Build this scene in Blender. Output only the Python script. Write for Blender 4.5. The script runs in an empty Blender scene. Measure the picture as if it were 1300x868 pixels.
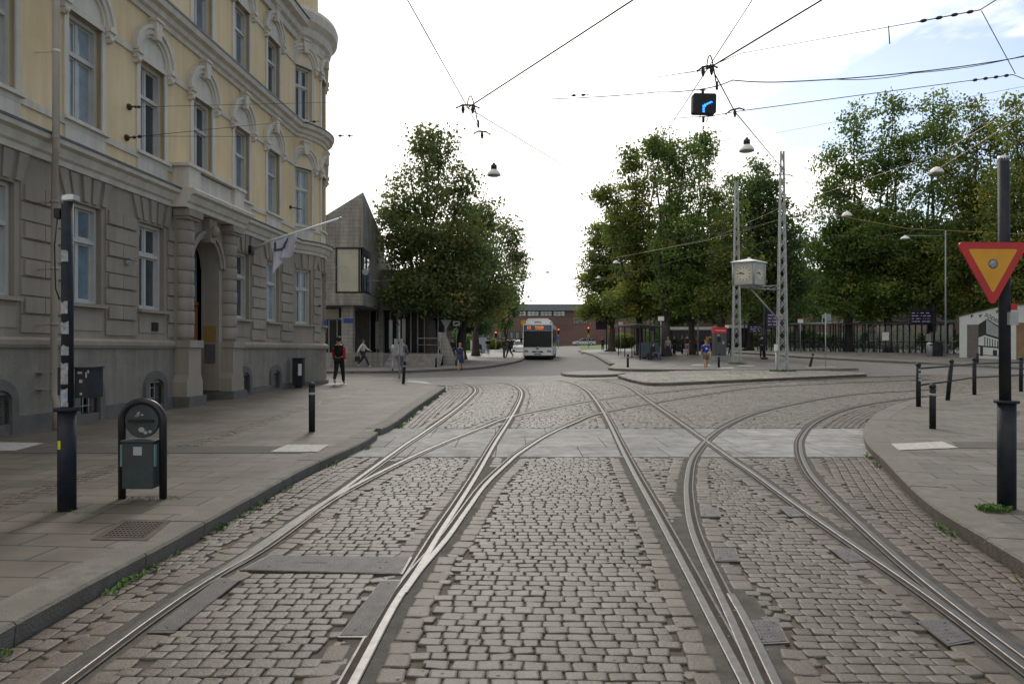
import bpy, math, random
import numpy as np
from mathutils import Vector, Matrix, kdtree
R = math.radians
random.seed(7); rng = np.random.default_rng(7)
SC = bpy.context.scene
COL = SC.collection

# ------------------------------------------------------------------ camera, sky, sun
F, CX, CY, EYE = 900.0, 650.0, 434.0, 1.7
cam = bpy.data.objects.new('camera', bpy.data.cameras.new('camera'))
COL.objects.link(cam)
cam.location = (0, 0, EYE); cam.rotation_euler = (R(90), 0, 0)
cam.data.sensor_width = 36; cam.data.lens = 36 * F / 1300
cam.data.clip_start = 0.1; cam.data.clip_end = 3000
SC.camera = cam
SUN_EL, SUN_AZ = R(36), R(-7)          # ahead of the camera and slightly left, behind thin cloud
w = bpy.data.worlds.new('World'); SC.world = w; w.use_nodes = True
nt = w.node_tree; N = nt.nodes; L = nt.links; N.clear()
out = N.new('ShaderNodeOutputWorld')
sky = N.new('ShaderNodeTexSky'); sky.sky_type = 'NISHITA'; sky.sun_disc = False
sky.sun_elevation = SUN_EL; sky.sun_rotation = SUN_AZ
bg1 = N.new('ShaderNodeBackground'); bg1.inputs[1].default_value = 0.115
L.new(sky.outputs[0], bg1.inputs[0])
tc = N.new('ShaderNodeTexCoord')
sd = Vector((math.sin(SUN_AZ) * math.cos(SUN_EL), math.cos(SUN_AZ) * math.cos(SUN_EL), math.sin(SUN_EL)))
dot = N.new('ShaderNodeVectorMath'); dot.operation = 'DOT_PRODUCT'; dot.inputs[1].default_value = sd
L.new(tc.outputs['Generated'], dot.inputs[0])
ramp = N.new('ShaderNodeMapRange'); ramp.interpolation_type = 'SMOOTHSTEP'
ramp.inputs[1].default_value = 0.2; ramp.inputs[2].default_value = 1.0
ramp.inputs[3].default_value = 0.74; ramp.inputs[4].default_value = 1.6
L.new(dot.outputs['Value'], ramp.inputs[0])
bg2 = N.new('ShaderNodeBackground'); bg2.inputs[0].default_value = (1.0, 0.965, 0.91, 1)
nz2 = N.new('ShaderNodeTexNoise'); nz2.inputs['Scale'].default_value = 3.4; nz2.inputs['Detail'].default_value = 8; nz2.inputs['Roughness'].default_value = .55
cmp_ = N.new('ShaderNodeMapRange'); cmp_.inputs[1].default_value = .35; cmp_.inputs[2].default_value = .65; cmp_.inputs[3].default_value = .72; cmp_.inputs[4].default_value = 1.12
L.new(nz2.outputs[0], cmp_.inputs[0])
cml = N.new('ShaderNodeMath'); cml.operation = 'MULTIPLY'; L.new(ramp.outputs[0], cml.inputs[0]); L.new(cmp_.outputs[0], cml.inputs[1])
L.new(cml.outputs[0], bg2.inputs[1])
mp = N.new('ShaderNodeMapping'); mp.inputs['Scale'].default_value = (1.6, 1.6, 3.6)
mp.inputs['Location'].default_value = (0.35, 0.1, 0.2)
L.new(tc.outputs['Generated'], mp.inputs[0])
L.new(mp.outputs[0], nz2.inputs[0])
nz = N.new('ShaderNodeTexNoise'); nz.inputs['Scale'].default_value = 2.1; nz.inputs['Detail'].default_value = 7
nz.inputs['Roughness'].default_value = 0.52; nz.inputs['Distortion'].default_value = 0.4
L.new(mp.outputs[0], nz.inputs[0])
# more cloud towards the left and the sun, thinner up on the right
sp = N.new('ShaderNodeSeparateXYZ'); L.new(tc.outputs['Generated'], sp.inputs[0])
mul = N.new('ShaderNodeMath'); mul.operation = 'MULTIPLY_ADD'
mul.inputs[1].default_value = -0.62; mul.inputs[2].default_value = 0.215
L.new(sp.outputs[0], mul.inputs[0])
add = N.new('ShaderNodeMath'); add.operation = 'ADD'
L.new(nz.outputs[0], add.inputs[0]); L.new(mul.outputs[0], add.inputs[1])
cr = N.new('ShaderNodeMapRange'); cr.inputs[1].default_value = 0.40; cr.inputs[2].default_value = 0.56
L.new(add.outputs[0], cr.inputs[0])
cm = N.new('ShaderNodeMath'); cm.operation = 'MULTIPLY_ADD'; cm.inputs[1].default_value = 0.9; cm.inputs[2].default_value = 0.10
L.new(cr.outputs[0], cm.inputs[0])
mx = N.new('ShaderNodeMixShader')
L.new(cm.outputs[0], mx.inputs[0]); L.new(bg1.outputs[0], mx.inputs[1]); L.new(bg2.outputs[0], mx.inputs[2])
L.new(mx.outputs[0], out.inputs[0])
sl = bpy.data.lights.new('sun', 'SUN'); sl.energy = 1.2; sl.angle = R(14); sl.color = (1, 0.96, 0.9)
so = bpy.data.objects.new('sun', sl); COL.objects.link(so)
so.rotation_euler = (-sd).to_track_quat('-Z', 'Y').to_euler(); so.location = (0, 0, 60)
SC.view_settings.view_transform = 'Standard'; SC.view_settings.look = 'None'
SC.view_settings.exposure = 0.42; SC.view_settings.gamma = 1.0

# ------------------------------------------------------------------ helpers
def A(px, py, d): return Vector(((px - CX) / F * d, d, EYE - (py - CY) / F * d))
def G(px, py, h=0.0):
    d = (EYE - h) * F / (py - CY); return Vector(((px - CX) / F * d, d, h))
def GX(px, d, z=0.0): return Vector(((px - CX) / F * d, d, z))
def zt(x, y):
    if y <= 38: r = 0
    elif y < 57: r = (y - 38) / 19 * .2
    elif y < 75: r = .2 + (y - 57) / 18 * .1
    elif y < 145: r = .3 + (y - 75) / 70 * .45
    else: r = .75
    k = min(1, max(0, (x - 8) / 15)) * min(.45, max(0, .025 * (y - 40)))
    return r + k
def at(px, d, h=0.12):
    p = GX(px, d); p.z = zt(p.x, p.y) + h; return p

class MB:
    def __init__(s): s.v = []; s.f = []; s.sm = []; s.mi = []
    def add(s, vs, fs, smooth=False, mi=0):
        o = len(s.v); s.v += [tuple(q) for q in vs]
        for f in fs: s.f.append([i + o for i in f]); s.sm.append(smooth); s.mi.append(mi)
        return s
    def box(s, a, b, M=None, mi=0):
        x0, y0, z0 = a; x1, y1, z1 = b
        vs = [Vector(q) for q in ((x0,y0,z0),(x1,y0,z0),(x1,y1,z0),(x0,y1,z0),(x0,y0,z1),(x1,y0,z1),(x1,y1,z1),(x0,y1,z1))]
        if M: vs = [M(*q) if callable(M) else M @ q for q in vs]
        return s.add(vs, [(0,3,2,1),(4,5,6,7),(0,1,5,4),(1,2,6,5),(2,3,7,6),(3,0,4,7)], mi=mi)
    def cbox(s, c, d, M=None, mi=0):
        return s.box((c[0]-d[0]/2, c[1]-d[1]/2, c[2]-d[2]/2), (c[0]+d[0]/2, c[1]+d[1]/2, c[2]+d[2]/2), M, mi)
    def tube(s, pts, r, n=8, cap=True, smooth=True, mi=0, sq=False):
        pts = [Vector(p) for p in pts]; m = len(pts)
        rs = r if isinstance(r, (list, tuple)) else [r] * m
        vs = []; prev = None
        for i, p in enumerate(pts):
            t = (pts[min(i+1, m-1)] - pts[max(i-1, 0)])
            if t.length < 1e-9: t = Vector((0,0,1))
            t.normalize()
            if prev is None:
                a = Vector((0,0,1)) if abs(t.z) < .9 else Vector((1,0,0))
                u = t.cross(a).normalized()
            else:
                u = prev - t * prev.dot(t)
                u = u.normalized() if u.length > 1e-6 else t.orthogonal().normalized()
            prev = u; v = t.cross(u)
            for k in range(n):
                a = 2*math.pi*(k + (.5 if sq else 0))/n
                vs.append(p + (u*math.cos(a) + v*math.sin(a)) * rs[i])
        fs = [(i*n+k, i*n+(k+1)%n, (i+1)*n+(k+1)%n, (i+1)*n+k) for i in range(m-1) for k in range(n)]
        if cap: fs += [tuple(range(n-1,-1,-1)), tuple((m-1)*n+k for k in range(n))]
        o = len(s.f); s.add(vs, fs, smooth, mi)
        if cap: s.sm[-1] = s.sm[-2] = False
        return s
    def lathe(s, prof, n=16, c=(0,0,0), smooth=True, mi=0, M=None):
        vs = []
        for r, z in prof:
            for k in range(n):
                a = 2*math.pi*k/n; vs.append(Vector((c[0]+r*math.cos(a), c[1]+r*math.sin(a), c[2]+z)))
        if M: vs = [M(*q) if callable(M) else M @ q for q in vs]
        m = len(prof)
        fs = [(i*n+k, i*n+(k+1)%n, (i+1)*n+(k+1)%n, (i+1)*n+k) for i in range(m-1) for k in range(n)]
        fs += [tuple(range(n-1,-1,-1)), tuple((m-1)*n+k for k in range(n))]
        return s.add(vs, fs, smooth, mi)
    def prism(s, poly, z0, z1, M=None, mi=0):        # polygon in local xy extruded z0..z1
        n = len(poly)
        vs = [Vector((p[0], p[1], z0)) for p in poly] + [Vector((p[0], p[1], z1)) for p in poly]
        if M: vs = [M(*q) if callable(M) else M @ q for q in vs]
        return s.add(vs, [tuple(range(n-1,-1,-1)), tuple(range(n, 2*n))] + [(i,(i+1)%n,(i+1)%n+n,i+n) for i in range(n)], mi=mi)
    def ball(s, c, r, n=10, mi=0, sc=(1,1,1)):
        prof = [(max(1e-4, r*math.sin(math.pi*i/8)), -r*math.cos(math.pi*i/8)) for i in range(9)]
        return s.lathe([(a, b) for a, b in prof], n, (0,0,0), True, mi, M=Matrix.Translation(c) @ Matrix.Diagonal((*sc,1)))

def root_loc(o):
    while o.parent: o = o.parent
    return o.location
def tag(o, label=None, cat=None, group=None, kind=None):
    if label: o['label'] = label
    if cat: o['category'] = cat
    if group: o['group'] = group
    if kind: o['kind'] = kind
    return o
def build(name, mb, mat, parent=None, label=None, cat=None, group=None, kind=None, local=False, loc=None):
    me = bpy.data.meshes.new(name)
    off = Vector((0,0,0))
    if parent is not None and not local: off = root_loc(parent)
    if parent is None and loc is not None: off = Vector(loc)
    me.from_pydata([(v[0]-off[0], v[1]-off[1], v[2]-off[2]) for v in mb.v], [], mb.f)
    me.polygons.foreach_set('use_smooth', mb.sm)
    mats = mat if isinstance(mat, (list, tuple)) else [mat]
    for m_ in mats: me.materials.append(m_)
    if len(mats) > 1: me.polygons.foreach_set('material_index', mb.mi)
    me.update()
    o = bpy.data.objects.new(name, me); COL.objects.link(o)
    if parent is not None: o.parent = parent
    elif loc is not None: o.location = off
    return tag(o, label, cat, group, kind)
def build_each(name, mb, mat, parent):
    par = list(range(len(mb.v)))
    def fd(i):
        while par[i] != i: par[i] = par[par[i]]; i = par[i]
        return i
    for f in mb.f:
        for i in f[1:]: par[fd(i)] = fd(f[0])
    gr = {}
    for f, sm_ in zip(mb.f, mb.sm): gr.setdefault(fd(f[0]), []).append((f, sm_))
    for fs in gr.values():
        ids = sorted({i for f, _ in fs for i in f}); mp_ = {i: k for k, i in enumerate(ids)}
        q = MB(); q.v = [mb.v[i] for i in ids]; q.f = [[mp_[i] for i in f] for f, _ in fs]; q.sm = [a for _, a in fs]; q.mi = [0]*len(fs)
        build(name, q, mat, parent)
def thing(name, label, cat, loc=(0,0,0), rz=0, group=None):
    o = bpy.data.objects.new(name, None); COL.objects.link(o)
    o.empty_display_size = .2
    o.location = loc; o.rotation_euler = (0,0,rz)
    return tag(o, label, cat, group)
def copy_tree(o, parent=None):
    c = o.copy(); COL.objects.link(c)
    if parent: c.parent = parent
    for ch in list(o.children): copy_tree(ch, c)
    return c
def text_mb(txt, size, ext=.004, M=None, align='CENTER', bold=0.0):
    cu = bpy.data.curves.new('t', 'FONT'); cu.body = txt; cu.size = size; cu.extrude = ext
    cu.align_x = align; cu.align_y = 'CENTER'; cu.offset = bold; cu.resolution_u = 2
    o = bpy.data.objects.new('t', cu); COL.objects.link(o)
    bpy.context.view_layer.update()
    me = bpy.data.meshes.new_from_object(o.evaluated_get(bpy.context.evaluated_depsgraph_get()))
    bpy.data.objects.remove(o); bpy.data.curves.remove(cu)
    m = MB(); vs = [v.co.copy() for v in me.vertices]
    if M: vs = [M @ q for q in vs]
    m.add(vs, [tuple(p.vertices) for p in me.polygons]); bpy.data.meshes.remove(me)
    return m
def frame(o, x, y):                                  # matrix mapping local x,y,z to given axes at o
    x = Vector(x).normalized(); y = Vector(y).normalized(); z = x.cross(y)
    return Matrix(((x.x,y.x,z.x,o[0]),(x.y,y.y,z.y,o[1]),(x.z,y.z,z.z,o[2]),(0,0,0,1)))

# ------------------------------------------------------------------ materials
def mat(name, c, rough=.7, c2=None, sc=3.0, metal=0, spec=.4, bump=0, bsc=None, emit=None, es=0, lo=.35, hi=.65, c3=None, sc3=.4, detail=5, streak=0):
    m = bpy.data.materials.new(name); m.use_nodes = True
    nt = m.node_tree; b = nt.nodes['Principled BSDF']
    b.inputs['Base Color'].default_value = (*c, 1); b.inputs['Roughness'].default_value = rough
    b.inputs['Metallic'].default_value = metal; b.inputs['Specular IOR Level'].default_value = spec
    tc = nt.nodes.new('ShaderNodeTexCoord')
    last = None
    if c2 is None: c2 = tuple(x * .8 for x in c)
    n = nt.nodes.new('ShaderNodeTexNoise'); n.inputs['Scale'].default_value = sc; n.inputs['Detail'].default_value = detail
    n.inputs['Roughness'].default_value = .6
    nt.links.new(tc.outputs['Object'], n.inputs['Vector'])
    r = nt.nodes.new('ShaderNodeMapRange'); r.inputs[1].default_value = lo; r.inputs[2].default_value = hi
    nt.links.new(n.outputs[0], r.inputs[0])
    mx = nt.nodes.new('ShaderNodeMix'); mx.data_type = 'RGBA'
    mx.inputs[6].default_value = (*c, 1); mx.inputs[7].default_value = (*c2, 1)
    nt.links.new(r.outputs[0], mx.inputs[0]); last = mx.outputs[2]
    if c3:
        n3 = nt.nodes.new('ShaderNodeTexNoise'); n3.inputs['Scale'].default_value = sc3; n3.inputs['Detail'].default_value = 6
        nt.links.new(tc.outputs['Object'], n3.inputs['Vector'])
        r3 = nt.nodes.new('ShaderNodeMapRange'); r3.inputs[1].default_value = .45; r3.inputs[2].default_value = .62
        nt.links.new(n3.outputs[0], r3.inputs[0])
        m3 = nt.nodes.new('ShaderNodeMix'); m3.data_type = 'RGBA'; m3.inputs[7].default_value = (*c3, 1)
        nt.links.new(last, m3.inputs[6]); nt.links.new(r3.outputs[0], m3.inputs[0]); last = m3.outputs[2]
    if streak:
        ms = nt.nodes.new('ShaderNodeMapping'); ms.inputs['Scale'].default_value = (3.2,3.2,.22)
        nt.links.new(tc.outputs['Object'], ms.inputs[0])
        ns = nt.nodes.new('ShaderNodeTexNoise'); ns.inputs['Scale'].default_value = 1.6; ns.inputs['Detail'].default_value = 7; ns.inputs['Roughness'].default_value = .65
        nt.links.new(ms.outputs[0], ns.inputs['Vector'])
        rs = nt.nodes.new('ShaderNodeMapRange'); rs.inputs[1].default_value = .35; rs.inputs[2].default_value = .7; rs.inputs[3].default_value = 1.04; rs.inputs[4].default_value = 1-streak
        nt.links.new(ns.outputs[0], rs.inputs[0])
        sv = nt.nodes.new('ShaderNodeVectorMath'); sv.operation = 'SCALE'
        nt.links.new(last, sv.inputs[0]); nt.links.new(rs.outputs[0], sv.inputs['Scale']); last = sv.outputs[0]
    nt.links.new(last, b.inputs['Base Color'])
    if bump:
        nb = nt.nodes.new('ShaderNodeTexNoise'); nb.inputs['Scale'].default_value = bsc or sc*6; nb.inputs['Detail'].default_value = 4
        nt.links.new(tc.outputs['Object'], nb.inputs['Vector'])
        bp = nt.nodes.new('ShaderNodeBump'); bp.inputs['Strength'].default_value = bump; bp.inputs['Distance'].default_value = .02
        nt.links.new(nb.outputs[0], bp.inputs['Height']); nt.links.new(bp.outputs[0], b.inputs['Normal'])
    if emit:
        b.inputs['Emission Color'].default_value = (*emit, 1); b.inputs['Emission Strength'].default_value = es
    return m
def attr_mat(name, ca, cb, cc, rough=.6, bump=.4, bsc=40, spec=.4, nsc=9.0):
    """per-stone tone attribute picks between three stone colours, noise adds mottling"""
    m = bpy.data.materials.new(name); m.use_nodes = True
    nt = m.node_tree; b = nt.nodes['Principled BSDF']; b.inputs['Roughness'].default_value = rough
    b.inputs['Specular IOR Level'].default_value = spec
    at_ = nt.nodes.new('ShaderNodeAttribute'); at_.attribute_name = 'tone'
    rp = nt.nodes.new('ShaderNodeValToRGB'); e = rp.color_ramp.elements
    e[0].position = 0; e[0].color = (*ca, 1); e[1].position = 1; e[1].color = (*cc, 1)
    k = e.new(.5); k.color = (*cb, 1)
    nt.links.new(at_.outputs['Fac'], rp.inputs[0])
    tc = nt.nodes.new('ShaderNodeTexCoord')
    n = nt.nodes.new('ShaderNodeTexNoise'); n.inputs['Scale'].default_value = nsc; n.inputs['Detail'].default_value = 8; n.inputs['Roughness'].default_value = .7
    nt.links.new(tc.outputs['Object'], n.inputs['Vector'])
    r = nt.nodes.new('ShaderNodeMapRange'); r.inputs[1].default_value = .3; r.inputs[2].default_value = .7; r.inputs[3].default_value = .68; r.inputs[4].default_value = 1.25
    nt.links.new(n.outputs[0], r.inputs[0])
    n2 = nt.nodes.new('ShaderNodeTexNoise'); n2.inputs['Scale'].default_value = .55; n2.inputs['Detail'].default_value = 5
    nt.links.new(tc.outputs['Object'], n2.inputs['Vector'])
    r2 = nt.nodes.new('ShaderNodeMapRange'); r2.inputs[1].default_value = .35; r2.inputs[2].default_value = .65; r2.inputs[3].default_value = .8; r2.inputs[4].default_value = 1.12
    nt.links.new(n2.outputs[0], r2.inputs[0])
    mm = nt.nodes.new('ShaderNodeMath'); mm.operation = 'MULTIPLY'
    nt.links.new(r.outputs[0], mm.inputs[0]); nt.links.new(r2.outputs[0], mm.inputs[1])
    vm = nt.nodes.new('ShaderNodeVectorMath'); vm.operation = 'SCALE'
    nt.links.new(rp.outputs[0], vm.inputs[0]); nt.links.new(mm.outputs[0], vm.inputs['Scale'])
    n4 = nt.nodes.new('ShaderNodeTexNoise'); n4.inputs['Scale'].default_value = 1.7; n4.inputs['Detail'].default_value = 9; n4.inputs['Roughness'].default_value = .7
    nt.links.new(tc.outputs['Object'], n4.inputs['Vector'])
    r4 = nt.nodes.new('ShaderNodeMapRange'); r4.inputs[1].default_value = .48; r4.inputs[2].default_value = .70; r4.inputs[4].default_value = .65
    nt.links.new(n4.outputs[0], r4.inputs[0])
    m4 = nt.nodes.new('ShaderNodeMix'); m4.data_type = 'RGBA'; m4.inputs[7].default_value = (.075,.058,.042,1)
    nt.links.new(r4.outputs[0], m4.inputs[0]); nt.links.new(vm.outputs[0], m4.inputs[6])
    nt.links.new(m4.outputs[2], b.inputs['Base Color'])
    if bump:
        nb = nt.nodes.new('ShaderNodeTexNoise'); nb.inputs['Scale'].default_value = bsc; nb.inputs['Detail'].default_value = 5
        nt.links.new(tc.outputs['Object'], nb.inputs['Vector'])
        bp = nt.nodes.new('ShaderNodeBump'); bp.inputs['Strength'].default_value = bump; bp.inputs['Distance'].default_value = .01
        nt.links.new(nb.outputs[0], bp.inputs['Height']); nt.links.new(bp.outputs[0], b.inputs['Normal'])
    return m
def brick_mat(name, c1, c2, mortar, bw, rh, rot=0, msize=.006, rough=.75, var=.5, offset=.5, plane='xy', bump=.5, dirt=(.5, 1.15)):
    m = bpy.data.materials.new(name); m.use_nodes = True
    nt = m.node_tree; b = nt.nodes['Principled BSDF']; b.inputs['Roughness'].default_value = rough
    tc = nt.nodes.new('ShaderNodeTexCoord')
    mp = nt.nodes.new('ShaderNodeMapping'); mp.inputs['Rotation'].default_value = (R(90) if plane == 'xz' else 0, 0, rot) if plane != 'xz' else (R(-90), 0, 0)
    nt.links.new(tc.outputs['Object'], mp.inputs[0])
    br = nt.nodes.new('ShaderNodeTexBrick'); br.inputs['Scale'].default_value = 1.0
    br.inputs['Brick Width'].default_value = bw; br.inputs['Row Height'].default_value = rh; br.inputs['Mortar Size'].default_value = msize
    br.inputs['Mortar Smooth'].default_value = .2; br.offset = offset
    br.inputs['Color1'].default_value = (*c1, 1); br.inputs['Color2'].default_value = (*c2, 1); br.inputs['Mortar'].default_value = (*mortar, 1)
    # slight wobble so courses are not ruler straight
    nw = nt.nodes.new('ShaderNodeTexNoise'); nw.inputs['Scale'].default_value = 1.3
    nt.links.new(tc.outputs['Object'], nw.inputs['Vector'])
    vs = nt.nodes.new('ShaderNodeVectorMath'); vs.operation = 'MULTIPLY_ADD'; vs.inputs[1].default_value = (.05, .05, .05)
    nt.links.new(nw.outputs['Color'], vs.inputs[0]); nt.links.new(mp.outputs[0], vs.inputs[2])
    nt.links.new(vs.outputs[0], br.inputs['Vector'])
    n = nt.nodes.new('ShaderNodeTexNoise'); n.inputs['Scale'].default_value = 1.1; n.inputs['Detail'].default_value = 9; n.inputs['Roughness'].default_value = .65
    nt.links.new(tc.outputs['Object'], n.inputs['Vector'])
    r = nt.nodes.new('ShaderNodeMapRange'); r.inputs[1].default_value = .3; r.inputs[2].default_value = .7; r.inputs[3].default_value = dirt[0]; r.inputs[4].default_value = dirt[1]
    nt.links.new(n.outputs[0], r.inputs[0])
    vm = nt.nodes.new('ShaderNodeVectorMath'); vm.operation = 'SCALE'
    nt.links.new(br.outputs['Color'], vm.inputs[0]); nt.links.new(r.outputs[0], vm.inputs['Scale'])
    nt.links.new(vm.outputs[0], b.inputs['Base Color'])
    bp = nt.nodes.new('ShaderNodeBump'); bp.inputs['Strength'].default_value = bump; bp.inputs['Distance'].default_value = .01; bp.invert = True
    nt.links.new(br.outputs['Fac'], bp.inputs['Height']); nt.links.new(bp.outputs[0], b.inputs['Normal'])
    return m

K = {}
K['bed'] = mat('joint_earth', (.06,.05,.038), .95, (.10,.08,.06), 6, bump=.6)
K['stone'] = attr_mat('granite_setts', (.072,.060,.045), (.097,.085,.066), (.13,.117,.094), .55, .5, 60)
K['border'] = attr_mat('red_granite_setts', (.076,.058,.043), (.098,.079,.061), (.128,.108,.086), .6, .5, 60)
K['slab'] = attr_mat('granite_slabs', (.22,.222,.215), (.25,.25,.24), (.28,.278,.266), .75, .35, 90, nsc=3, spec=.2)
K['asph'] = mat('asphalt', (.112,.111,.107), .85, (.145,.142,.136), 1.2, bump=.35, bsc=60, c3=(.125,.12,.112), sc3=.25, spec=.3)
K['asphd'] = mat('dark_asphalt', (.06,.056,.05), .9, (.095,.086,.074), 7, spec=.2, bump=.5, bsc=70)
K['asphp'] = mat('pavement_asphalt', (.085,.078,.07), .85, (.105,.097,.087), 4, bump=.4, bsc=70, spec=.2)
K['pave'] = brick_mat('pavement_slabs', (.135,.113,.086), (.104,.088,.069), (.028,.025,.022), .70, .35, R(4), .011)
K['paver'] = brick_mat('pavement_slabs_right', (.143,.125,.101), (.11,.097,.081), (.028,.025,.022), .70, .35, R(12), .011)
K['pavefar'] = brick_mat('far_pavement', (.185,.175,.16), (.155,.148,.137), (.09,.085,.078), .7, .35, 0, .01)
K['kerb'] = mat('granite_kerb', (.175,.162,.14), .8, (.12,.112,.096), 7, bump=.5, bsc=60, c3=(.135,.122,.1), spec=.25, sc3=1.2)
K['island'] = attr_mat('island_setts', (.14,.13,.11), (.2,.19,.16), (.27,.255,.22), .7, .5, 50)
K['white'] = mat('white_marking', (.42,.41,.385), .8, (.28,.27,.25), 14, bump=.6, bsc=45)
K['rail'] = mat('worn_rail_steel', (.13,.127,.123), .45, (.08,.076,.072), 14, metal=1, lo=.3, hi=.7)
K['raill'] = mat('dull_rail_steel', (.13,.125,.12), .5, (.08,.07,.06), 10, metal=.8)
K['groove'] = mat('rusty_groove', (.024,.018,.014), .95, (.045,.03,.021), 9)
K['plate'] = mat('cast_iron_cover', (.125,.118,.116), .45, (.085,.08,.078), 9, metal=.5, bump=.8, bsc=120)
K['black'] = mat('black_paint', (.012,.013,.016), .55, (.026,.027,.03), 12, spec=.25)
K['bluegrey'] = mat('dark_blue_steel', (.012,.017,.028), .6, (.02,.025,.034), 9, c3=(.03,.032,.035), sc3=3, spec=.18, bump=.2, bsc=60)
K['green'] = mat('green_grey_bin', (.038,.052,.055), .6, (.055,.07,.072), 7, spec=.25, c3=(.05,.055,.05), sc3=5)
K['grey'] = mat('galvanised', (.36,.38,.38), .5, (.28,.3,.3), 6, metal=.35)
K['silver'] = mat('silver_cap', (.5,.52,.54), .35, metal=.8)
K['wht'] = mat('white_paint', (.72,.73,.72), .5, (.62,.63,.62), 3)
K['dark'] = mat('dark_interior', (.015,.016,.018), .8)
K['cable'] = mat('cable_black', (.02,.02,.022), .6)
K['copper'] = mat('contact_wire', (.2,.17,.12), .45, metal=.6)
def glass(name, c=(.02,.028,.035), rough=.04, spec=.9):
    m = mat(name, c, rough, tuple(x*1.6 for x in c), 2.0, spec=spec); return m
K['glass'] = glass('window_glass_sky_tint', (.12,.16,.20))  # base lightened: reflected sky is painted into the pane colour
K['glassb'] = glass('window_glass_dark', (.03,.04,.05)); K['glassc'] = glass('window_glass_sky_pale', (.22,.26,.29), .06)  # pale variant: stronger sky reflection painted into its base colour
K['glass2'] = glass('vehicle_glass', (.010,.012,.014), .2, .25)
def clear_glass(name, col=(.75,.82,.8), a=.2):
    m = bpy.data.materials.new(name); m.use_nodes = True; nt = m.node_tree
    b = nt.nodes['Principled BSDF']; b.inputs['Base Color'].default_value = (*col,1); b.inputs['Roughness'].default_value = .05
    tr = nt.nodes.new('ShaderNodeBsdfTransparent'); tr.inputs[0].default_value = (.75,.8,.8,1)
    n = nt.nodes.new('ShaderNodeTexNoise'); n.inputs['Scale'].default_value = 2
    ms = nt.nodes.new('ShaderNodeMixShader'); ms.inputs[0].default_value = a
    gl = nt.nodes.new('ShaderNodeBsdfGlossy'); gl.inputs['Roughness'].default_value = .05
    nt.links.new(tr.outputs[0], ms.inputs[1]); nt.links.new(gl.outputs[0], ms.inputs[2])
    nt.links.new(ms.outputs[0], nt.nodes['Material Output'].inputs[0]); return m
K['clear'] = clear_glass('shelter_glass', a=.07)

# ------------------------------------------------------------------ ground sheets
def grid_sheet(name, x0, x1, ys, xs, z, m, hole=None):
    mb = MB(); vs = []; fs = []
    for y in ys:
        for x in xs: vs.append((x, y, zt(x, y) + z))
    n = len(xs)
    for j in range(len(ys)-1):
        for i in range(n-1): fs.append((j*n+i, j*n+i+1, (j+1)*n+i+1, (j+1)*n+i))
    mb.add(vs, fs, True)
    return build(name, mb, m, kind='structure')
# one sheet to the horizon (asphalt); sunk slightly below the setts
xs = [-600,-300,-120,-60,-40,-30,-20,-15,-10,-5,0,4,8,10.5,13,15.5,18,20.5,23,28,34,40,50,70,120,300,600]
ys = [-120,-30,0,10,20,30,34,38,42,46,50,54,57,58,62,66,70,75,85,100,120,145,160,200,300,500,900]
grid_sheet('ground', 0, 0, ys, xs, -.022, K['asph'])

def polysheet(name, pts, h, m, kind='structure', zfun=None, side=None, sub=2.5, skirt=.2, sidem=None):
    """pavement plateau: polygon (world xy) at terrain + h with a vertical skirt"""
    import bmesh
    bm = bmesh.new()
    vs = [bm.verts.new((p[0], p[1], 0)) for p in pts]
    f = bm.faces.new(vs)
    bmesh.ops.triangulate(bm, faces=[f])
    for _ in range(5):
        le = [e for e in bm.edges if e.calc_length() > sub and min(v.co.y for v in e.verts) < 120 and max(v.co.y for v in e.verts) > 34]
        if not le: break
        bmesh.ops.subdivide_edges(bm, edges=le, cuts=1)
        bmesh.ops.triangulate(bm, faces=[f for f in bm.faces if len(f.verts) > 3])
    bmesh.ops.recalc_face_normals(bm, faces=bm.faces)
    if sum(f.normal.z for f in bm.faces) < 0: bmesh.ops.reverse_faces(bm, faces=bm.faces)
    for v in bm.verts: v.co.z = zt(v.co.x, v.co.y) + h
    if skirt:
        be = [e for e in bm.edges if e.is_boundary]
        r = bmesh.ops.extrude_edge_only(bm, edges=be)
        for v in r['geom']:
            if isinstance(v, bmesh.types.BMVert): v.co.z -= skirt
    me = bpy.data.meshes.new(name); bm.to_mesh(me); bm.free()
    me.materials.append(m)
    o = bpy.data.objects.new(name, me); COL.objects.link(o)
    if kind: o['kind'] = kind
    return o

def smooth_path(P, step=.12):
    P = [Vector((p[0], p[1])) for p in P]; out_ = []
    Q = [2*P[0]-P[1]] + P + [2*P[-1]-P[-2]]
    for i in range(1, len(Q)-2):
        p0,p1,p2,p3 = Q[i-1],Q[i],Q[i+1],Q[i+2]
        n = max(1, int((p2-p1).length/step))
        for k in range(n):
            t = k/n
            out_.append(.5*((2*p1)+(-p0+p2)*t+(2*p0-5*p1+4*p2-p3)*t*t+(-p0+3*p1-3*p2+p3)*t*t*t))
    out_.append(P[-1]); return out_
def strip(mb, path, prof, mi=0, smooth=False, closed=False):
    """sweep a profile [(offset to the right, z)] along a 2d path"""
    n = len(prof); vs = []
    m = len(path)
    for i, p in enumerate(path):
        t = (path[min(i+1,m-1)] - path[max(i-1,0)]).normalized(); r = Vector((t.y, -t.x))
        for o_, z in prof:
            q = p + r*o_; vs.append((q.x, q.y, z))
    fs = [(i*n+k, i*n+k+1, (i+1)*n+k+1, (i+1)*n+k) for i in range(m-1) for k in range(n-1)]
    return mb.add(vs, fs, smooth, mi)
def gp(pts, h=0.0): return [G(x, y, h).xy for x, y in pts]

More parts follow.
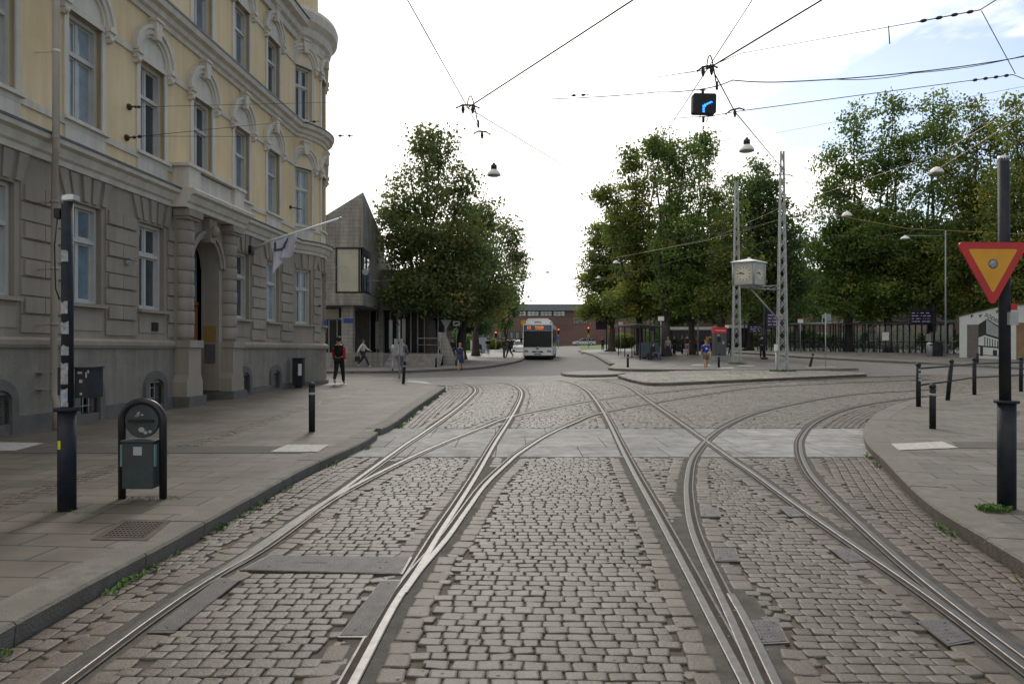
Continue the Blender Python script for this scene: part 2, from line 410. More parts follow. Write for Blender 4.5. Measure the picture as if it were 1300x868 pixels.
RAILS = [
 ('outer', gp([(75,868),(185,787),(258,738),(332,695),(392,652),(432,624),(515,564),(535,551),(576,522),(596,505),(603.5,496),(599,490),(585,486)]), 1,
  'shiny outermost rail along the left kerb, bending left at the far end of the setts'),
 ('b1', gp([(270,731),(332,690.5),(392,650),(440,622),(500,591),(555,565.5),(611,543),(648,529),(696,518.5),(756,508),(821,500),(899,492),(961,486.6),(1100,479),(1180,476.5)]), 1,
  'branch rail leaving the leftmost rail and crossing the middle of the picture to the right'),
 ('l2', gp([(448,868),(501,768),(529,727),(560,675),(584,638),(608,599),(629,562),(648,532),(659,511.5),(662.5,500),(659,493),(650,488.5),(636,486)]), -1,
  'right rail of the left track, running past the end of the long slotted iron cover'),
 ('b2', gp([(512,753),(534,723),(568,683),(592,649),(617,615),(645,588),(661.5,574),(696,552),(731,536),(761,525),(835,511),(915,498),(975,491),(1100,485),(1180,482)]), -1,
  'curved branch rail swinging right from the left track across the pale slabs'),
 ('r1', gp([(946,868),(899,778),(858,699),(826,639),(803,597),(785,561),(776,542),(763,518),(749,499),(738,491),(726,486),(708,483)]), 1,
  'left rail of the middle track, straight down to the bottom edge right of centre'),
 ('r2', gp([(1298,844),(1213,780),(1153,737.5),(1071,682),(999,631.5),(958,601.5),(929,582),(895,558),(858,532),(828,511.5),(800,492),(786,487),(772,484)]), -1,
  'right rail of the middle track, ending at the lower right corner'),
 ('r3', gp([(964,868),(921,771),(889,702),(877,668),(872.5,640),(872,611),(879,581),(899,556.5),(920,541.5),(957,525),(1008,513),(1054,504.6),(1100,499.5),(1180,495)]), 1,
  'rail curving right from the switch at the bottom, left rail of the right hand track'),
 ('r4', gp([(1300,832),(1227,778),(1149,716),(1082,656),(1039,613),(1024,592),(1017,572),(1019,555),(1035,537),(1065,523),(1100,514),(1140,508),(1180,503)]), -1,
  'rail curving closest to the right kerb'),
 ('g1', gp([(990,876),(983,861.5),(948,790),(928,755)]), -1,
  'short thick guard rail beside the switch at the bottom right of centre'),
]
# extend paths that leave the picture at the bottom
for i, (n_, P, s_, l_) in enumerate(RAILS):
    if n_ in ('outer','l2','r1','r2','r3','r4','g1'):
        P.insert(0, P[0] + (P[0]-P[1]).normalized()*2.2)
RP = {}
allpts = []
for i, (n_, P, side, lab) in enumerate(RAILS):
    path = smooth_path(P); RP[n_] = path
    allpts += [(p.x, p.y, i) for p in path]
    dz = i*.0004
    o = thing('tram_rail', lab, 'tram rail', (path[0].x, path[0].y, 0), 0, 'grooved tram rails set in the street')
    far = path[-1]
    hw = .028
    mb = MB(); strip(mb, path, [(-hw,-.01),(-hw,.007+dz),(-hw+.006,.010+dz),(hw-.006,.010+dz),(hw,.007+dz),(hw,-.01)]); build('rail_head', mb, K['rail'], o)
    a, b = (hw, hw+.036) if side > 0 else (-hw-.036, -hw)
    mb = MB(); strip(mb, path, [(a,.0052+dz),(b,.0052+dz)]); build('flange_groove', mb, K['groove'], o)
    a, b = (hw+.036, hw+.050) if side > 0 else (-hw-.050, -hw-.036)
    mb = MB(); strip(mb, path, [(a,-.01),(a,.008+dz),(b,.008+dz),(b,-.01)]); build('keeper_lip', mb, K['raill'], o)

BX0, BX1 = G(440,580).y, G(560,544).y       # slab crossing band 10.5 .. 13.9 m
KL = gp([(0,801),(111,741),(194,698),(300,641),(386,594),(463,560),(480,548)], .12)
KL2 = gp([(484,544),(501,536),(530,515),(566,491)], .12)
KR = gp([(1300,711),(1177,636),(1120,581),(1099,560),(1096.5,542),(1106,529),(1125,518),(1149,509.5),(1200,502),(1300,493)], .12)
KL.insert(0, KL[0] + (KL[0]-KL[1]).normalized()*7)
KR.insert(0, KR[0] + (KR[0]-KR[1]).normalized()*5)
KR.append(KR[-1] + (KR[-1]-KR[-2]).normalized()*25)
pl = smooth_path(KL, .3); pl2 = smooth_path(KL2, .3); pr = smooth_path(KR, .3)

asp = MB()
for i, (n_, P, side, lab) in enumerate(RAILS):
    path = RP[n_]
    seg = [p for p in path]
    # wide strip outside the slab band, thin inside it
    cur = []; mode = None
    def flush():
        if len(cur) > 1:
            j0 = -.004 + i*.0003 if mode == 'w' else .0034 + i*.0002
            hw_ = .17 if mode == 'w' else .085
            sh = .02*side if mode == 'w' else .022*side
            prof = [(-hw_+sh, j0), (hw_+sh, j0)]
            strip(asp, cur, prof)
    for p in seg:
        m_ = 'n' if BX0-.02 < p.y < BX1+.02 else 'w'
        if p.y > 29.5: m_ = 'x'
        if m_ != mode:
            if mode in ('w','n'): cur.append(p); flush()
            cur = [p]; mode = m_
        else: cur.append(p)
    if mode in ('w','n'): flush()
build('asphalt_strips', asp, K['asphd'], kind='structure')

# joint earth under the setts: polygon between the kerbs
far_l = gp([(566,489),(640,485.5),(720,482.5),(790,482)])
isl_front = gp([(789,479),(830,488.5),(900,486),(960,483.5),(1100,477)], .0)
bedpoly = [p for p in pl] + [p for p in pl2] + far_l + isl_front + gp([(1300,474)]) + [p for p in reversed(pr)]
bed = MB(); bed.add([(p.x, p.y, -.014) for p in bedpoly], [tuple(range(len(bedpoly)-1,-1,-1))])
import bmesh
def tri_poly(name, pts, z, m):
    bm = bmesh.new(); f = bm.faces.new([bm.verts.new((p[0], p[1], z)) for p in pts])
    bmesh.ops.triangulate(bm, faces=[f]); bmesh.ops.recalc_face_normals(bm, faces=bm.faces)
    if sum(f.normal.z for f in bm.faces) < 0: bmesh.ops.reverse_faces(bm, faces=bm.faces)
    me = bpy.data.meshes.new(name); bm.to_mesh(me); bm.free(); me.materials.append(m)
    o = bpy.data.objects.new(name, me); COL.objects.link(o); o['kind'] = 'structure'; return o
tri_poly('road_bed', bedpoly, -.014, K['bed'])

def inpoly(x, y, poly):
    x = np.asarray(x); y = np.asarray(y); c = np.zeros(x.shape, bool); n = len(poly)
    for i in range(n):
        x0, y0 = poly[i][0], poly[i][1]; x1, y1 = poly[(i+1)%n][0], poly[(i+1)%n][1]
        if y0 == y1: continue
        t = ((y0 > y) != (y1 > y)) & (x < (x1-x0)*(y-y0)/(y1-y0)+x0)
        c ^= t
    return c
kd = kdtree.KDTree(len(allpts))
for i, (x, y, r_) in enumerate(allpts): kd.insert((x, y, 0), i)
kd.balance()
PLATES = [  # iron covers let into the setts: pixel corners
 ([(343,706),(520,708),(508,729),(308,724)], 'long iron cover with slots lying across between the two left rails'),
 ([(277,735),(303,738),(222,802),(190,802)], 'narrow iron cover set along the inside of the leftmost rail'),
 ([(484,738),(509,738),(466,808),(431,808)], 'narrow iron cover set along the left side of the second rail'),
 ([(889,645),(911,645),(914,656),(891,656)], 'smallest square drain cover beside the curving rail, farthest of the three in its row'),
 ([(906,697),(933,697),(937,712),(910,712)], 'square drain cover beside the curving rail, middle one of its row'),
 ([(953,790),(986,789),(999,815),(963,817)], 'square drain cover beside the guard rail, nearest to the camera in its row'),
 ([(990,645),(1008,644),(1026,655),(1003,656)], 'small iron cover left of the long straight rail, farthest of three'),
 ([(1057,699),(1080,698),(1099,712),(1075,714)], 'iron cover left of the long straight rail, middle one of three'),
 ([(1168,791),(1200,788),(1232,813),(1203,819)], 'iron cover left of the long straight rail near the lower right corner'),
]
PW = [gp(q) for q, l in PLATES]
bedarr = [(p.x, p.y) for p in bedpoly]
def sett_mesh(name, cx, cy, ang, w_, h_, m, z0=0.0, hi=None, tone=None, kind='structure', zadd=None):
    n = len(cx)
    # per-stone outline: 8 points, two rings + top centre
    base = np.array([(-1,-.8),(-.84,-1),(.84,-1),(1,-.8),(1,.8),(.84,1),(-.84,1),(-1,.8)])
    jit = rng.normal(0, .065, (n, 8, 2))
    o1 = base[None] + jit
    rings = [(1.0,-.022),(1.0,-.005),(.96,0.0),(.72,.0012)]
    V = []
    ca, sa = np.cos(ang)[:,None], np.sin(ang)[:,None]
    tilt = rng.normal(0, .012, (n, 2)); dz = rng.normal(0, .0015, n)
    for s_, z_ in rings:
        lx = o1[:,:,0]*w_[:,None]*s_; ly = o1[:,:,1]*h_[:,None]*s_
        X = cx[:,None] + lx*ca - ly*sa; Y = cy[:,None] + lx*sa + ly*ca
        Z = z0 + z_ + dz[:,None] + (lx*tilt[:,0:1] + ly*tilt[:,1:2] if z_ > -.02 else 0)
        if zadd is not None: Z = Z + zadd[:,None]
        V.append(np.stack([X, Y, Z+np.zeros_like(X)], -1))
    V = np.concatenate(V, 1)           # n,32,3
    k = V.shape[1]
    fs = []
    for r_ in range(3):
        for j in range(8): fs.append((r_*8+j, r_*8+(j+1)%8, (r_+1)*8+(j+1)%8, (r_+1)*8+j))
    fs = np.array(fs); top = np.array([24+j for j in range(8)])
    nq = len(fs)
    me = bpy.data.meshes.new(name)
    me.vertices.add(n*k); me.vertices.foreach_set('co', V.reshape(-1).astype(np.float32))
    off = (np.arange(n)*k)[:,None]
    quads = (fs.reshape(1,-1) + off)            # n, nq*4
    tops = (top[None] + off)                    # n, 8
    loops = np.concatenate([quads, tops], 1).reshape(-1)
    me.loops.add(len(loops)); me.loops.foreach_set('vertex_index', loops.astype(np.int32))
    per = np.array([4]*nq + [8]); starts1 = np.concatenate([[0], np.cumsum(per)[:-1]])
    L_ = nq*4+8
    starts = (starts1[None] + (np.arange(n)*L_)[:,None]).reshape(-1)
    me.polygons.add(n*(nq+1)); me.polygons.foreach_set('loop_start', starts.astype(np.int32))
    me.update(calc_edges=True)
    me.polygons.foreach_set('use_smooth', np.ones(n*(nq+1), bool))
    at_ = me.attributes.new('tone', 'FLOAT', 'POINT')
    if tone is None: tone = np.clip(rng.normal(.5, .22, n), 0, 1)
    at_.data.foreach_set('value', np.repeat(tone, k).astype(np.float32))
    me.materials.append(m); me.validate()
    o = bpy.data.objects.new(name, me); COL.objects.link(o)
    if kind: o['kind'] = kind
    return o
def field(x0, x1, y0, y1, ang, row, wid):
    """running-bond rows, rotated by ang about origin"""
    ca, sa = math.cos(ang), math.sin(ang)
    out_ = []
    v = y0 - 3
    while v < y1 + 3:
        rh = row*random.uniform(.88, 1.12)
        u = x0 - 3 + random.random()*wid; cw = wid*random.uniform(.95, 1.08)
        while u < x1 + 3:
            ww = cw*random.uniform(.8, 1.25)
            cu, cv = u+ww/2, v+rh/2 + .010*math.sin(u*2.3+v) + .05*math.sin(u*.35+v*.2)
            out_.append((cu*ca-cv*sa, cu*sa+cv*ca, ww/2-.0026, rh/2-.0026))
            u += ww
        v += rh
    return np.array(out_)
def raildist(xy):
    d = np.empty(len(xy)); idx = np.empty(len(xy), int)
    for i, (x, y) in enumerate(xy):
        c, j, dd = kd.find((x, y, 0)); d[i] = dd; idx[i] = allpts[j][2]
    return d, idx
def sidecls(xy):
    """1 = strip between the outer left rail and its kerb, 2 = strip between the last right rail and its kerb"""
    out_ = np.zeros(len(xy), int)
    for i, (x, y) in enumerate(xy):
        c, j, dd = kd.find((x, y, 0)); r_ = allpts[j][2]
        if r_ in (0, 7):
            path = RP[RAILS[r_][0]]; k = j - starts_[r_]; k = max(1, min(k, len(path)-2))
            t = path[k+1]-path[k-1]; s_ = t.x*(y-path[k].y)-t.y*(x-path[k].x)
            if r_ == 0 and s_ > 0: out_[i] = 1
            if r_ == 7 and s_ < 0 and y < 26: out_[i] = 2
    return out_
starts_ = []; acc_ = 0
for n_, P, side, lab in RAILS: starts_.append(acc_); acc_ += len(RP[n_])
F1 = field(-7, 13, 1.0, 14, R(-2.0), .100, .116)
F2 = field(-5, 30, 13.5, 36, R(-2.0), .108, .122)
S = []
for Fd, lo, hi in ((F1, 0, BX0-.09), (F2, BX1+.09, 60)):
    x, y = Fd[:,0], Fd[:,1]
    ok = inpoly(x, y, bedarr) & (y > lo) & (y < hi) & (y > 1.2)
    Fd = Fd[ok]
    Fd = Fd[sidecls(Fd[:,:2]) == 0]
    d, _ = raildist(Fd[:,:2]); Fd = Fd[d > .27]
    for q in PW:
        c = sum((Vector(p) for p in q), Vector((0,0)))/4
        qq = [c + (p-c)*1.0 + (p-c).normalized()*.045 for p in q]
        Fd = Fd[~inpoly(Fd[:,0], Fd[:,1], qq)]
    S.append(Fd)
# keep clear of the kerb faces
kk = kdtree.KDTree(len(pl)+len(pl2)+len(pr))
for i, p in enumerate(pl+pl2+pr): kk.insert((p.x, p.y, 0), i)
kk.balance()
S = [s[np.array([kk.find((a[0], a[1], 0))[2] > .075 for a in s])] for s in S]
S = np.concatenate(S)
ang = rng.normal(R(-2.0), .05, len(S))
tone = np.clip(rng.normal(.5, .25, len(S)), 0, 1)
sett_mesh('cobblestone_road', S[:,0], S[:,1], ang, S[:,2], S[:,3], K['stone'], tone=tone)
# border courses of larger reddish stones following each rail
B = []
for i, (n_, P, side, lab) in enumerate(RAILS):
    path = RP[n_]
    for sgn in (-1, 1):
        off = .172 if sgn != side else .188
        acc = 0; ln = .2
        s_at = 0
        cum = [0]
        for a, b in zip(path, path[1:]): cum.append(cum[-1]+(b-a).length)
        t = 0
        while t < cum[-1]-.3:
            ln = random.uniform(.13, .21)
            mid = t+ln/2
            j = int(np.searchsorted(cum, mid))-1; j = max(0, min(j, len(path)-2))
            q = path[j].lerp(path[j+1], (mid-cum[j])/max(1e-6, cum[j+1]-cum[j]))
            tg = (path[j+1]-path[j]).normalized(); rr = Vector((tg.y, -tg.x))
            c = q + rr*off*sgn
            B.append((c.x, c.y, ln/2-.0045, random.uniform(.066,.078), math.atan2(tg.y, tg.x), i))
            t += ln
B = np.array(B)
keep = inpoly(B[:,0], B[:,1], bedarr) & ~((B[:,1] > BX0-.1) & (B[:,1] < BX1+.1)) & (B[:,1] < 31) & (B[:,1] > 1.2)
B = B[keep]
d, idx = raildist(B[:,:2]); B = B[(d > .135)]
for q in PW:
    c = sum((Vector(p) for p in q), Vector((0,0)))/4
    qq = [c + (p-c)+(p-c).normalized()*.08 for p in q]; B = B[~inpoly(B[:,0], B[:,1], qq)]
B = B[np.array([kk.find((a[0], a[1], 0))[2] > .10 for a in B])]
# drop border stones that collide with each other (tracks running close together)
bk = kdtree.KDTree(len(B)); [bk.insert((b[0], b[1], 0), i) for i, b in enumerate(B)]; bk.balance()
dead = set()
for i, b in enumerate(B):
    if i in dead: continue
    for (c, j, dd) in bk.find_range((b[0], b[1], 0), .125):
        if j != i and B[j][5] != b[5] and j not in dead: dead.add(j)
B = B[[i for i in range(len(B)) if i not in dead]]
sett_mesh('rail_border_stones', B[:,0], B[:,1], B[:,4]+rng.normal(0,.03,len(B)), B[:,2], B[:,3], K['border'])

# courses laid parallel to each kerb
KC = []
for path, sgn, cls in ((pl,1,1),(pl2,1,1),(pr,-1,2)):
    cum = [0]
    for a, b in zip(path, path[1:]): cum.append(cum[-1]+(b-a).length)
    for k in range(26):
        off = .07+.112*k; t = random.random()*.1
        while t < cum[-1]-.1:
            ln = random.uniform(.10,.16); mid = t+ln/2; j = max(0, min(int(np.searchsorted(cum, mid))-1, len(path)-2))
            a, b = path[max(0,j-1)], path[min(j+2,len(path)-1)]; tg = (b-a).normalized(); rr = Vector((tg.y,-tg.x))*sgn
            q = path[j].lerp(path[j+1], (mid-cum[j])/max(1e-6, cum[j+1]-cum[j]))+rr*off
            sc_ = 1.0
            KC.append((q.x, q.y, ln/2-.004, .112/2-.004, math.atan2(tg.y,tg.x), cls)); t += ln
KC = np.array(KC)
ok = inpoly(KC[:,0], KC[:,1], bedarr) & ~((KC[:,1] > BX0-.08) & (KC[:,1] < BX1+.08)) & (KC[:,1] > 1.2)
KC = KC[ok]; KC = KC[sidecls(KC[:,:2]) == KC[:,5]]; d, _ = raildist(KC[:,:2]); KC = KC[d > .26]
ck = kdtree.KDTree(len(KC)); [ck.insert((b[0], b[1], 0), i) for i, b in enumerate(KC)]; ck.balance()
dead = set()
for i, b in enumerate(KC):
    if i in dead: continue
    for (c, j, dd) in ck.find_range((b[0], b[1], 0), .08):
        if j > i: dead.add(j)
KC = KC[[i for i in range(len(KC)) if i not in dead]]
# small wedge stones fill what is left open between the courses
occ = np.concatenate([S[:,:2], B[:,:2], KC[:,:2]])
ok_ = kdtree.KDTree(len(occ)+6000); [ok_.insert((a, b, 0), i) for i, (a, b) in enumerate(occ)]; ok_.balance()
FL_ = []; new = []
gx, gy = np.meshgrid(np.arange(-7, 12, .045), np.arange(1.3, 31, .045)); gx = gx.ravel(); gy = gy.ravel()
m_ = inpoly(gx, gy, bedarr) & ~((gy > BX0-.06) & (gy < BX1+.06)); gx, gy = gx[m_], gy[m_]
for q in PW:
    c = sum((Vector(p) for p in q), Vector((0,0)))/4; qq = [p+(p-c).normalized()*.05 for p in q]; k_ = ~inpoly(gx, gy, qq); gx, gy = gx[k_], gy[k_]
cells = {}
for x, y in zip(gx, gy):
    if ok_.find((x, y, 0))[2] < .098 or kd.find((x, y, 0))[2] < .145 or kk.find((x, y, 0))[2] < .055: continue
    cx_, cy_ = int(x/.1), int(y/.1)
    if any((x-a)**2+(y-b)**2 < .0081 for i in (-1,0,1) for j in (-1,0,1) for a, b in cells.get((cx_+i,cy_+j), ())): continue
    cells.setdefault((cx_,cy_), []).append((x,y)); FL_.append((x,y))
FL_ = np.array(FL_)
sett_mesh('filler_setts', FL_[:,0], FL_[:,1], rng.uniform(-.5,.5,len(FL_)), rng.uniform(.042,.055,len(FL_)), rng.uniform(.038,.05,len(FL_)), K['stone'], z0=-.003)
sett_mesh('kerbside_setts', KC[:,0], KC[:,1], KC[:,4]+rng.normal(0,.03,len(KC)), KC[:,2], KC[:,3], K['border'])

# slabs of the crossing
sl_ = []
rows = [BX0, BX0+.98, BX0+2.2, BX1]
for r_ in range(3):
    y0, y1 = rows[r_], rows[r_+1]
    x = -5 + random.random()
    while x < 14:
        wd = random.choice([1.0, 1.15, 1.3, .95]); sl_.append((x+wd/2, (y0+y1)/2, wd/2-.006, (y1-y0)/2-.006)); x += wd
sl_ = np.array(sl_)
def slabs(name, arr, m, z, poly=None):
    mb = MB(); tn = []
    for cx, cy, hx, hy in arr:
        sk = (cy-(BX0+BX1)/2)*0
        quad = [(cx-hx,cy-hy),(cx+hx,cy-hy),(cx+hx,cy+hy),(cx-hx,cy+hy)]
        n0 = len(mb.v)
        mb.add([(a, b, z) for a, b in quad]+[(a, b, z-.03) for a, b in quad], [(0,1,2,3),(0,4,5,1),(1,5,6,2),(2,6,7,3),(3,7,4,0)])
        t = random.gauss(.5,.25); tn += [t]*8
    o = build(name, mb, m, kind='structure')
    a_ = o.data.attributes.new('tone','FLOAT','POINT'); a_.data.foreach_set('value', tn); return o
lim = []
def xk(path, y):
    for a, b in zip(path, path[1:]):
        if min(a.y,b.y) <= y <= max(a.y,b.y) and a.y != b.y: return a.x+(b.x-a.x)*(y-a.y)/(b.y-a.y)
    return None
cl = []
for cx, cy, hx, hy in sl_:
    xl = xk(pl, cy+hy*.9) or xk(pl, cy) or -3.2; xl = max(xl, -9); xr = xk(pr, cy-hy*.9) or 5
    xl2 = xk(pl, cy-hy*.9) or xl; xr2 = xk(pr, cy+hy*.9) or xr
    xl = min(xl, xl2)-.05; xr = max(xr, xr2)+.05
    a, b = max(cx-hx, xl), min(cx+hx, xr)
    if b-a > .1: cl.append(((a+b)/2, cy, (b-a)/2, hy))
slabs('crossing_slabs', cl, K['slab'], .002)

# far pale paver strip and the setts' far edge
mb = MB(); q = gp([(490,488),(566,489),(640,485.5),(720,482.5),(790,481),(830,479),(790,473),(700,477),(600,478),(520,480)])
tri_poly('pale_paving_strip', q, .0, mat('pale_paving', (.25,.245,.23), .8, (.19,.185,.175), 2, bump=.3, c3=(.19,.185,.175), spec=.2, sc3=.5))

# pavements, kerbs
def kerb(name, path, wid, side, label, h=.12, face=.2, lmin=.9):
    """granite kerb stones as one run, laid in separate blocks"""
    mb = MB(); cum = [0]
    for a, b in zip(path, path[1:]): cum.append(cum[-1]+(b-a).length)
    def ptat(t):
        j = max(0, min(int(np.searchsorted(cum, t))-1, len(path)-2))
        q = path[j].lerp(path[j+1], min(1,(t-cum[j])/max(1e-6, cum[j+1]-cum[j])))
        a, b = path[max(j-1,0)], path[min(j+2,len(path)-1)]
        tg = (b-a).normalized(); return q, Vector((tg.y,-tg.x))*side
    t = 0
    while t < cum[-1]-.05:
        ln = min(random.uniform(lmin, lmin*1.6), cum[-1]-t); k = 4
        prev = None; vs = []
        hz = random.uniform(-.003,.003)
        for i in range(k+1):
            q, r_ = ptat(t+.006+(ln-.012)*i/k)
            z = h+.004+hz
            rows_ = [q+r_*0.02, q+r_*0, q+r_*.018, q+r_*wid, q+r_*wid]
            zz = [-.05, z-.02, z, z, z-.1]
            for a, b in zip(rows_, zz): vs.append((a.x+random.gauss(0,.0015), a.y+random.gauss(0,.0015), zt(a.x, a.y)+b))
        fs = [(i*5+j, i*5+j+1, (i+1)*5+j+1, (i+1)*5+j) for i in range(k) for j in range(4)]
        fs += [(0,1,2,3,4), tuple(k*5+j for j in (4,3,2,1,0))]
        mb.add(vs, fs); t += ln
    return build(name, mb, K['kerb'], kind='structure')
kerb('kerb', pl, .33, -1, '')
kerb('kerb', pl2, .30, -1, '')
kerb('kerb', pr, .36, 1, '')



# ------------------------------------------------------------------ pavements, islands, far kerbs
def GT(px, py, h=0.0):
    lo, hi = 3.0, 400.0
    for _ in range(50):
        d = (lo+hi)/2; x = (px-CX)/F*d
        if CY + (EYE-zt(x,d)-h)/d*F > py: lo = d
        else: hi = d
    return Vector(((px-CX)/F*d, d))
def off_path(path, o):
    out_ = []
    for i, p in enumerate(path):
        t = (path[min(i+1,len(path)-1)]-path[max(i-1,0)]).normalized(); out_.append(p+Vector((t.y,-t.x))*o)
    return out_
lp = off_path(pl, -.1) + off_path(pl2, -.1) + [G(x,y,.12).xy for x,y in ((548,488),(515,484),(500,479),(430,474))] + [Vector((-30,35)), Vector((-30,-25)), Vector((-6,-25))]
polysheet('left_pavement', lp, .12, K['pave'])
rp_ = off_path(pr, .1)
rp_ = [p for p in rp_ if p.x < 60] + [Vector((60,6)), Vector((60,-25)), Vector((9,-25))]
polysheet('right_pavement', rp_, .12, K['paver'])
def kb(name, pts, wid, side, h=.12):
    kerb(name, smooth_path(pts, .6), wid, side, '', h)
ip = gp([(784,476.5),(800,481.5),(830,486),(900,483.5),(960,481),(1100,474.8),(1098,473.4),(1050,470.8),(940,470),(860,471),(800,473.4)], .12)
polysheet('traffic_island', ip, .115, K['bed'])
kb('kerb', list(reversed(ip[1:6])), .22, 1)
ia = field(5, 24, 26, 46, R(3), .16, .18); ia = ia[inpoly(ia[:,0], ia[:,1], [(p.x,p.y) for p in ip])]
sett_mesh('island_paving', ia[:,0], ia[:,1], np.full(len(ia), R(3)), ia[:,2], ia[:,3], K['island'], z0=.128, zadd=np.array([zt(a,b) for a,b in ia[:,:2]]))
ip2 = [GT(x,y,.12) for x,y in ((712,472.4),(745,470.3),(792,471.5),(789,474.5),(742,476),(716,474.6))]
polysheet('small_island', ip2, .12, K['pavefar']); kb('kerb', [ip2[2],ip2[3],ip2[4],ip2[5],ip2[0]], .2, 1)
plaza = [GT(x,y,.12) for x,y in ((737,444.5),(757,450),(770,456),(781,461.5),(772,466.5),(800,468.3),(950,469.3),(1090,467.5),(1050,463),(960,459),(930,452),(925,446),(880,443),(800,441.5))]
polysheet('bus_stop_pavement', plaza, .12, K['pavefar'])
kb('kerb', plaza[0:4], .4, 1); kb('kerb', plaza[4:8], .25, -1)
lf = [GT(x,y,.12) for x,y in ((300,473),(430,471),(510,470.3),(560,468.2),(610,465.5),(642,461),(663,456.2),(668,452),(690,443),(600,441),(480,445),(300,450))]
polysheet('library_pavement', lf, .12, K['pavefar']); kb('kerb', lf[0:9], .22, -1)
sh = [GT(x,y,.12) for x,y in ((925,446.5),(1000,451),(1090,456),(1200,461),(1330,468),(1500,478))] + [Vector((70,45)), Vector((90,72)), Vector((20,78))]
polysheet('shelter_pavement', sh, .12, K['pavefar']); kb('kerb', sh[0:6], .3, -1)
K['grass'] = mat('lawn', (.05,.085,.02), .9, (.09,.13,.035), 6, bump=.8, bsc=30)
polysheet('grass_lawn', [Vector((8,82)), Vector((70,66)), Vector((140,90)), Vector((140,150)), Vector((14,146))], .1, K['grass'])
polysheet('museum_lawn', [Vector((-60,152)), Vector((60,152)), Vector((60,163)), Vector((-60,163))], .06, K['grass'])
polysheet('library_lawn', [Vector((-30,62)), Vector((-4.6,82)), Vector((-3,140)), Vector((-50,140))], .13, K['grass'])
# dark bands and pale tactile slabs on the two pavements
def flat(name, pts, z, m, kind='structure'):
    mb = MB(); mb.add([(p[0],p[1],z) for p in pts], [tuple(range(len(pts)))])
    o = build(name, mb, m, kind=kind)
    return o
def xr_(pts): return pts
flat('asphalt_band', [(-8.75,10.05),(-3.0,10.05),(-2.78,10.72),(-8.7,10.72)], .1262, K['asphp'])
q = [G(x,y,.13) for x,y in ((1218,568),(1420,571),(1400,562),(1208,560))]; flat('asphalt_band', q, .1262, K['asphp'])
for pts in (((-60,572),(20,571.5),(57,562),(-40,560)), ((343,573),(404,573),(418,564),(365,564)), ((1141,571),(1217,568),(1196,560),(1131,563))):
    flat('tactile_slab', [G(x,y,.13) for x,y in pts], .1295, K['white'])
for pts in (((410,489),(441,488),(440,486),(418,486)), ((515,484.5),(548,487),(540,484),(520,483))):
    flat('tactile_slab', [G(x,y,.13) for x,y in pts], .13, K['white'])
for a, b, c, d_ in ((876,462.8,903,464.6), (912,466.5,932,468.6), (935,464,958,465.3), (1020,466.2,1062,467.2), (1047,466.5,1060,467)):
    pts = [GT(a,d_,.12), GT(c,d_,.12), GT(c-2,b,.12), GT(a+5,b,.12)]
    mb = MB(); mb.add([(p.x,p.y,zt(p.x,p.y)+.14) for p in pts], [(0,1,2,3)]); build('tactile_slab', mb, K['white'], kind='structure')
# old row of small setts sunk in the left pavement
ys_ = np.arange(5.2, 25, .125); rowx = []
for y in ys_:
    for k in range(3): rowx.append((-5.05+k*.115+.05*math.sin(y*.6)+random.gauss(0,.006), y+random.gauss(0,.006)))
rowx = np.array([r_ for r_ in rowx if not (10 < r_[1] < 10.8)])
sett_mesh('pavement_sett_row', rowx[:,0], rowx[:,1], rng.normal(0,.1,len(rowx)), np.full(len(rowx),.05), np.full(len(rowx),.055), K['border'], z0=.124, tone=np.clip(rng.normal(.3,.15,len(rowx)),0,1))

# iron covers
for (q, lab), wq in zip(PLATES, PW):
    c = sum((Vector(p) for p in wq), Vector((0,0)))/4
    o = thing('manhole_cover', lab, 'iron cover', (c.x, c.y, 0), 0, 'iron covers set into the tram street')
    mb = MB(); a = [(p.x,p.y) for p in wq]; mb.prism(a, -.03, .010)
    build('cover_plate', mb, K['plate'], o)
    mb = MB(); o2 = [c+(p-c)+(p-c).normalized()*.022 for p in wq]
    for i in range(4):
        p0, p1, q0, q1 = wq[i], wq[(i+1)%4], o2[i], o2[(i+1)%4]
        mb.prism([tuple(p0),tuple(q0),tuple(q1),tuple(p1)], -.03, .0075)
    build('frame', mb, K['raill'], o)
    mb = MB(); ex = (wq[1]-wq[0]); ey = (wq[3]-wq[0])
    if ex.length > 1: sl2 = [(.4,.5,.18,.03),(.12,.4,.02,.02),(.16,.4,.02,.02),(.84,.4,.02,.02),(.89,.4,.02,.02),(.9,.8,.014,.06),(.14,.8,.014,.06)]
    elif ey.length > .6: sl2 = [(.5,.07,.1,.012),(.5,.93,.1,.012)]
    else: sl2 = [(.16,.86,.09,.05),(.84,.14,.09,.05),(.55,.45,.05,.05)] + [(.2+.1*i,.3+.15*j,.025,.02) for i in range(6) for j in range(4)]
    for u, v, du, dv in sl2:
        pp = [wq[0]+ex*(u+a)+ey*(v+b) for a, b in ((-du/2,-dv/2),(du/2,-dv/2),(du/2,dv/2),(-du/2,dv/2))]
        mb.prism([tuple(p) for p in pp], .008, .0112)
    build_each('slot', mb, K['dark'], o)
def studs(o, pts, r=.012):
    mb = MB()
    for x, y, z in pts: mb.lathe([(r,0),(r,.003),(r*.5,.005)], 8, (x,y,z))
    build('stud', mb, K['silver'], o)
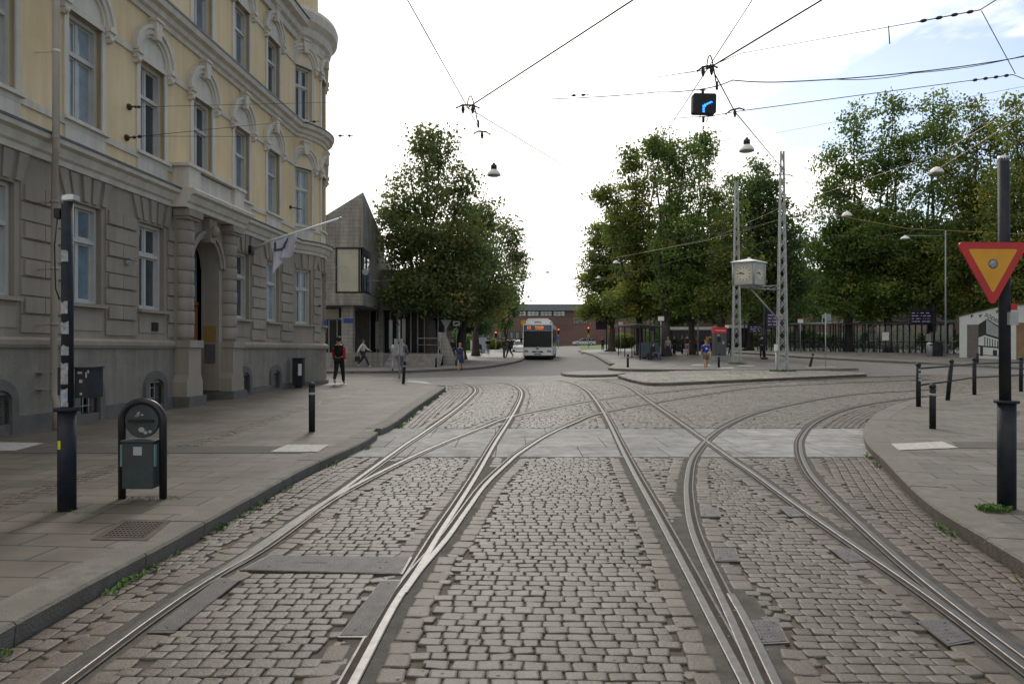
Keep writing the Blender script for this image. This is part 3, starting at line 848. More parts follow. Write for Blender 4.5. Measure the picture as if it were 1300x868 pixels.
# drain grate in the left pavement
gq = [G(x,y,.125) for x,y in ((130,681),(182,682),(206,663),(160,662))]
c = sum(gq, Vector((0,0,0)))/4
o = thing('drain_grate', 'rusty square drain grate in the left pavement close to the kerb', 'drain grate', (c.x,c.y,.12))
mb = MB()
ex = gq[1]-gq[0]; ey = gq[3]-gq[0]
for i in range(9):
    a = gq[0]+ey*(i/8-.02); b = a+ex; w_ = ey*.05
    mb.prism([(a.x,a.y),(b.x,b.y),(b.x+w_.x,b.y+w_.y),(a.x+w_.x,a.y+w_.y)], .115, .131)
for i in range(11):
    a = gq[0]+ex*(i/10-.02); b = a+ey; w_ = ex*.035
    mb.prism([(a.x,a.y),(a.x+w_.x,a.y+w_.y),(b.x+w_.x,b.y+w_.y),(b.x,b.y)], .115, .1302)
build('grate', mb, mat('rusty_iron', (.045,.036,.03), .8, (.07,.052,.04), 20), o)
mb = MB(); mb.prism([(p.x,p.y) for p in gq], .10, .1245); build('pit', mb, K['dark'], o)
# concrete surround of the grate
mb = MB()
oo = [c+(p-c)*1.35 for p in gq]
for i in range(4): mb.prism([(gq[i].x,gq[i].y),(oo[i].x,oo[i].y),(oo[(i+1)%4].x,oo[(i+1)%4].y),(gq[(i+1)%4].x,gq[(i+1)%4].y)], .11, .1265)
build('surround', mb, K['bed'], o)

# ------------------------------------------------------------------ yellow corner building
K['yellow'] = mat('yellow_render', (.70,.545,.32), .85, (.65,.50,.29), 1.2, c3=(.73,.58,.36), sc3=.35, streak=.12, bump=.15, bsc=80)
K['cream'] = mat('cream_stucco', (.64,.59,.50), .8, (.57,.525,.45), 2.5, streak=.18, bump=.1, bsc=60)
K['rust'] = mat('grey_rusticated_render', (.30,.258,.205), .85, (.262,.226,.18), 2.2, c3=(.33,.285,.228), sc3=.5, streak=.16, bump=.25, bsc=50)
K['plinth'] = mat('rough_plinth_render', (.28,.25,.21), .9, (.215,.192,.16), 3, bump=.9, bsc=38, streak=.25, c3=(.235,.212,.178), sc3=.6)
K['stoneb'] = mat('grey_plinth_stone', (.135,.128,.115), .8, (.1,.095,.088), 4, bump=.3)
K['frame'] = mat('window_paint', (.52,.51,.47), .55, (.45,.44,.41), 3)
K['curtain'] = mat('curtain', (.45,.45,.43), .9, (.35,.35,.33), 2)
K['orange'] = mat('orange_oak_door', (.30,.115,.03), .45, (.22,.08,.02), 5)
K['brass'] = mat('brass_plate', (.42,.30,.10), .4, metal=.4)
BO = Vector((-8.61, 12.26, 0)); U = Vector((.0662,.9978,0)).normalized(); NN = Vector((.9978,-.0662,0)).normalized()
def FM(s, t, z): q = BO + U*s + NN*t; return Vector((q.x, q.y, z - .011*s*(1 if z > .2 else 0)))
TC, TT, TR = 14.47, -1.7, 2.2
def TM(s, t, z):                                      # s = arc length from the facade normal
    a = s/TR; r_ = TR+t; return FM(TC+r_*math.sin(a), TT+r_*math.cos(a), z)
BLD = thing('corner_building', 'yellow and grey three storey corner building with arched window hoods and rounded corner', 'building', tuple(FM(4,0,.12)))
def sbox(mb, M, s0, s1, t0, t1, z0, z1, ds=.25, curved=False, mi=0):
    if not curved: mb.box((s0,t0,z0),(s1,t1,z1), M, mi); return
    n = max(1, int(math.ceil((s1-s0)/ds)))
    vs = []; fs = []
    for i in range(n+1):
        s = s0+(s1-s0)*i/n
        for t, z in ((t0,z0),(t1,z0),(t1,z1),(t0,z1)): vs.append(M(s,t,z))
    for i in range(n):
        for k in range(4): fs.append((i*4+k, i*4+(k+1)%4, (i+1)*4+(k+1)%4, (i+1)*4+k))
    fs += [(3,2,1,0), (n*4,n*4+1,n*4+2,n*4+3)]
    mb.add(vs, fs, mi=mi)
def sprof(mb, M, s0, s1, prof, curved=False, ds=.2):
    """extrude a (t,z) profile along s"""
    n = max(1, int(math.ceil((s1-s0)/ds))) if curved else 1; m = len(prof); vs = []; fs = []
    for i in range(n+1):
        s = s0+(s1-s0)*i/n
        for t, z in prof: vs.append(M(s,t,z))
    for i in range(n):
        for k in range(m-1): fs.append((i*m+k, (i+1)*m+k, (i+1)*m+k+1, i*m+k+1))
    fs += [tuple(range(m)), tuple(n*m+k for k in range(m-1,-1,-1))]
    mb.add(vs, fs)
WK = [(11.77+2.32*k-12.26)*1.0022 for k in range(-2, 6)]
SMIN, SMAX = WK[0]-1.3, 13.12
def wall_with_holes(mb, M, s0, s1, z0, z1, holes, t0=-.42, t1=0, curved=False):
    holes = sorted(holes); cur = s0
    for hs0, hs1, hz0, hz1 in holes:
        if hs0 > cur: sbox(mb, M, cur, hs0, t0, t1, z0, z1, curved=curved)
        if hz0 > z0: sbox(mb, M, hs0, hs1, t0, t1, z0, hz0, curved=curved)
        if hz1 < z1: sbox(mb, M, hs0, hs1, t0, t1, hz1, z1, curved=curved)
        cur = hs1
    if s1 > cur: sbox(mb, M, cur, s1, t0, t1, z0, z1, curved=curved)
HW = .5; TW = .38
# floor heights
GF = (2.48, 4.45); F1_ = (6.03, 8.1); F2_ = (9.85, 11.75)
w_y = MB(); w_g = MB()
PS = WK[5]                                            # portal axis
gh = [(s-HW, s+HW, *GF) for s in WK if abs(s-PS) > .1]
bh = [(s-.3, s+.3, .30, .80) for s in WK if abs(s-PS) > .1]
wall_with_holes(w_g, FM, SMIN, PS-.78, 1.75, 5.1, [h for h in gh if h[1] < PS], t1=0)
wall_with_holes(w_g, FM, PS+.78, SMAX, 1.75, 5.1, [h for h in gh if h[0] > PS])
w_p = MB()
wall_with_holes(w_p, FM, SMIN, PS-.78, .0, 1.62, [h for h in bh if h[1] < PS], t1=.06)
wall_with_holes(w_p, FM, PS+.78, SMAX, .0, 1.62, [h for h in bh if h[0] > PS], t1=.06)
wall_with_holes(w_y, FM, SMIN, SMAX, 5.1, 9.3, [(s-HW, s+HW, *F1_) for s in WK])
wall_with_holes(w_y, FM, SMIN, SMAX, 9.3, 12.7, [(s-HW, s+HW, *F2_) for s in WK])
wall_with_holes(w_y, FM, SMIN, SMAX, 13.3, 17.0, [(s-HW, s+HW, 14.2, 16.2) for s in WK], t0=-.6, t1=-.12)
# turret
a0, a1 = -TR*R(48), TR*R(150)
tw = [TR*R(-30), TR*R(8), TR*R(46), TR*R(84)]
wall_with_holes(w_g, TM, a0, a1, 1.75, 5.1, [(s-TW, s+TW, *GF) for s in tw], t0=-.35, curved=True)
wall_with_holes(w_p, TM, a0, a1, 0, 1.62, [], t0=-.35, t1=.06, curved=True)
wall_with_holes(w_y, TM, a0, a1, 5.1, 12.5, [(s-TW, s+TW, *F1_) for s in tw], t0=-.35, curved=True) if False else None
wall_with_holes(w_y, TM, a0, a1, 5.1, 9.3, [(s-TW, s+TW, *F1_) for s in tw], t0=-.35, curved=True)
wall_with_holes(w_y, TM, a0, a1, 9.3, 12.7, [(s-TW, s+TW, *F2_) for s in tw], t0=-.35, curved=True)
wall_with_holes(w_y, TM, a0, a1, 12.7, 17, [], t0=-.6, t1=-.25, curved=True)
build('upper_wall', w_y, K['yellow'], BLD); build('rusticated_wall', w_g, K['rust'], BLD); build('plinth_wall', w_p, K['plinth'], BLD)
# inside: closed body behind the windows
mb = MB()
mb.box((SMIN,-1.3,0),(SMAX+1.0,-1.2,17), FM); mb.box((SMIN,-9,0),(SMAX+2.4,-8.8,17), FM); mb.box((SMIN,-9,0),(SMIN+.1,-.2,17), FM)
mb.box((SMAX+2.2,-9,0),(SMAX+2.4,-3,17), FM); mb.box((SMIN,-9,16.9),(SMAX+2,-.4,17.1), FM)
for z in (1.7,5.5,9.5,13.2): mb.box((SMIN,-1.25,z-.1),(SMAX+1.0,-.4,z), FM)
mb.lathe([(1.45,0),(1.45,17)], 20, (0,0,0), M=lambda x,y,z: FM(TC+x, TT+y, z))
build('interior_wall', mb, K['dark'], BLD)
# bands, cornices
mb = MB()
def band(prof): sprof(mb, FM, SMIN, SMAX, prof); sprof(mb, TM, a0+.25, a1, prof, True)
band([(-.05,5.02),(.06,5.02),(.08,5.12),(.14,5.16),(.2,5.3),(.3,5.34),(.32,5.42),(.28,5.47),(-.05,5.5)])
band([(-.05,5.86),(.035,5.86),(.035,6.0),(-.05,6.0)])
band([(-.05,8.10),(.04,8.10),(.05,8.22),(-.05,8.22)])
band([(-.05,9.2),(.06,9.2),(.08,9.3),(.16,9.34),(.18,9.46),(.3,9.5),(.34,9.62),(.3,9.68),(-.05,9.72)])
band([(-.05,11.75),(.04,11.75),(.05,11.87),(-.05,11.87)])
build('string_course', mb, K['cream'], BLD)
mb = MB()
sprof(mb, FM, SMIN, SMAX+.3, [(-.1,12.6),(.1,12.6),(.12,12.8),(.24,12.86),(.28,13.05),(.48,13.12),(.52,13.3),(.45,13.36),(-.1,13.42)])
sprof(mb, TM, a0+.1, a1, [(-.1,12.45),(.04,12.45),(.1,12.75),(.22,12.85),(.28,13.1),(.46,13.3),(.5,13.6),(.45,13.75),(-.3,13.85)], True)
build('roof_cornice', mb, K['cream'], BLD)
mb = MB()
sprof(mb, FM, SMIN, SMAX, [(.3,5.425),(.335,5.425),(.34,5.47),(-.05,5.512)]); sprof(mb, TM, a0+.25, a1, [(.3,5.425),(.335,5.425),(.34,5.47),(-.05,5.512)], True)
sprof(mb, FM, SMIN, SMAX, [(.3,9.625),(.355,9.625),(.36,9.675),(-.05,9.735)]); sprof(mb, TM, a0+.25, a1, [(.3,9.625),(.355,9.625),(.36,9.675),(-.05,9.735)], True)
sprof(mb, FM, SMIN, SMAX+.3, [(.4,13.32),(.56,13.32),(.56,13.36),(-.1,13.46)])
build('flashing', mb, mat('grey_flashing', (.12,.125,.13), .5, metal=.3), BLD)
mb = MB()
def pband(prof, sa=SMIN, sb=SMAX): sprof(mb, FM, sa, sb, prof)
lp_ = [(-.05,1.6),(.1,1.6),(.13,1.66),(.13,1.74),(.05,1.79),(-.05,1.8)]
pband(lp_, SMIN, PS-1.3); pband(lp_, PS+1.3, SMAX); sprof(mb, TM, a0+.25, a1, lp_, True)
build('plinth_ledge', mb, K['rust'], BLD)
mb = MB()
cur = SMIN
for s in [x for x in WK if abs(x-PS) > .1] + [None]:
    pass
def stone_base(sa, sb):
    if sb-sa > .02: mb.box((sa,.055,0),(sb,.12,.42), FM)
edges = [SMIN]
for s in WK:
    if abs(s-PS) < .1: stone_base(edges[-1], PS-1.62); edges.append(PS+1.62)
    else: stone_base(edges[-1], s-.45); edges.append(s+.45)
stone_base(edges[-1], SMAX)
sbox(mb, TM, a0+.25, a1, .055, .14, 0, .42, curved=True)
build_each('stone_base', mb, K['stoneb'], BLD)

# rusticated blocks
mb = MB()
CO = .33
def blocks(M, s0, s1, z0, z1, curved=False, first=0):
    z = z0; k = first
    while z < z1-.05:
        h = min(CO, z1-z)
        if k % 2 == 0: sbox(mb, M, s0, s1, -.02, .035, z+.012, z+h-.012, curved=curved)
        else:
            w_ = s1-s0; a = s0+w_*.06; b = s1-w_*.06; c_ = (a+b)/2
            sbox(mb, M, s0, s1, -.02, .02, z+.012, z+h-.012, curved=curved)
            if w_ > .9:
                sbox(mb, M, a, c_-.008, .015, .06, z+.03, z+h-.03, curved=curved); sbox(mb, M, c_+.008, b, .015, .06, z+.03, z+h-.03, curved=curved)
            else: sbox(mb, M, a, b, .015, .06, z+.03, z+h-.03, curved=curved)
        z += CO; k += 1
gs = [s for s in WK if abs(s-PS) > .1]
for a, b in zip(WK, WK[1:]):
    s0, s1 = a+HW+.12, b-HW-.12
    if abs(a-PS) < .1: s0 = PS+1.4
    if abs(b-PS) < .1: s1 = PS-1.4
    blocks(FM, s0, s1, 1.86, 4.5)
blocks(FM, SMIN, WK[0]-HW-.12, 1.86, 4.5); blocks(FM, WK[-1]+HW+.12, SMAX-.3, 1.86, 4.5)
for a, b in zip(tw, tw[1:]): blocks(TM, a+TW+.1, b-TW-.1, 1.86, 4.5, True)
def vouss(M, s, curved=False, hw=HW):
    # flat arch of raised wedge stones above the opening
    for k in range(-2, 3):
        b0 = s+k*.27-.075; b1 = s+k*.27+.075; lean = k*.07
        mb.prism([(b0,4.5),(b1,4.5),(b1+lean+.04,5.0),(b0+lean-.04,5.0)], -.02, .055 if k % 2 == 0 else .035, lambda x,z,t: M(x,t,z))
for s in gs: vouss(FM, s)
for s in tw: vouss(TM, s, True, TW)
build('rustication', mb, K['rust'], BLD)

# windows
def window(M, s, hw, z0, z1, kind, curved=False, trans=.36, openc=False):
    f = MB(); g = MB(); tf = -.2
    def b(x0, x1, y0, y1, ta=tf-.05, tb=tf+.02): f.box((s+x0, ta, y0), (s+x1, tb, y1), M)
    b(-hw,-hw+.06,z0,z1,tf-.05,tf+.09); b(hw-.06,hw,z0,z1,tf-.05,tf+.09); b(-hw+.06,hw-.06,z1-.07,z1,tf-.05,tf+.09); b(-hw+.06,hw-.06,z0,z0+.06,tf-.05,tf+.09)
    zt_ = z1-(z1-z0)*trans
    b(-hw+.06,hw-.06,zt_-.04,zt_+.04,tf-.03,tf+.075)
    b(-.035,.035,z0+.06,zt_-.04); b(-.035,.035,zt_+.04,z1-.07)
    for xa in (-hw+.06, .035):
        xb = xa+hw-.095
        for ya, yb in ((z0+.06,zt_-.04),(zt_+.04,z1-.07)):
            f.box((s+xa,tf-.04,ya),(s+xa+.04,tf+.005,yb), M); f.box((s+xb-.04,tf-.04,ya),(s+xb,tf+.005,yb), M)
            f.box((s+xa+.04,tf-.04,yb-.04),(s+xb-.04,tf+.004,yb), M); f.box((s+xa+.04,tf-.04,ya),(s+xb-.04,tf+.004,ya+.05), M)
    o = build('window', f, K['frame'], BLD)
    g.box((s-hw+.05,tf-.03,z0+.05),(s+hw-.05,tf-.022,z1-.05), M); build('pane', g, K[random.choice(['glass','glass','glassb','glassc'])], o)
    if random.random() < .7:
        c_ = MB()
        n = 6; ww = random.uniform(.12,.22)
        for sg in (-1, 1):
            for i in range(n):
                x0 = s+sg*(hw-.07)-sg*ww*i/n; c_.box((min(x0,x0-sg*ww/n),tf-.0215,z0+.07),(max(x0,x0-sg*ww/n),tf-.0195+.002*(i%2),zt_-.05), M)
    return o
def surround(s, M, hw, z0, z1, curved=False, arch=True, apron=True):
    m = MB()
    def b(x0,x1,t0,t1,y0,y1): sbox(m, M, s+x0, s+x1, t0, t1, y0, y1, curved=curved)
    b(-hw-.13,-hw,-.1,.035,z0-.0,z1); b(hw,hw+.13,-.1,.035,z0,z1)
    b(-hw-.16,hw+.16,-.1,.10,z0-.07,z0)           # sill
    if apron: b(-hw-.1,hw+.1,-.02,.03,z0-.52,z0-.07)
    if arch:
        zc = z1+.10; ri, ro = hw+.02, hw+.30
        b(-hw-.13,hw+.13,-.1,.05,z1,z1+.08)
        n = 20
        pan = [(s-ri, zc)] + [(s+ri*math.cos(math.pi-math.pi*i/n), zc+ri*1.02*math.sin(math.pi*i/n)) for i in range(1,n)] + [(s+ri, zc)]
        m.prism(pan, -.05, .012, lambda x,z,t: M(x,t,z))
        for r0, r1, th in ((ri, ri+.08, .055), (ri+.08, ri+.2, .10), (ri+.2, ro, .14)):
            for i in range(n):
                a, c_ = math.pi*i/n, math.pi*(i+1)/n
                p = [(s+r0*math.cos(a), zc+r0*1.02*math.sin(a)), (s+r1*math.cos(a), zc+r1*1.02*math.sin(a)), (s+r1*math.cos(c_), zc+r1*1.02*math.sin(c_)), (s+r0*math.cos(c_), zc+r0*1.02*math.sin(c_))]
                m.prism(p, -.04, th, lambda x,z,t: M(x,t,z))
        for sg in (-1, 1):                              # scrolled consoles
            x = sg*(hw+.17)
            b(x-.1,x+.1,-.02,.17,zc-.06,zc+.05); b(x-.085,x+.085,-.02,.13,zc-.17,zc-.06); b(x-.06,x+.06,-.02,.10,zc-.27,zc-.17)
            m.ball(M(s+x,.1,zc-.2), .065, 8)
        m.prism([(s-.08,zc+ri-.02),(s+.08,zc+ri-.02),(s+.13,zc+ro+.14),(s-.13,zc+ro+.14)], -.02, .19, lambda x,z,t: M(x,t,z))
        b(-.15,.15,-.02,.22,zc+ro+.12,zc+ro+.19)
    build('window_surround', m, K['cream'], BLD)
for s in WK:
    for z in (F1_, F2_):
        window(FM, s, HW, *z, 'u'); surround(s, FM, HW, *z, apron=(z is F1_))
    window(FM, s, HW, 14.2, 16.2, 'u')
    if abs(s-PS) > .1:
        window(FM, s, HW, *GF, 'g')
for s in tw[:3]:
    for z in (F1_, F2_):
        window(TM, s, TW, *z, 'u', True); surround(s, TM, TW, *z, True, apron=(z is F1_))
    window(TM, s, TW, *GF, 'g', True)
mb = MB()
for s in gs: mb.box((s-HW-.08,-.1,GF[0]-.07),(s+HW+.08,.11,GF[0]), FM); mb.box((s-HW-.02,-.02,1.95),(s+HW+.02,.02,GF[0]-.16), FM)
for s in tw: sbox(mb, TM, s-TW-.08, s+TW+.08, -.1, .11, GF[0]-.07, GF[0], curved=True)
build_each('window_sill', mb, K['rust'], BLD)
# basement windows with arched stone surrounds and bars
for s in gs:
    m = MB(); n = 10
    for i in range(n):
        a, c_ = math.pi*i/n, math.pi*(i+1)/n
        p = [(s+.3*math.cos(a), .72+.17*math.sin(a)), (s+.45*math.cos(a), .72+.36*math.sin(a)), (s+.45*math.cos(c_), .72+.36*math.sin(c_)), (s+.3*math.cos(c_), .72+.17*math.sin(c_))]
        m.prism(p, -.02, .125, lambda x,z,t: FM(x,t,z))
    for sg in (-1, 1): m.box((s+sg*.375-.075,-.02,.05),(s+sg*.375+.075,.125,.72), FM)
    m.box((s-.3,-.1,.12),(s+.3,.1,.3), FM)
    o = build('cellar_window_surround', m, K['stoneb'], BLD)
    m = MB(); m.box((s-.3,-.2,.28),(s+.3,-.18,.9), FM); build('cellar_pane', m, K['glass2'], o)
    m = MB()
    for x in (-.18,0,.18): m.tube([FM(s+x,-.05,.28), FM(s+x,-.05,.86)], .012, 6)
    for z in (.45,.68): m.tube([FM(s-.3,-.05,z), FM(s+.3,-.05,z)], .01, 6)
    build('window_bars', m, K['frame'], o)

# portal
m = MB()
ph = .72; zs = 3.78
m.box((PS-1.55,-.02,5.1),(PS+1.55,.36,5.16), FM)
for sg in (-1, 1):
    x = PS+sg*1.17
    # jamb wall, banded half column, pedestal
    m.box((min(x-sg*.45,x+sg*.28),-.4,.45),(max(x-sg*.45,x+sg*.28),.1,5.1), FM)
    z = 1.86; k = 0
    while z < 4.75:
        r_ = .262 if k % 2 else .25
        prof = [(r_,z+.012),(r_+.006,z+.022),(r_+.006,z+.308),(r_,z+.318)]
        m.lathe(prof, 18, (0,0,0), True, M=lambda X,Y,Z,x=x: FM(x+X, .12+Y*.95, Z)); z += .33; k += 1
    m.box((x-.34,.05,4.83),(x+.34,.46,5.0), FM); m.box((x-.3,.05,4.76),(x+.3,.40,4.83), FM)
    m.lathe([(.235,1.8),(.235,4.9)], 18, (0,0,0), True, M=lambda X,Y,Z,x=x: FM(x+X, .12+Y*.95, Z))
    # flared pedestal
    m.box((x-.33,.0,1.62),(x+.33,.47,1.8), FM)
    m.prism([(x-.3,1.62),(x-.3,.95),(x-.38,.78),(x-.38,.42),(x+.38,.42),(x+.38,.78),(x+.3,.95),(x+.3,1.62)], .0, .42, lambda a,z,t: FM(a,t,z))
# arch wall between columns
n = 18
arc = [(PS+ph*math.cos(math.pi*i/n), zs+ph*math.sin(math.pi*i/n)) for i in range(n+1)]
for (xa, za), (xb, zb) in zip(arc, arc[1:]): m.prism([(xa,za),(xa,5.1),(xb,5.1),(xb,zb)], -.42, .1, lambda a,z,t: FM(a,t,z))
for i in range(n):
    a, c_ = math.pi*i/n, math.pi*(i+1)/n
    for r0, r1, th in ((ph,ph+.1,.15),(ph+.1,ph+.2,.2)):
        p = [(PS+r0*math.cos(a), zs+r0*math.sin(a)), (PS+r1*math.cos(a), zs+r1*math.sin(a)), (PS+r1*math.cos(c_), zs+r1*math.sin(c_)), (PS+r0*math.cos(c_), zs+r0*math.sin(c_))]
        m.prism(p, .05, th, lambda x,z,t: FM(x,t,z))
# carved keystone head
m.prism([(PS-.12,4.38),(PS+.12,4.38),(PS+.2,5.0),(PS-.2,5.0)], .05, .3, lambda x,z,t: FM(x,t,z))
m.ball(FM(PS,.34,4.68), .13, 10, sc=(1,1,1.25)); m.ball(FM(PS,.44,4.66), .035, 8)
build('portal', m, K['rust'], BLD)
m = MB()
for sg in (-1, 1):
    x = PS+sg*1.17; m.box((x-.42,-.4,0),(x+.42,.5,.43), FM)
build_each('portal_base', m, K['stoneb'], BLD)
m = MB()
sprof(m, FM, PS-1.62, PS+1.62, [(.0,5.02),(.42,5.02),(.44,5.12),(.5,5.16),(.56,5.3),(.66,5.34),(.68,5.42),(.62,5.47),(.0,5.52)])
for x0, x1 in ((PS-1.5,PS-.95),(PS+.95,PS+1.5)): m.box((x0,.0,5.5),(x1,.45,6.02), FM)
m.box((PS-.95,.0,5.5),(PS+.95,.36,5.98), FM)
m.box((PS-1.58,-.0,6.02),(PS+1.58,.5,6.10), FM)
build('portal_parapet', m, K['cream'], BLD)
m = MB(); m.box((PS-ph-.02,-.62,.1),(PS+ph+.02,-.56,4.6), FM); o = build('door_recess_wall', m, K['dark'], BLD)
d = MB(); d.box((PS-ph,-.56,.14),(PS-.01,-.5,2.75), FM); d.box((PS+.01,-.56,.14),(PS+ph,-.5,2.75), FM); d.box((PS-ph,-.56,2.77),(PS+ph,-.48,2.87), FM)
for xa, xb in ((PS-ph+.1,PS-.1),(PS+.1,PS+ph-.1)):
    for za, zb in ((.3,1.1),(1.2,2.6)): d.box((xa,-.5,za),(xb,-.475,zb), FM)
do = build('door', d, K['orange'], BLD)
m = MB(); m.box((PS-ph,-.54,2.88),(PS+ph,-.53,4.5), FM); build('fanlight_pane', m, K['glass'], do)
m = MB(); m.tube([FM(PS-.06,-.44,1.0), FM(PS-.06,-.44,1.4)], .015, 6); build('handle', m, K['brass'], do)
m = MB(); m.box((PS+ph-.012,-.33,1.78),(PS+ph-.001,.02,2.22), FM) ; build('brass_plaque', m, K['brass'], BLD)
m = MB(); m.box((PS+ph-.02,-.3,1.2),(PS+ph-.002,-.0,1.72), FM); build('intercom_panel', m, mat('intercom', (.12,.115,.11), .5), BLD)
# downpipes: a white one above, a grey one below, with brackets
dp = .51
m = MB(); m.tube([FM(dp,.38,17.0), FM(dp,.38,5.36)], .06, 12)
for z in (6.9,8.6,10.6,12.3): m.lathe([(.068,z),(.068,z+.05)], 12, M=lambda X,Y,Z: FM(dp+X,.38+Y,Z)); m.box((dp-.012,-.0,z+.01),(dp+.012,.34,z+.03), FM)
build('downpipe', m, mat('pipe_cream', (.68,.64,.56), .6, (.6,.56,.49), 2), BLD)
m = MB(); m.tube([FM(dp,.38,5.36), FM(dp,.38,5.1), FM(dp,.36,4.9), FM(dp,.34,1.0), FM(dp,.34,.75), FM(dp-.02,.4,.62), FM(dp-.02,.4,.14)], .058, 12)
for z in (4.2,3.0,2.0): m.lathe([(.07,z),(.07,z+.05)], 12, M=lambda X,Y,Z: FM(dp+X,.35+Y,Z)); m.box((dp-.012,.0,z),(dp+.012,.3,z+.02), FM)
for z in (1.15,.85): m.box((dp-.09,-.0,z),(dp+.09,.36,z+.02), FM)
build('downpipe', m, K['rust'], BLD)
# small camera arm, air grille, street name sign
m = MB(); m.box((3.05,.06,3.42),(3.2,.1,3.5), FM); m.tube([FM(3.12,.08,3.46), FM(3.12,.32,3.40)], .012, 6); m.tube([FM(3.12,.08,3.56), FM(3.12,.32,3.40)], .008, 6); build('wall_bracket', m, K['grey'], BLD)
m = MB(); m.box((4.1,.03,2.0),(4.35,.045,2.2), FM); build('air_grille', m, K['dark'], BLD)
K['signblue'] = mat('sign_blue', (.02,.06,.28), .5)
m = MB(); ss = TR*R(2); m.box((ss-.02,.07,2.45),(ss+.42,.085,2.72), TM); sb = build('street_name_sign', m, K['signblue'], BLD)
for (s_, zz) in ((TR*R(-12), 3.15), ):
    m = MB(); m.box((s_,.08,zz),(s_+.05,.16,zz+.06), TM); build('wall_bracket', m, K['black'], BLD)

# flag pole with a crumpled pale flag
fp0, fp1 = FM(9.2,.05,4.02), None
d0 = FM(9.2,.05,4.0); P0 = A(345,305,20.4); P1 = A(432,277,21.6)
o = thing('flagpole', 'white pole slanting out from the facade with a ribbed tip', 'flagpole', tuple(P0))
m = MB(); m.tube([FM(9.35,.05,P0.z-.03), P0, P1], [.05,.035,.03], 10); build('pole', m, K['wht'], o)
m = MB(); m.ball(P1, .05, 10); build('finial', m, K['silver'], o)
m = MB(); m.box((9.25,-.02,P0.z-.15),(9.5,.08,P0.z+.1), FM); build('wall_bracket', m, K['black'], o)
m = MB(); nx, ny = 14, 12; vs = []
for j in range(ny+1):
    for i in range(nx+1):
        u, v = i/nx, j/ny
        b = P0.lerp(P1, -.02+.36*u)
        L_ = .85*(1-.45*u)+.25*math.exp(-((u-.1)/.1)**2)
        vs.append(b+Vector((.05*math.sin(u*14+v*3)+.03*v*math.sin(u*9), .09*math.sin(u*17+v*2)*(.3+v), -.03-L_*v-.05*math.sin(u*11)*v)))
m.add(vs, [(j*(nx+1)+i, j*(nx+1)+i+1, (j+1)*(nx+1)+i+1, (j+1)*(nx+1)+i) for j in range(ny) for i in range(nx)], True)
fm = mat('flag_cloth', (.56,.54,.57), .9, (.46,.44,.48), 4)
fo = build('flag', m, fm, label='pale whitish lilac flag with a dark ring hanging crumpled from the slanting pole', cat='flag')
m = MB()
def fpnt(u, v): i = u*nx; j = v*ny; a = Vector(vs[int(j)*(nx+1)+int(i)]); return a
ring = []
for k in range(15):
    a = math.pi*(1.0+k/14*.95); u = .42+.3*math.cos(a); v = .04-.42*math.sin(a)
    i = min(nx-1e-3, max(0, u*nx)); j = min(ny-1e-3, max(0, v*ny)); i0, j0 = int(i), int(j); fi, fj = i-i0, j-j0
    q = [Vector(vs[(j0+b_)*(nx+1)+i0+a_]) for b_ in (0,1) for a_ in (0,1)]
    ring.append((q[0]*(1-fi)+q[1]*fi)*(1-fj)+(q[2]*(1-fi)+q[3]*fi)*fj + Vector((.01,-.03,0)))
m.tube(ring, .03, 6); build('ring_emblem', m, mat('flag_ring', (.09,.06,.11), .9), fo)
sol = fo.modifiers.new('thickness', 'SOLIDIFY'); sol.thickness = .004

# ------------------------------------------------------------------ concrete library
K['conc'] = mat('board_marked_concrete', (.36,.34,.305), .9, (.27,.255,.23), 2.5, bump=.3, bsc=30, streak=.45, c3=(.27,.25,.225), sc3=.5)
nt_ = K['conc'].node_tree; b_ = nt_.nodes['Principled BSDF']
tcn = nt_.nodes.new('ShaderNodeTexCoord'); wv = nt_.nodes.new('ShaderNodeTexWave'); wv.bands_direction = 'Z'; wv.inputs['Scale'].default_value = 1.3; wv.inputs['Distortion'].default_value = .6
nt_.links.new(tcn.outputs['Object'], wv.inputs['Vector'])
lk = b_.inputs['Base Color'].links[0].from_socket
vm = nt_.nodes.new('ShaderNodeMix'); vm.data_type = 'RGBA'; vm.blend_type = 'MULTIPLY'; vm.inputs[0].default_value = .14
nt_.links.new(lk, vm.inputs[6]); nt_.links.new(wv.outputs['Color'], vm.inputs[7]); nt_.links.new(vm.outputs[2], b_.inputs['Base Color'])
LB = thing('library_building', 'board marked concrete building with a steep slanting roof and one big corner window', 'building', (-10, 48, 0))
zb = 4.05
m = MB()
# upper volume: side view polygon on the front (x,z) lofted to a lower rear edge
xf0, xf1 = -15.5, -9.45; yf, yb = 45.0, 52.5
def topz(x): return 11.2 - (xf1-x)*.62
# solid with openings left for the corner window: assemble from slabs
def wedge(x0, x1, z0, yA, yB, fA, fB):          # column of wall whose top follows the slope
    vs = [(x0,yA,z0),(x1,yA,z0),(x1,yB,z0),(x0,yB,z0),(x0,yA,fA(x0)),(x1,yA,fA(x1)),(x1,yB,fB(x1)),(x0,yB,fB(x0))]
    m.add(vs, [(0,3,2,1),(4,5,6,7),(0,1,5,4),(1,2,6,5),(2,3,7,6),(3,0,4,7)])
wz0, wz1 = 4.9, 7.65
ft = topz; bt = lambda x: topz(x)-2.1
wedge(xf0, xf1, wz1, yf, yb, ft, bt)
m.box((xf0,yf,4.75),(-11.2,yb,wz1-.003)); m.box((xf0,yf+.02,zb),(xf1-.02,yb,4.75+.12))
m.box((xf0,yf-.12,zb-.02),(xf1+.02,yb,4.76))
m.box((-11.2,47.4,4.87),(xf1+.004,yb,wz1-.004))
build('upper_storey_wall', m, K['conc'], LB)
m = MB(); m.box((-11.2,yf+.04,4.88),(-9.62,yf+.1,7.62)); 
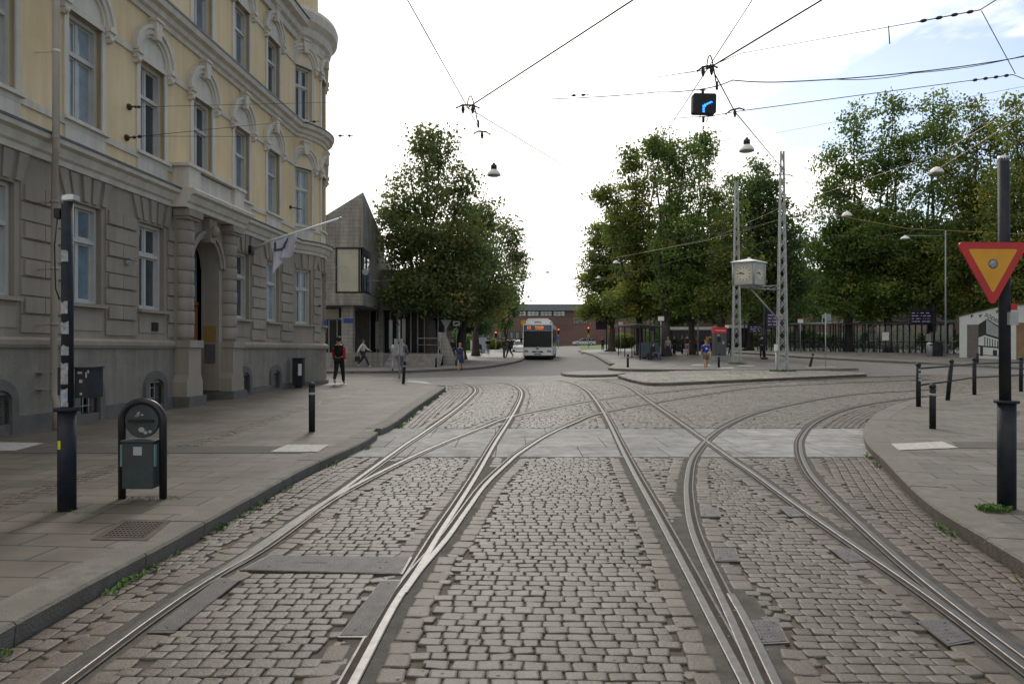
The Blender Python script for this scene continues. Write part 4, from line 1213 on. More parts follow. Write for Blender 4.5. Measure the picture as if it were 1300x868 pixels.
WH = mat('drawn_curtain', (.42,.4,.3), .6, (.34,.33,.26), 1.5, spec=.8)
wo = MB()
for x in (-11.2,-9.75,-9.5): wo.box((x,yf-.02,4.88),(x+.09,yf+.12,7.64))
wo.box((-11.2,yf-.02,4.8),(-9.41,yf+.12,4.9)); wo.box((-11.2,yf-.02,7.6),(-9.41,yf+.12,7.7))
wo.box((-9.52,yf+.1,4.88),(-9.44,47.4,4.97)); wo.box((-9.52,yf+.1,7.2),(-9.44,47.4,7.62)); wo.box((-9.52,46.2,4.9),(-9.45,46.3,7.6))
o = build('window', wo, K['black'], LB); build('curtain', m, WH, o)
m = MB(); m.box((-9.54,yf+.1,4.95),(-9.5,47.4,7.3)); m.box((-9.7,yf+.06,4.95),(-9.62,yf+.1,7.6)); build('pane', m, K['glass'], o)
# recessed ground floor
m = MB()
for x, y in ((-10.9,45.3),(-9.7,51.5),(-9.5,56),(-7.2,58)): m.box((x,y,.1),(x+.75 if y < 46 else x+.35,y+.6,zb))
m.box((-22,60,.1),(-9.9,60.3,zb))
build_each('column', m, K['conc'], LB)
m = MB(); m.box((-12.2,50,.9),(-11,50.1,3.9)); m.box((-20,47.6,.9),(-11.2,47.7,3.95)); m.box((-10.4,52,.9),(-5.0,59,3.95)) ; build('dark_glazing', m, K['glass2'], LB)
m = MB()
for i in range(12): x = -10.45+.5*i; m.box((x,51.9,.9),(x+.08,51.995,3.95))
for i in range(7): x = -14.5+.55*i; m.box((x,47.5,.9),(x+.06,47.595,3.95))
m.box((-20,47.5,3.2),(-11.1,47.596,3.3))
build('mullion', m, K['grey'], LB)
m = MB(); m.box((-12.7,47.48,3.3),(-11.6,47.55,3.9)); m.box((-14.3,47.49,1.3),(-12.8,47.55,3.15)); build('lit_blind', m, WH, LB)
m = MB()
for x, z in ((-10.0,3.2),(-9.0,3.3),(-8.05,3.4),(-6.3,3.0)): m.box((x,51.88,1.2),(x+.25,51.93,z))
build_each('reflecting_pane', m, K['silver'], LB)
# rear block carried on behind the chestnut tree
m = MB(); m.box((-9.9,51.0,4.0),(-4.6,60.5,6.9)); m.box((-22,52.6,4.0),(-9.9,60.5,8.2)); build('rear_block_wall', m, K['conc'], LB)
m = MB(); m.box((-5.2,58.5,4),(-4.8,60,6)); m.box((-15,45.2,3.2),(-14.9,45.3,3.6))
m = MB(); m.box((-12,44.9,3.05),(-11.4,44.92,3.3)); 
m = MB(); m.box((-10.75,45.24,2.95),(-10.15,45.29,3.2)); build('street_name_sign', m, K['signblue'], LB)
m = MB(); m.box((-9.98,45.25,3.0),(-9.86,45.29,3.25)); 
# retaining wall, terrace, steps
TE = thing('library_terrace', 'low concrete retaining wall with broad steps up to the dark glazed entrance', 'terrace', (-10,44,0))
m = MB(); m.box((-25,43.4,.0),(-7.9,43.7,1.05)); m.box((-25,43.7,.0),(-8.0,52,.92)); m.box((-8.0,46.4,0),(-4.4,58.5,.92)); build('retaining_wall', m, K['conc'], TE)
m = MB()
for i in range(5): m.box((-7.0,44.2+.42*i,.0),(-4.5,46.41,.27+.155*i))
build('steps', m, K['conc'], TE)
m = MB(); m.add([(-8,43.6,.1),(-7.1,43.6,.1),(-7.1,46.4,.1),(-8,46.4,.1),(-8,43.8,.13),(-7.1,43.8,.13),(-7.1,46.4,.9),(-8,46.4,.9)], [(0,1,5,4),(1,2,6,5),(4,5,6,7),(2,3,7,6),(3,0,4,7)]); build('ramp', m, K['conc'], TE)
m = MB(); m.tube([(-7.05,44.0,.2),(-7.05,44.0,1.1),(-7.05,46.2,1.85),(-7.05,46.2,.9)], .022, 6)
for z in (.95,): m.tube([(-4.6,44.2,.2),(-4.6,44.2,1.1),(-4.6,46.2,1.85),(-4.6,46.2,.9)], .022, 6)
m.tube([(-6.4,48,.9),(-6.4,48,1.95),(-5,48,1.95),(-5,48,.9)], .03, 6); m.tube([(-6.4,48,1.5),(-5,48,1.5)], .02, 6)
build('handrail', m, K['grey'], TE)
m = MB(); vs = [(-4.5,46.2,.1),(-3.5,46.2,.1),(-3.5,46.45,.1),(-4.5,46.45,.1),(-4.85,46.2,2.35),(-4.35,46.2,2.3),(-4.35,46.45,2.3),(-4.85,46.45,2.35)]
m.add(vs, [(0,1,5,4),(1,2,6,5),(2,3,7,6),(3,0,4,7),(4,5,6,7)]); build('slanting_pier', m, K['conc'], TE)

# ------------------------------------------------------------------ far brick museum
K['brick'] = mat('purple_brown_brick', (.17,.105,.092), .9, (.135,.085,.078), .8, c3=(.19,.118,.105), sc3=.15)
MU = thing('brick_museum', 'long low purple brown brick building with grey roof band and high window strip', 'building', (4,166,.75))
m = MB(); m.box((-22,166,.5),(38,190,7.9)); m.box((-22,166.05,7.9),(38,190,9.0)); build('wall', m, K['brick'], MU)
m = MB(); m.box((-22,165.4,9.0),(38,190,10.3)); m.box((-22,165.4,10.25),(38,165.6,10.5)); m.box((2.5,168,10.3),(3,168.5,11.2)); build('roof', m, mat('zinc_roof', (.2,.22,.25), .6, metal=.2), MU)
skyw = mat('sky_painted_glass', (.55,.6,.6), .1, (.45,.5,.5), 2, spec=1)  # pale base colour stands in for sky mirrored in the high windows
for i in range(8):
    x = -11.6+3.03*i; f = MB(); f.box((x,165.9,7.75),(x+2.8,166.0,7.83)); f.box((x,165.9,8.85),(x+2.8,166.0,8.93)); f.box((x,165.9,8.25),(x+2.8,166.0,8.32))
    for k in range(4): f.box((x+.9*k,165.89,7.75),(x+.9*k+.1,165.99,8.9))
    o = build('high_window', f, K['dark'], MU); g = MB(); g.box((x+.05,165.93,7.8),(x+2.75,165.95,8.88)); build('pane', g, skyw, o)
for i in range(14):
    x = -8.6+1.36*i; f = MB(); f.box((x-.07,165.93,2.4),(x+.72,165.99,2.5)); f.box((x-.07,165.93,3.95),(x+.72,165.99,4.03)); f.box((x-.07,165.93,2.5),(x,165.99,3.95)); f.box((x+.65,165.93,2.5),(x+.72,165.99,3.95))
    o = build('window', f, K['dark'], MU); g = MB(); g.box((x,165.95,2.5),(x+.65,165.97,3.95)); build('pane', g, mat('green_glass', (.16,.26,.25), .15, spec=.8) if i == 0 else bpy.data.materials['green_glass'], o)
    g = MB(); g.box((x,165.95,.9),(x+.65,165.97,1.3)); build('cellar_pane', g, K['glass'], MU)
lt = text_mb('HÖTH', 1.05, .05, frame((16.0,165.9,6.3), (1,0,0), (0,0,1)), 'CENTER', .02); build('lettering', lt, K['grey'], MU)
# brownish flats behind the right hand trees
FL = thing('apartment_block', 'brownish apartment block glimpsed between the right hand trees above the bicycle shelter', 'building', (48,118,0.7))
m = MB(); m.box((45,118,.5),(63,132,13)); build('wall', m, mat('brown_render', (.22,.14,.11), .9, (.18,.12,.1), 2), FL)
m = MB(); m.box((44.6,117.4,13),(63.4,132.5,13.4)); build('roof', m, K['dark'], FL)
for i in range(4):
    for k in range(4):
        x = 47.5+4.1*i; z = 1.6+2.9*k; f = MB()
        f.box((x-.8,117.9,z),(x+.8,117.99,z+.1)); f.box((x-.8,117.9,z+1.5),(x+.8,117.99,z+1.6)); f.box((x-.8,117.9,z+.1),(x-.68,117.99,z+1.5)); f.box((x+.68,117.9,z+.1),(x+.8,117.99,z+1.5)); f.box((x-.06,117.9,z+.1),(x+.06,117.99,z+1.5))
        o = build('window', f, K['frame'], FL); 
        if k < 2 or True: g = MB(); g.box((x-.68,117.95,z+.1),(x+.68,117.97,z+1.5)); build('pane', g, K['glass2'], o) if i < 9 and k < 3 else None
DB = thing('apartment_block', 'long dark brown block low behind the trunks of the right hand trees', 'building', (60,135,.75))
m = MB(); m.box((28,135,.4),(44.5,147,9)); m.box((63.5,135,.4),(150,147,9)); build('wall', m, mat('dark_brown_render', (.11,.075,.06), .9), DB)
m = MB(); m.box((27.5,134.5,9),(44.8,147.5,10.2)); m.box((63.2,134.5,9),(150.5,147.5,10.2)); build('roof', m, K['dark'], DB)
for i in range(30):
    for k in range(2):
        x = 30+4*i
        if 43 < x < 65: continue
        m = MB(); m.box((x,134.95,2+3*k),(x+1.4,134.99,3.5+3*k)); build('window', m, K['glass2'], DB)
LFB = thing('apartment_block', 'pale facade glimpsed low behind the left hand trees', 'building', (-30,120,.6))
m = MB(); m.box((-60,120,.4),(-11,130,7)); build('wall', m, mat('dark_red_render', (.16,.09,.075), .9), LFB)
m = MB(); m.box((-60.3,119.6,7),(-10.7,130.4,8)); build('roof', m, K['dark'], LFB)

# ------------------------------------------------------------------ posts, bins, bollards
def P12(px, py, h=.12): return G(px, py, h)
# left signal post
p = P12(85,647); x, y = p.x, p.y
o = thing('signal_post', 'tall dark steel post covered in stickers with a wide lower sleeve, left pavement', 'post', tuple(p))
m = MB(); m.tube([(x,y,.12),(x,y,1.05)], .079, 20); m.tube([(x,y,1.05),(x,y,1.085)], .11, 20); build('sleeve', m, K['bluegrey'], o)
m = MB(); m.tube([(x+.005,y,1.085),(x+.005,y,3.02)], .052, 16); build('pole', m, K['bluegrey'], o)
m = MB(); m.lathe([(.052,2.99),(.052,3.07),(.03,3.08)], 14, (x,y,0)); m.box((x+.02,y-.05,3.03),(x+.09,y+.05,3.08)); build('cap', m, K['silver'], o)
m = MB(); m.box((x-.1,y-.04,2.86),(x-.045,y+.05,2.95)); m.tube([(x-.07,y-.03,2.87),(x-.085,y-.05,2.6),(x-.075,y-.05,2.2),(x-.058,y-.02,2.1)], .006, 6); build('cable_clamp', m, K['black'], o)
stm = [mat('sticker_white', (.42,.42,.41), .6, (.2,.2,.21), 25), mat('sticker_grey', (.2,.22,.24), .6, (.4,.4,.4), 30), mat('sticker_blue', (.2,.26,.34), .6, (.4,.42,.42), 22)]
for z, hgt, dx, mi in ((2.50,.10,.0,1),(2.02,.11,-.01,0),(1.83,.11,.01,1),(1.62,.09,.01,1),(1.47,.07,0,0),(1.37,.13,-.005,0),(1.2,.12,-.01,2),(1.12,.05,.0,0),(.88,.0,0,0)):
    if hgt <= 0: continue
    m = MB(); r_ = .057; n = 5; vs = []
    for i in range(n+1):
        a = -math.pi/2 + (i/n-.5)*1.3 + dx*8
        for zz in (z-hgt/2, z+hgt/2+random.uniform(-.012,.012)): vs.append((x+.005+r_*math.cos(a), y+r_*math.sin(a), zz))
    m.add(vs, [(i*2,i*2+2,i*2+3,i*2+1) for i in range(n)]); build('sticker', m, stm[mi], o)
m = MB(); vs = []
for i in range(5):
    a = -math.pi/2-.38+(i/4-.5)*.5
    for zz in (.70,.78): vs.append((x+.0805*math.cos(a), y+.0805*math.sin(a), zz))
m.add(vs, [(i*2,i*2+2,i*2+3,i*2+1) for i in range(4)]); build('sticker', m, mat('yellow_sticker', (.62,.66,.02), .6, (.3,.33,.02), 90), o, label='square yellow green sticker')
cb = MB(); cb.box((x+.06,y+.02,1.17),(x+.225,y+.2,1.46)); cb.box((x+.055,y+.0,1.45),(x+.235,y+.21,1.465)); cb.box((x-.09,y-.0,1.2),(x-.055,y+.1,1.46)); co = build('control_box', cb, K['bluegrey'], o)
m = MB()
for a, b_, w_, h_ in ((.11,1.41,.04,.02),(.17,1.39,.012,.05),(.12,1.33,.03,.03),(.12,1.21,.02,.02),(.19,1.42,.015,.03)): m.box((x+a-w_/2,y+.017,b_-h_/2),(x+a+w_/2,y+.019,b_+h_/2))
build('sticker', m, stm[0], co)
# right post with the give-way sign
p = P12(1278,645); x, y = p.x, p.y
o = thing('sign_post', 'tall dark steel post with a wide lower sleeve carrying the give way sign', 'post', tuple(p))
m = MB(); m.tube([(x,y,.12),(x,y,1.12)], .078, 20); m.tube([(x,y,1.12),(x,y,1.145)], .105, 20); build('sleeve', m, K['bluegrey'], o)
m = MB(); m.tube([(x-.015,y,1.145),(x-.03,y,3.44)], .05, 16); build('pole', m, K['bluegrey'], o)
m = MB(); m.lathe([(.05,3.41),(.05,3.46),(.02,3.47)], 14, (x-.03,y,0)); build('cap', m, K['silver'], o)
m = MB(); m.box((x-.035,y-.095,1.86),(x+.045,y-.055,1.98)); m.box((x+.03,y-.04,1.0),(x+.1,y,1.05)); build('bracket', m, K['grey'], o)
m = MB(); m.box((x+.0,y-.06,2.0),(x+.06,y-.052,2.06)); build('sticker', m, mat('red_sticker', (.4,.03,.03), .6), o)
sx, sy, sz = A(1260,342.5,6.62)
so_ = thing('give_way_sign', 'yellow triangle with red border pointing down, round sticker in its middle', 'road sign', (sx,sy,sz))
def tri(r_, rc, n=6, dz=0):
    pts = []
    for k in range(3):
        a = -math.pi/2 + k*2*math.pi/3; c = (math.cos(a)*(r_-rc*2), math.sin(a)*(r_-rc*2)+dz)
        for i in range(n+1):
            b = a-math.pi/3+2*math.pi/3*i/n; pts.append((c[0]+rc*math.cos(b), c[1]+rc*math.sin(b)))
    return pts
FS = frame((sx,sy,sz+.055), (1,.04,0), (0,0,1))
K['sred'] = mat('sign_red', (.46,.022,.014), .45, (.35,.02,.025), 4); K['syel'] = mat('sign_yellow', (.62,.30,.015), .45, (.52,.25,.012), 5)
m = MB(); m.prism(tri(.405,.035), -.006, .006, FS); build('red_border', m, K['sred'], so_)
m = MB(); m.prism(tri(.275,.012), .006, .0075, FS); build('yellow_face', m, K['syel'], so_)
m = MB(); m.lathe([(.046,.0076),(.046,.0086)], 20, M=FS); st = build('sticker', m, mat('sticker_pale', (.45,.45,.42), .6, (.12,.15,.2), 40), so_)
m = MB()
for i in range(24):
    a, b = 2*math.pi*i/24, 2*math.pi*(i+1)/24
    m.prism([(.038*math.cos(a),.038*math.sin(a)),(.046*math.cos(a),.046*math.sin(a)),(.046*math.cos(b),.046*math.sin(b)),(.038*math.cos(b),.038*math.sin(b))], .0086, .009, FS)
build('sticker_ring', m, mat('sticker_blue_ring', (.05,.06,.12), .6), st)
m = MB(); m.box((sx-.04,sy+.007,sz+.02),(sx+.2,sy+.05,sz+.05)); m.box((sx-.04,sy+.007,sz+.15),(sx+.2,sy+.05,sz+.18)); build('bracket', m, K['grey'], so_)

# hooped litter bin with round slot plate
p = P12(181,633); x, y = p.x, p.y
o = thing('recycling_bin', 'dark green bin with a round slotted plate under a black tubular hoop', 'bin', tuple(p))
m = MB(); r_ = .207; pts = [(x-r_,y,.12),(x-r_,y,.90)]
for i in range(1,18): a = math.pi-math.pi*i/18; pts.append((x+r_*math.cos(a), y, .90+r_*.97*math.sin(a)))
pts += [(x+r_,y,.90),(x+r_,y,.12)]; m.tube(pts, .037, 14); build('hoop', m, mat('hoop_black', (.012,.012,.014), .3, (.02,.02,.022), 4), o)
m = MB(); m.lathe([(.168,-.02),(.17,-.015),(.17,.015),(.165,.02)], 40, M=frame((x,y,.905), (1,0,0), (0,0,1)), smooth=False)
pl_ = build('round_plate', m, K['green'], o)
m = MB(); m.box((x-.13,y-.035,.905-.01+.0),(x+.125,y-.02,.92)); build('slot_lip', m, K['black'], pl_)
m = MB(); 
for i in range(9):
    a = random.uniform(0,6.28); c = Vector((x-.02+random.uniform(-.07,.04), .0, .965+random.uniform(-.015,.03))); s_ = random.uniform(.006,.017)
    m.add([(c.x+s_*math.cos(a+k*1.26+random.uniform(-.3,.3)), y-.0208-.0003*i, c.z+s_*math.sin(a+k*1.26)) for k in range(5)], [(0,1,2,3,4)])
build('torn_sticker', m, stm[0], pl_)
m = MB(); 
for i, (dx, dz, s_) in enumerate(((.0,.82,.035),(.04,.79,.022),(.085,.8,.02))):
    m.add([(x+dx+s_*math.cos(k*1.05+i), y-.0208-.0003*i, dz+s_*.8*math.sin(k*1.05+i)) for k in range(6)], [(0,1,2,3,4,5)])
build('torn_sticker', m, stm[1], pl_)
m = MB(); m.box((x-.155,y-.10,.24),(x+.155,y+.13,.70)); m.box((x-.17,y-.115,.70),(x+.17,y+.14,.722)); bd = build('bin_body', m, K['green'], o)
bv = bd.modifiers.new('bevel', 'BEVEL'); bv.width = .008; bv.segments = 2
m = MB(); m.box((x-.04,y-.1022,.575),(x+.045,y-.1005,.66)); build('sticker', m, mat('pale_sticker', (.38,.37,.42), .6), bd)
m = MB(); m.box((x-.178,y-.09,.46),(x-.157,y-.05,.68)); m.box((x+.157,y-.09,.46),(x+.172,y-.05,.68)); build_each('hinge', m, mat('teal_metal', (.14,.24,.25), .5), o)

# black litter bin by the facade
p = P12(379,492); x, y = p.x, p.y
o = thing('litter_bin', 'slim black litter bin with a white notice standing against the plinth by the bollard', 'bin', tuple(p))
m = MB(); m.box((x-.17,y-.15,.2),(x+.17,y+.15,1.12)); m.box((x-.19,y-.17,1.12),(x+.19,y+.17,1.15)); m.box((x-.1,y-.1,.12),(x+.1,y+.1,.2)); bo = build('bin_body', m, K['black'], o)
m = MB(); m.box((x-.12,y-.152,.98),(x+.12,y-.1505,1.08)); build('opening', m, K['dark'], bo)
m = MB(); m.box((x+.03,y-.153,.55),(x+.15,y-.1505,.95)); build('notice', m, K['wht'], bo)

# bollards
def bollard(name, p, hgt, lean, label, r_=.055, band=True, white=0):
    o = thing(name, label, 'bollard', tuple(p), 0, 'black steel bollards with round heads')
    T = Matrix.Translation(p) @ Matrix.Rotation(lean, 4, 'Y')
    m = MB(); m.lathe([(r_,-.02),(r_,hgt-.1),(r_*.85,hgt-.09),(r_*.85,hgt-.075)], 16, M=T); build('post', m, K['black'], o)
    m = MB(); m.lathe([(r_*1.06,hgt-.075),(r_*1.12,hgt-.05),(r_*.95,hgt-.02),(r_*.5,hgt),(.005,hgt+.006)], 16, M=T); build('head', m, K['black'], o)
    if band: m = MB(); m.lathe([(r_+.003,hgt-.22),(r_+.003,hgt-.175)], 16, M=T); build('reflector_band', m, mat('reflector', (.35,.36,.37), .4) if 'reflector' not in bpy.data.materials else bpy.data.materials['reflector'], o)
    return o
bollard('bollard', P12(396,548), .87, 0, 'black bollard on the left pavement between the litter bin and the kerb')
bollard('bollard', P12(1184,544), .82, 0, 'black bollard in front of the railing on the right pavement')
bollard('bollard', P12(512,487), .86, R(4), 'leaning bollard at the far tip of the left pavement beside the sign pole')
def onp(px, py, h=.12): q = GT(px, py, h); return Vector((q.x, q.y, zt(q.x, q.y)+h))
bollard('bollard', onp(797,466), .8, 0, 'bollard alone at the near edge of the bus stop pavement, left of the shelter', r_=.07)
bollard('bollard', onp(912.5,466), .85, 0, 'bollard standing just in front of the red topped ticket machine', r_=.07)
bollard('bollard', onp(1028,466), .85, R(14), 'steeply leaning bollard between the lattice mast and the thin sign pole', r_=.07)
bollard('bollard', onp(872+1,462) if False else onp(553.5,466), .55, 0, 'short dark bollard below the library steps', r_=.06, band=False)
bollard('bollard', onp(1241,462), .7, 0, 'short bollard in front of the white mural building', r_=.07, band=False)
bollard('bollard', P12(393,548)+Vector((-40,0,0)), .1, 0, '') if False else None

# railing on the right pavement
q1, q2, q3 = P12(1166,516), P12(1203,508), P12(1237,501)
o = thing('pedestrian_railing', 'black two-rail pedestrian railing with ball topped posts, middle post leaning', 'railing', tuple(q1))
tops = []
for q, ln, rr in ((q1,0,.055),(q2,.10,.055),(q3,0,.055)):
    T = Matrix.Translation(q) @ Matrix.Rotation(ln, 4, 'Y')
    H = 1.06 if q is q1 else 1.1
    m = MB(); m.lathe([(rr,-.02),(rr,H-.09),(rr*.7,H-.08)], 14, M=T); m.ball(T @ Vector((0,0,H-.04)), .062, 12); build('post', m, K['black'], o)
    tops.append(T)
q4 = Vector((q3.x+2.4, q3.y+1.4, .12)); q5 = Vector((q3.x+5.2, q3.y+2.8, .12))
for q in (q4, q5):
    T = Matrix.Translation(q); m = MB(); m.lathe([(.055,-.02),(.055,1.0),(.04,1.01)], 14, M=T); m.ball(q+Vector((0,0,1.05)), .062, 12); build('post', m, K['black'], o); tops.append(T)
for zz in (.93, .52):
    m = MB(); m.tube([T @ Vector((0,0,zz)) for T in tops], .022, 8); build('rail', m, K['black'], o)
m = MB(); T = tops[0]
for z in (.9,.8,.66,.74): m.box((-.03,-.058,z-.03),(.03+random.uniform(-.01,.01),-.0555,z+.025), T)
build('sticker', m, stm[1], o)

# weeds
K['weed'] = mat('weed_green', (.06,.13,.02), .7, (.1,.18,.04), 12)
def weeds(c, rx, ry, n, h, name, label, rot=0):
    m = MB()
    for i in range(n):
        a = random.uniform(0,6.28); r_ = math.sqrt(random.random())
        bx = c[0]+math.cos(rot)*rx*r_*math.cos(a)-math.sin(rot)*ry*r_*math.sin(a); by = c[1]+math.sin(rot)*rx*r_*math.cos(a)+math.cos(rot)*ry*r_*math.sin(a)
        b = random.uniform(0,6.28); L_ = h*random.uniform(.5,1.3); w_ = L_*random.uniform(.12,.25)
        dx, dy = math.cos(b), math.sin(b); z0 = c[2]; t = random.uniform(.3,1.1)
        m.add([(bx,by,z0),(bx+dx*L_*.5*t-dy*w_,by+dy*L_*.5*t+dx*w_,z0+L_*.6),(bx+dx*L_*t,by+dy*L_*t,z0+L_*.8),(bx+dx*L_*.5*t+dy*w_,by+dy*L_*.5*t-dx*w_,z0+L_*.55)], [(0,1,2,3)])
    return build(name, m, K['weed'], kind='stuff', label=label, cat='weeds')
p = P12(1262,648); weeds((p.x,p.y,.12), .15,.09, 260, .055, 'weed_tuft', 'bright green weeds round the foot of the give way sign post')
p = P12(83,650); weeds((p.x,p.y,.12), .25,.13, 90, .02, 'moss_tuft', 'sparse weeds in the joints round the stickered post')
p = P12(190,633); weeds((p.x,p.y,.12), .35,.12, 160, .022, 'moss_tuft', 'sparse weeds at the feet of the hooped bin')
rnd = random.Random(3)
for pth, side, n, lab, off in ((pl,1,13,'thin green weeds along the foot of the long left kerb',.035),(pl2,1,30,'green weeds along the far piece of the left kerb',.05),(pr,-1,26,'green weeds along the foot of the curved right kerb',.04)):
    m = MB()
    for k in range(n):
        i = rnd.randrange(4, len(pth)-3); q = pth[i]; t = (pth[i+1]-pth[i]).normalized(); r_ = Vector((t.y,-t.x))*side
        if q.y > 27: continue
        for j in range(22):
            c = q+r_*(off+rnd.uniform(0,.05))+t*rnd.gauss(0,.12); b = rnd.uniform(0,6.28); L_ = rnd.uniform(.015,.06); w_ = L_*.22
            dx, dy = math.cos(b), math.sin(b)
            m.add([(c.x,c.y,-.005),(c.x+dx*L_*.5-dy*w_,c.y+dy*L_*.5+dx*w_,L_*.6),(c.x+dx*L_,c.y+dy*L_,L_*.8),(c.x+dx*L_*.5+dy*w_,c.y+dy*L_*.5-dx*w_,L_*.55)], [(0,1,2,3)])
    build('kerb_weeds', m, K['weed'], kind='stuff', label=lab, cat='weeds')
# scattered grit and leaves on the setts
m = MB()
for i in range(420):
    yy = 3.2+rnd.random()**1.5*22; xx = rnd.uniform(-5,7)*max(.4, yy/12); s_ = rnd.uniform(.006,.016); a = rnd.uniform(0,6.28)
    if not bool(inpoly(np.array([xx]), np.array([yy]), bedarr)[0]): continue
    m.add([(xx+s_*math.cos(a+k*1.57), yy+s_*.6*math.sin(a+k*1.57), .006+rnd.uniform(0,.006)) for k in range(4)], [(0,1,2,3)])
build('fallen_leaves', m, mat('dry_leaf', (.16,.1,.04), .8, (.3,.27,.2), 30), kind='stuff', label='scattered dry leaf bits and cigarette ends on the setts', cat='litter')

# ------------------------------------------------------------------ lattice masts and clock
def lattice(name, base, H, w0, w1, label, group=None, plate=0):
    o = thing(name, label, 'mast', tuple(base), 0, group)
    x, y, z0 = base; m = MB()
    c_ = []
    for sx_, sy_ in ((-1,-1),(1,-1),(1,1),(-1,1)):
        a = Vector((x+sx_*w0/2, y+sy_*w0/2*.6, z0-.05)); b = Vector((x+sx_*w1/2, y+sy_*w1/2*.6, z0+H)); c_.append((a,b)); m.tube([a,b], .042, 4, sq=True, smooth=False)
    build('corner_post', m, K['grey'], o)
    m = MB(); n = int(H/.62)
    for i in range(n):
        t0, t1 = i/n, (i+1)/n
        for j in range(4):
            (a0_,b0_),(a1_,b1_) = c_[j], c_[(j+1)%4]
            p0, p1 = a0_.lerp(b0_,t0), a1_.lerp(b1_,t1); m.tube([p0,p1], .016, 4, sq=True, smooth=False)
            p0, p1 = a1_.lerp(b1_,t0), a0_.lerp(b0_,t1); m.tube([p0,p1], .016, 4, sq=True, smooth=False)
    build('lattice_bars', m, K['grey'], o)
    return o
b1 = onp(993,471.5); d1 = b1.y; H1 = EYE+(CY-192)/F*d1-b1.z
b2 = onp(935,462); d2 = b2.y; H2 = EYE+(CY-230)/F*d2-b2.z
lattice('lattice_mast', b1, H1, .52, .15, 'taller grey steel lattice mast on the traffic island, carrying the clock bracket')
lattice('lattice_mast', b2, H2, .52, .15, 'grey steel lattice mast standing behind the clock')
m_o = [o for o in bpy.data.objects if o.name == 'lattice_mast'][0]
m = MB(); m.box((b1.x-.42,b1.y-.12,b1.z+1.1),(b1.x-.27,b1.y+.05,b1.z+1.45)); m.tube([(b1.x-.33,b1.y,b1.z),(b1.x-.33,b1.y,b1.z+1.1)], .03, 6); build('junction_box', m, K['wht'], m_o)
m = MB(); m.box((b1.x-.2,b1.y-.2,b1.z+2.95),(b1.x-.12,b1.y-.19,b1.z+3.08)); build('yellow_tag', m, K['syel'], m_o)
weeds((b1.x,b1.y-.1,b1.z), .7,.3, 300, .11, 'mast_grass', 'grass growing round the foot of the taller lattice mast')
weeds((b2.x,b2.y-.1,b2.z), .6,.3, 220, .11, 'mast_grass', 'grass growing round the foot of the mast behind the clock')
# clock: four faced box; corner edge towards the camera at px 955
cd = d1-.9
ec = A(957, 360, cd); S_ = 1.0; a1_ = R(220) ; 
Zt, Zb = A(0,332,cd).z, A(0,361,cd).z
vL, vR = Vector((-.83,.56,0)).normalized(), Vector((.74,.67,0)).normalized()
E = Vector((ec.x, ec.y, 0))
co_ = thing('street_clock', 'boxy grey street clock with round white faces and a low pyramid roof', 'clock', (ec.x,ec.y,Zb))
SL, SR = 1.08, 1.16
cs = [E, E+vR*SR, E+vR*SR+vL*SL, E+vL*SL]
m = MB(); m.prism([(c.x,c.y) for c in cs], Zb, Zt)
for c in cs: m.tube([(c.x,c.y,Zb),(c.x,c.y,Zt)], .05, 6)
build('case', m, K['grey'], co_)
ctr = sum(cs, Vector((0,0,0)))/4
m = MB(); ov = [ctr+(c-ctr)*1.16 for c in cs]; m.add([(c.x,c.y,Zt) for c in ov]+[(c.x,c.y,Zt+.05) for c in ov]+[(ctr.x,ctr.y,Zt+.24)], [(3,2,1,0),(0,1,5,4),(1,2,6,5),(2,3,7,6),(3,0,4,7),(4,5,8),(5,6,8),(6,7,8),(7,4,8)])
m.lathe([(.07,Zt+.2),(.07,Zt+.29),(.01,Zt+.31)], 8, (ctr.x,ctr.y,0)); build('roof', m, K['wht'], co_)
m = MB(); u_ = [ctr+(c-ctr)*.55 for c in cs]; m.prism([(c.x,c.y) for c in u_], Zb-.12, Zb); build('base_tray', m, K['grey'], co_)
K['milk'] = mat('milk_glass', (.55,.52,.42), .4, (.5,.47,.38), 2)
for (va, vn, S__) in ((vL,Vector((-.56,-.83,0)),SL),(vR,Vector((.67,-.74,0)),SR)):
    c0 = E+va*S__*.5; vn.normalize(); c0 = c0+vn*.005; c0.z = (Zt+Zb)/2-.01
    ux = Vector((-vn.y, vn.x, 0)); ux = ux if ux.x > 0 else -ux
    FR = frame(c0, ux, (0,0,1))
    # panel and dial
    m = MB(); m.box((-S__*.44,-(Zt-Zb)*.46,0),(S__*.44,(Zt-Zb)*.46,.012), FR); pn = build('glazed_panel', m, mat('frosted_panel', (.40,.42,.42), .35) if 'frosted_panel' not in bpy.data.materials else bpy.data.materials['frosted_panel'], co_)
    m = MB(); m.lathe([(.39,.012),(.39,.02)], 36, M=FR, smooth=False); dl = build('clock_dial', m, K['milk'], co_)
    m = MB()
    for k in range(12):
        a = k*math.pi/6; T = FR @ Matrix.Rotation(a,4,'Z'); m.box((-.018,.29,.02),(.018,.365,.024), T)
    build('hour_marks', m, K['cable'], dl)
    m = MB()
    for ang_, ln, w_ in ((-R(9*30+22),.21,.022),(-R(276),.31,.016)):
        T = FR @ Matrix.Rotation(ang_,4,'Z'); m.box((-w_,-.05,.026),(w_,ln,.03), T)
    m.lathe([(.03,.024),(.03,.034)], 10, M=FR); build('clock_hands', m, K['cable'], dl)
zc_ = Zb-.1; br = thing('clock_bracket', 'grey truss arm and diagonal strut holding the clock out from the mast', 'bracket', (b1.x-.2,b1.y,zc_))
m = MB(); xa = b1.x-.2
for dy in (-.12,.12):
    m.tube([(xa,b1.y+dy,zc_+.12),(ctr.x,ctr.y+dy,zc_+.0)], .028, 6); m.tube([(xa,b1.y+dy,zc_-.12),(ctr.x+.2,ctr.y+dy,zc_-.06)], .028, 6)
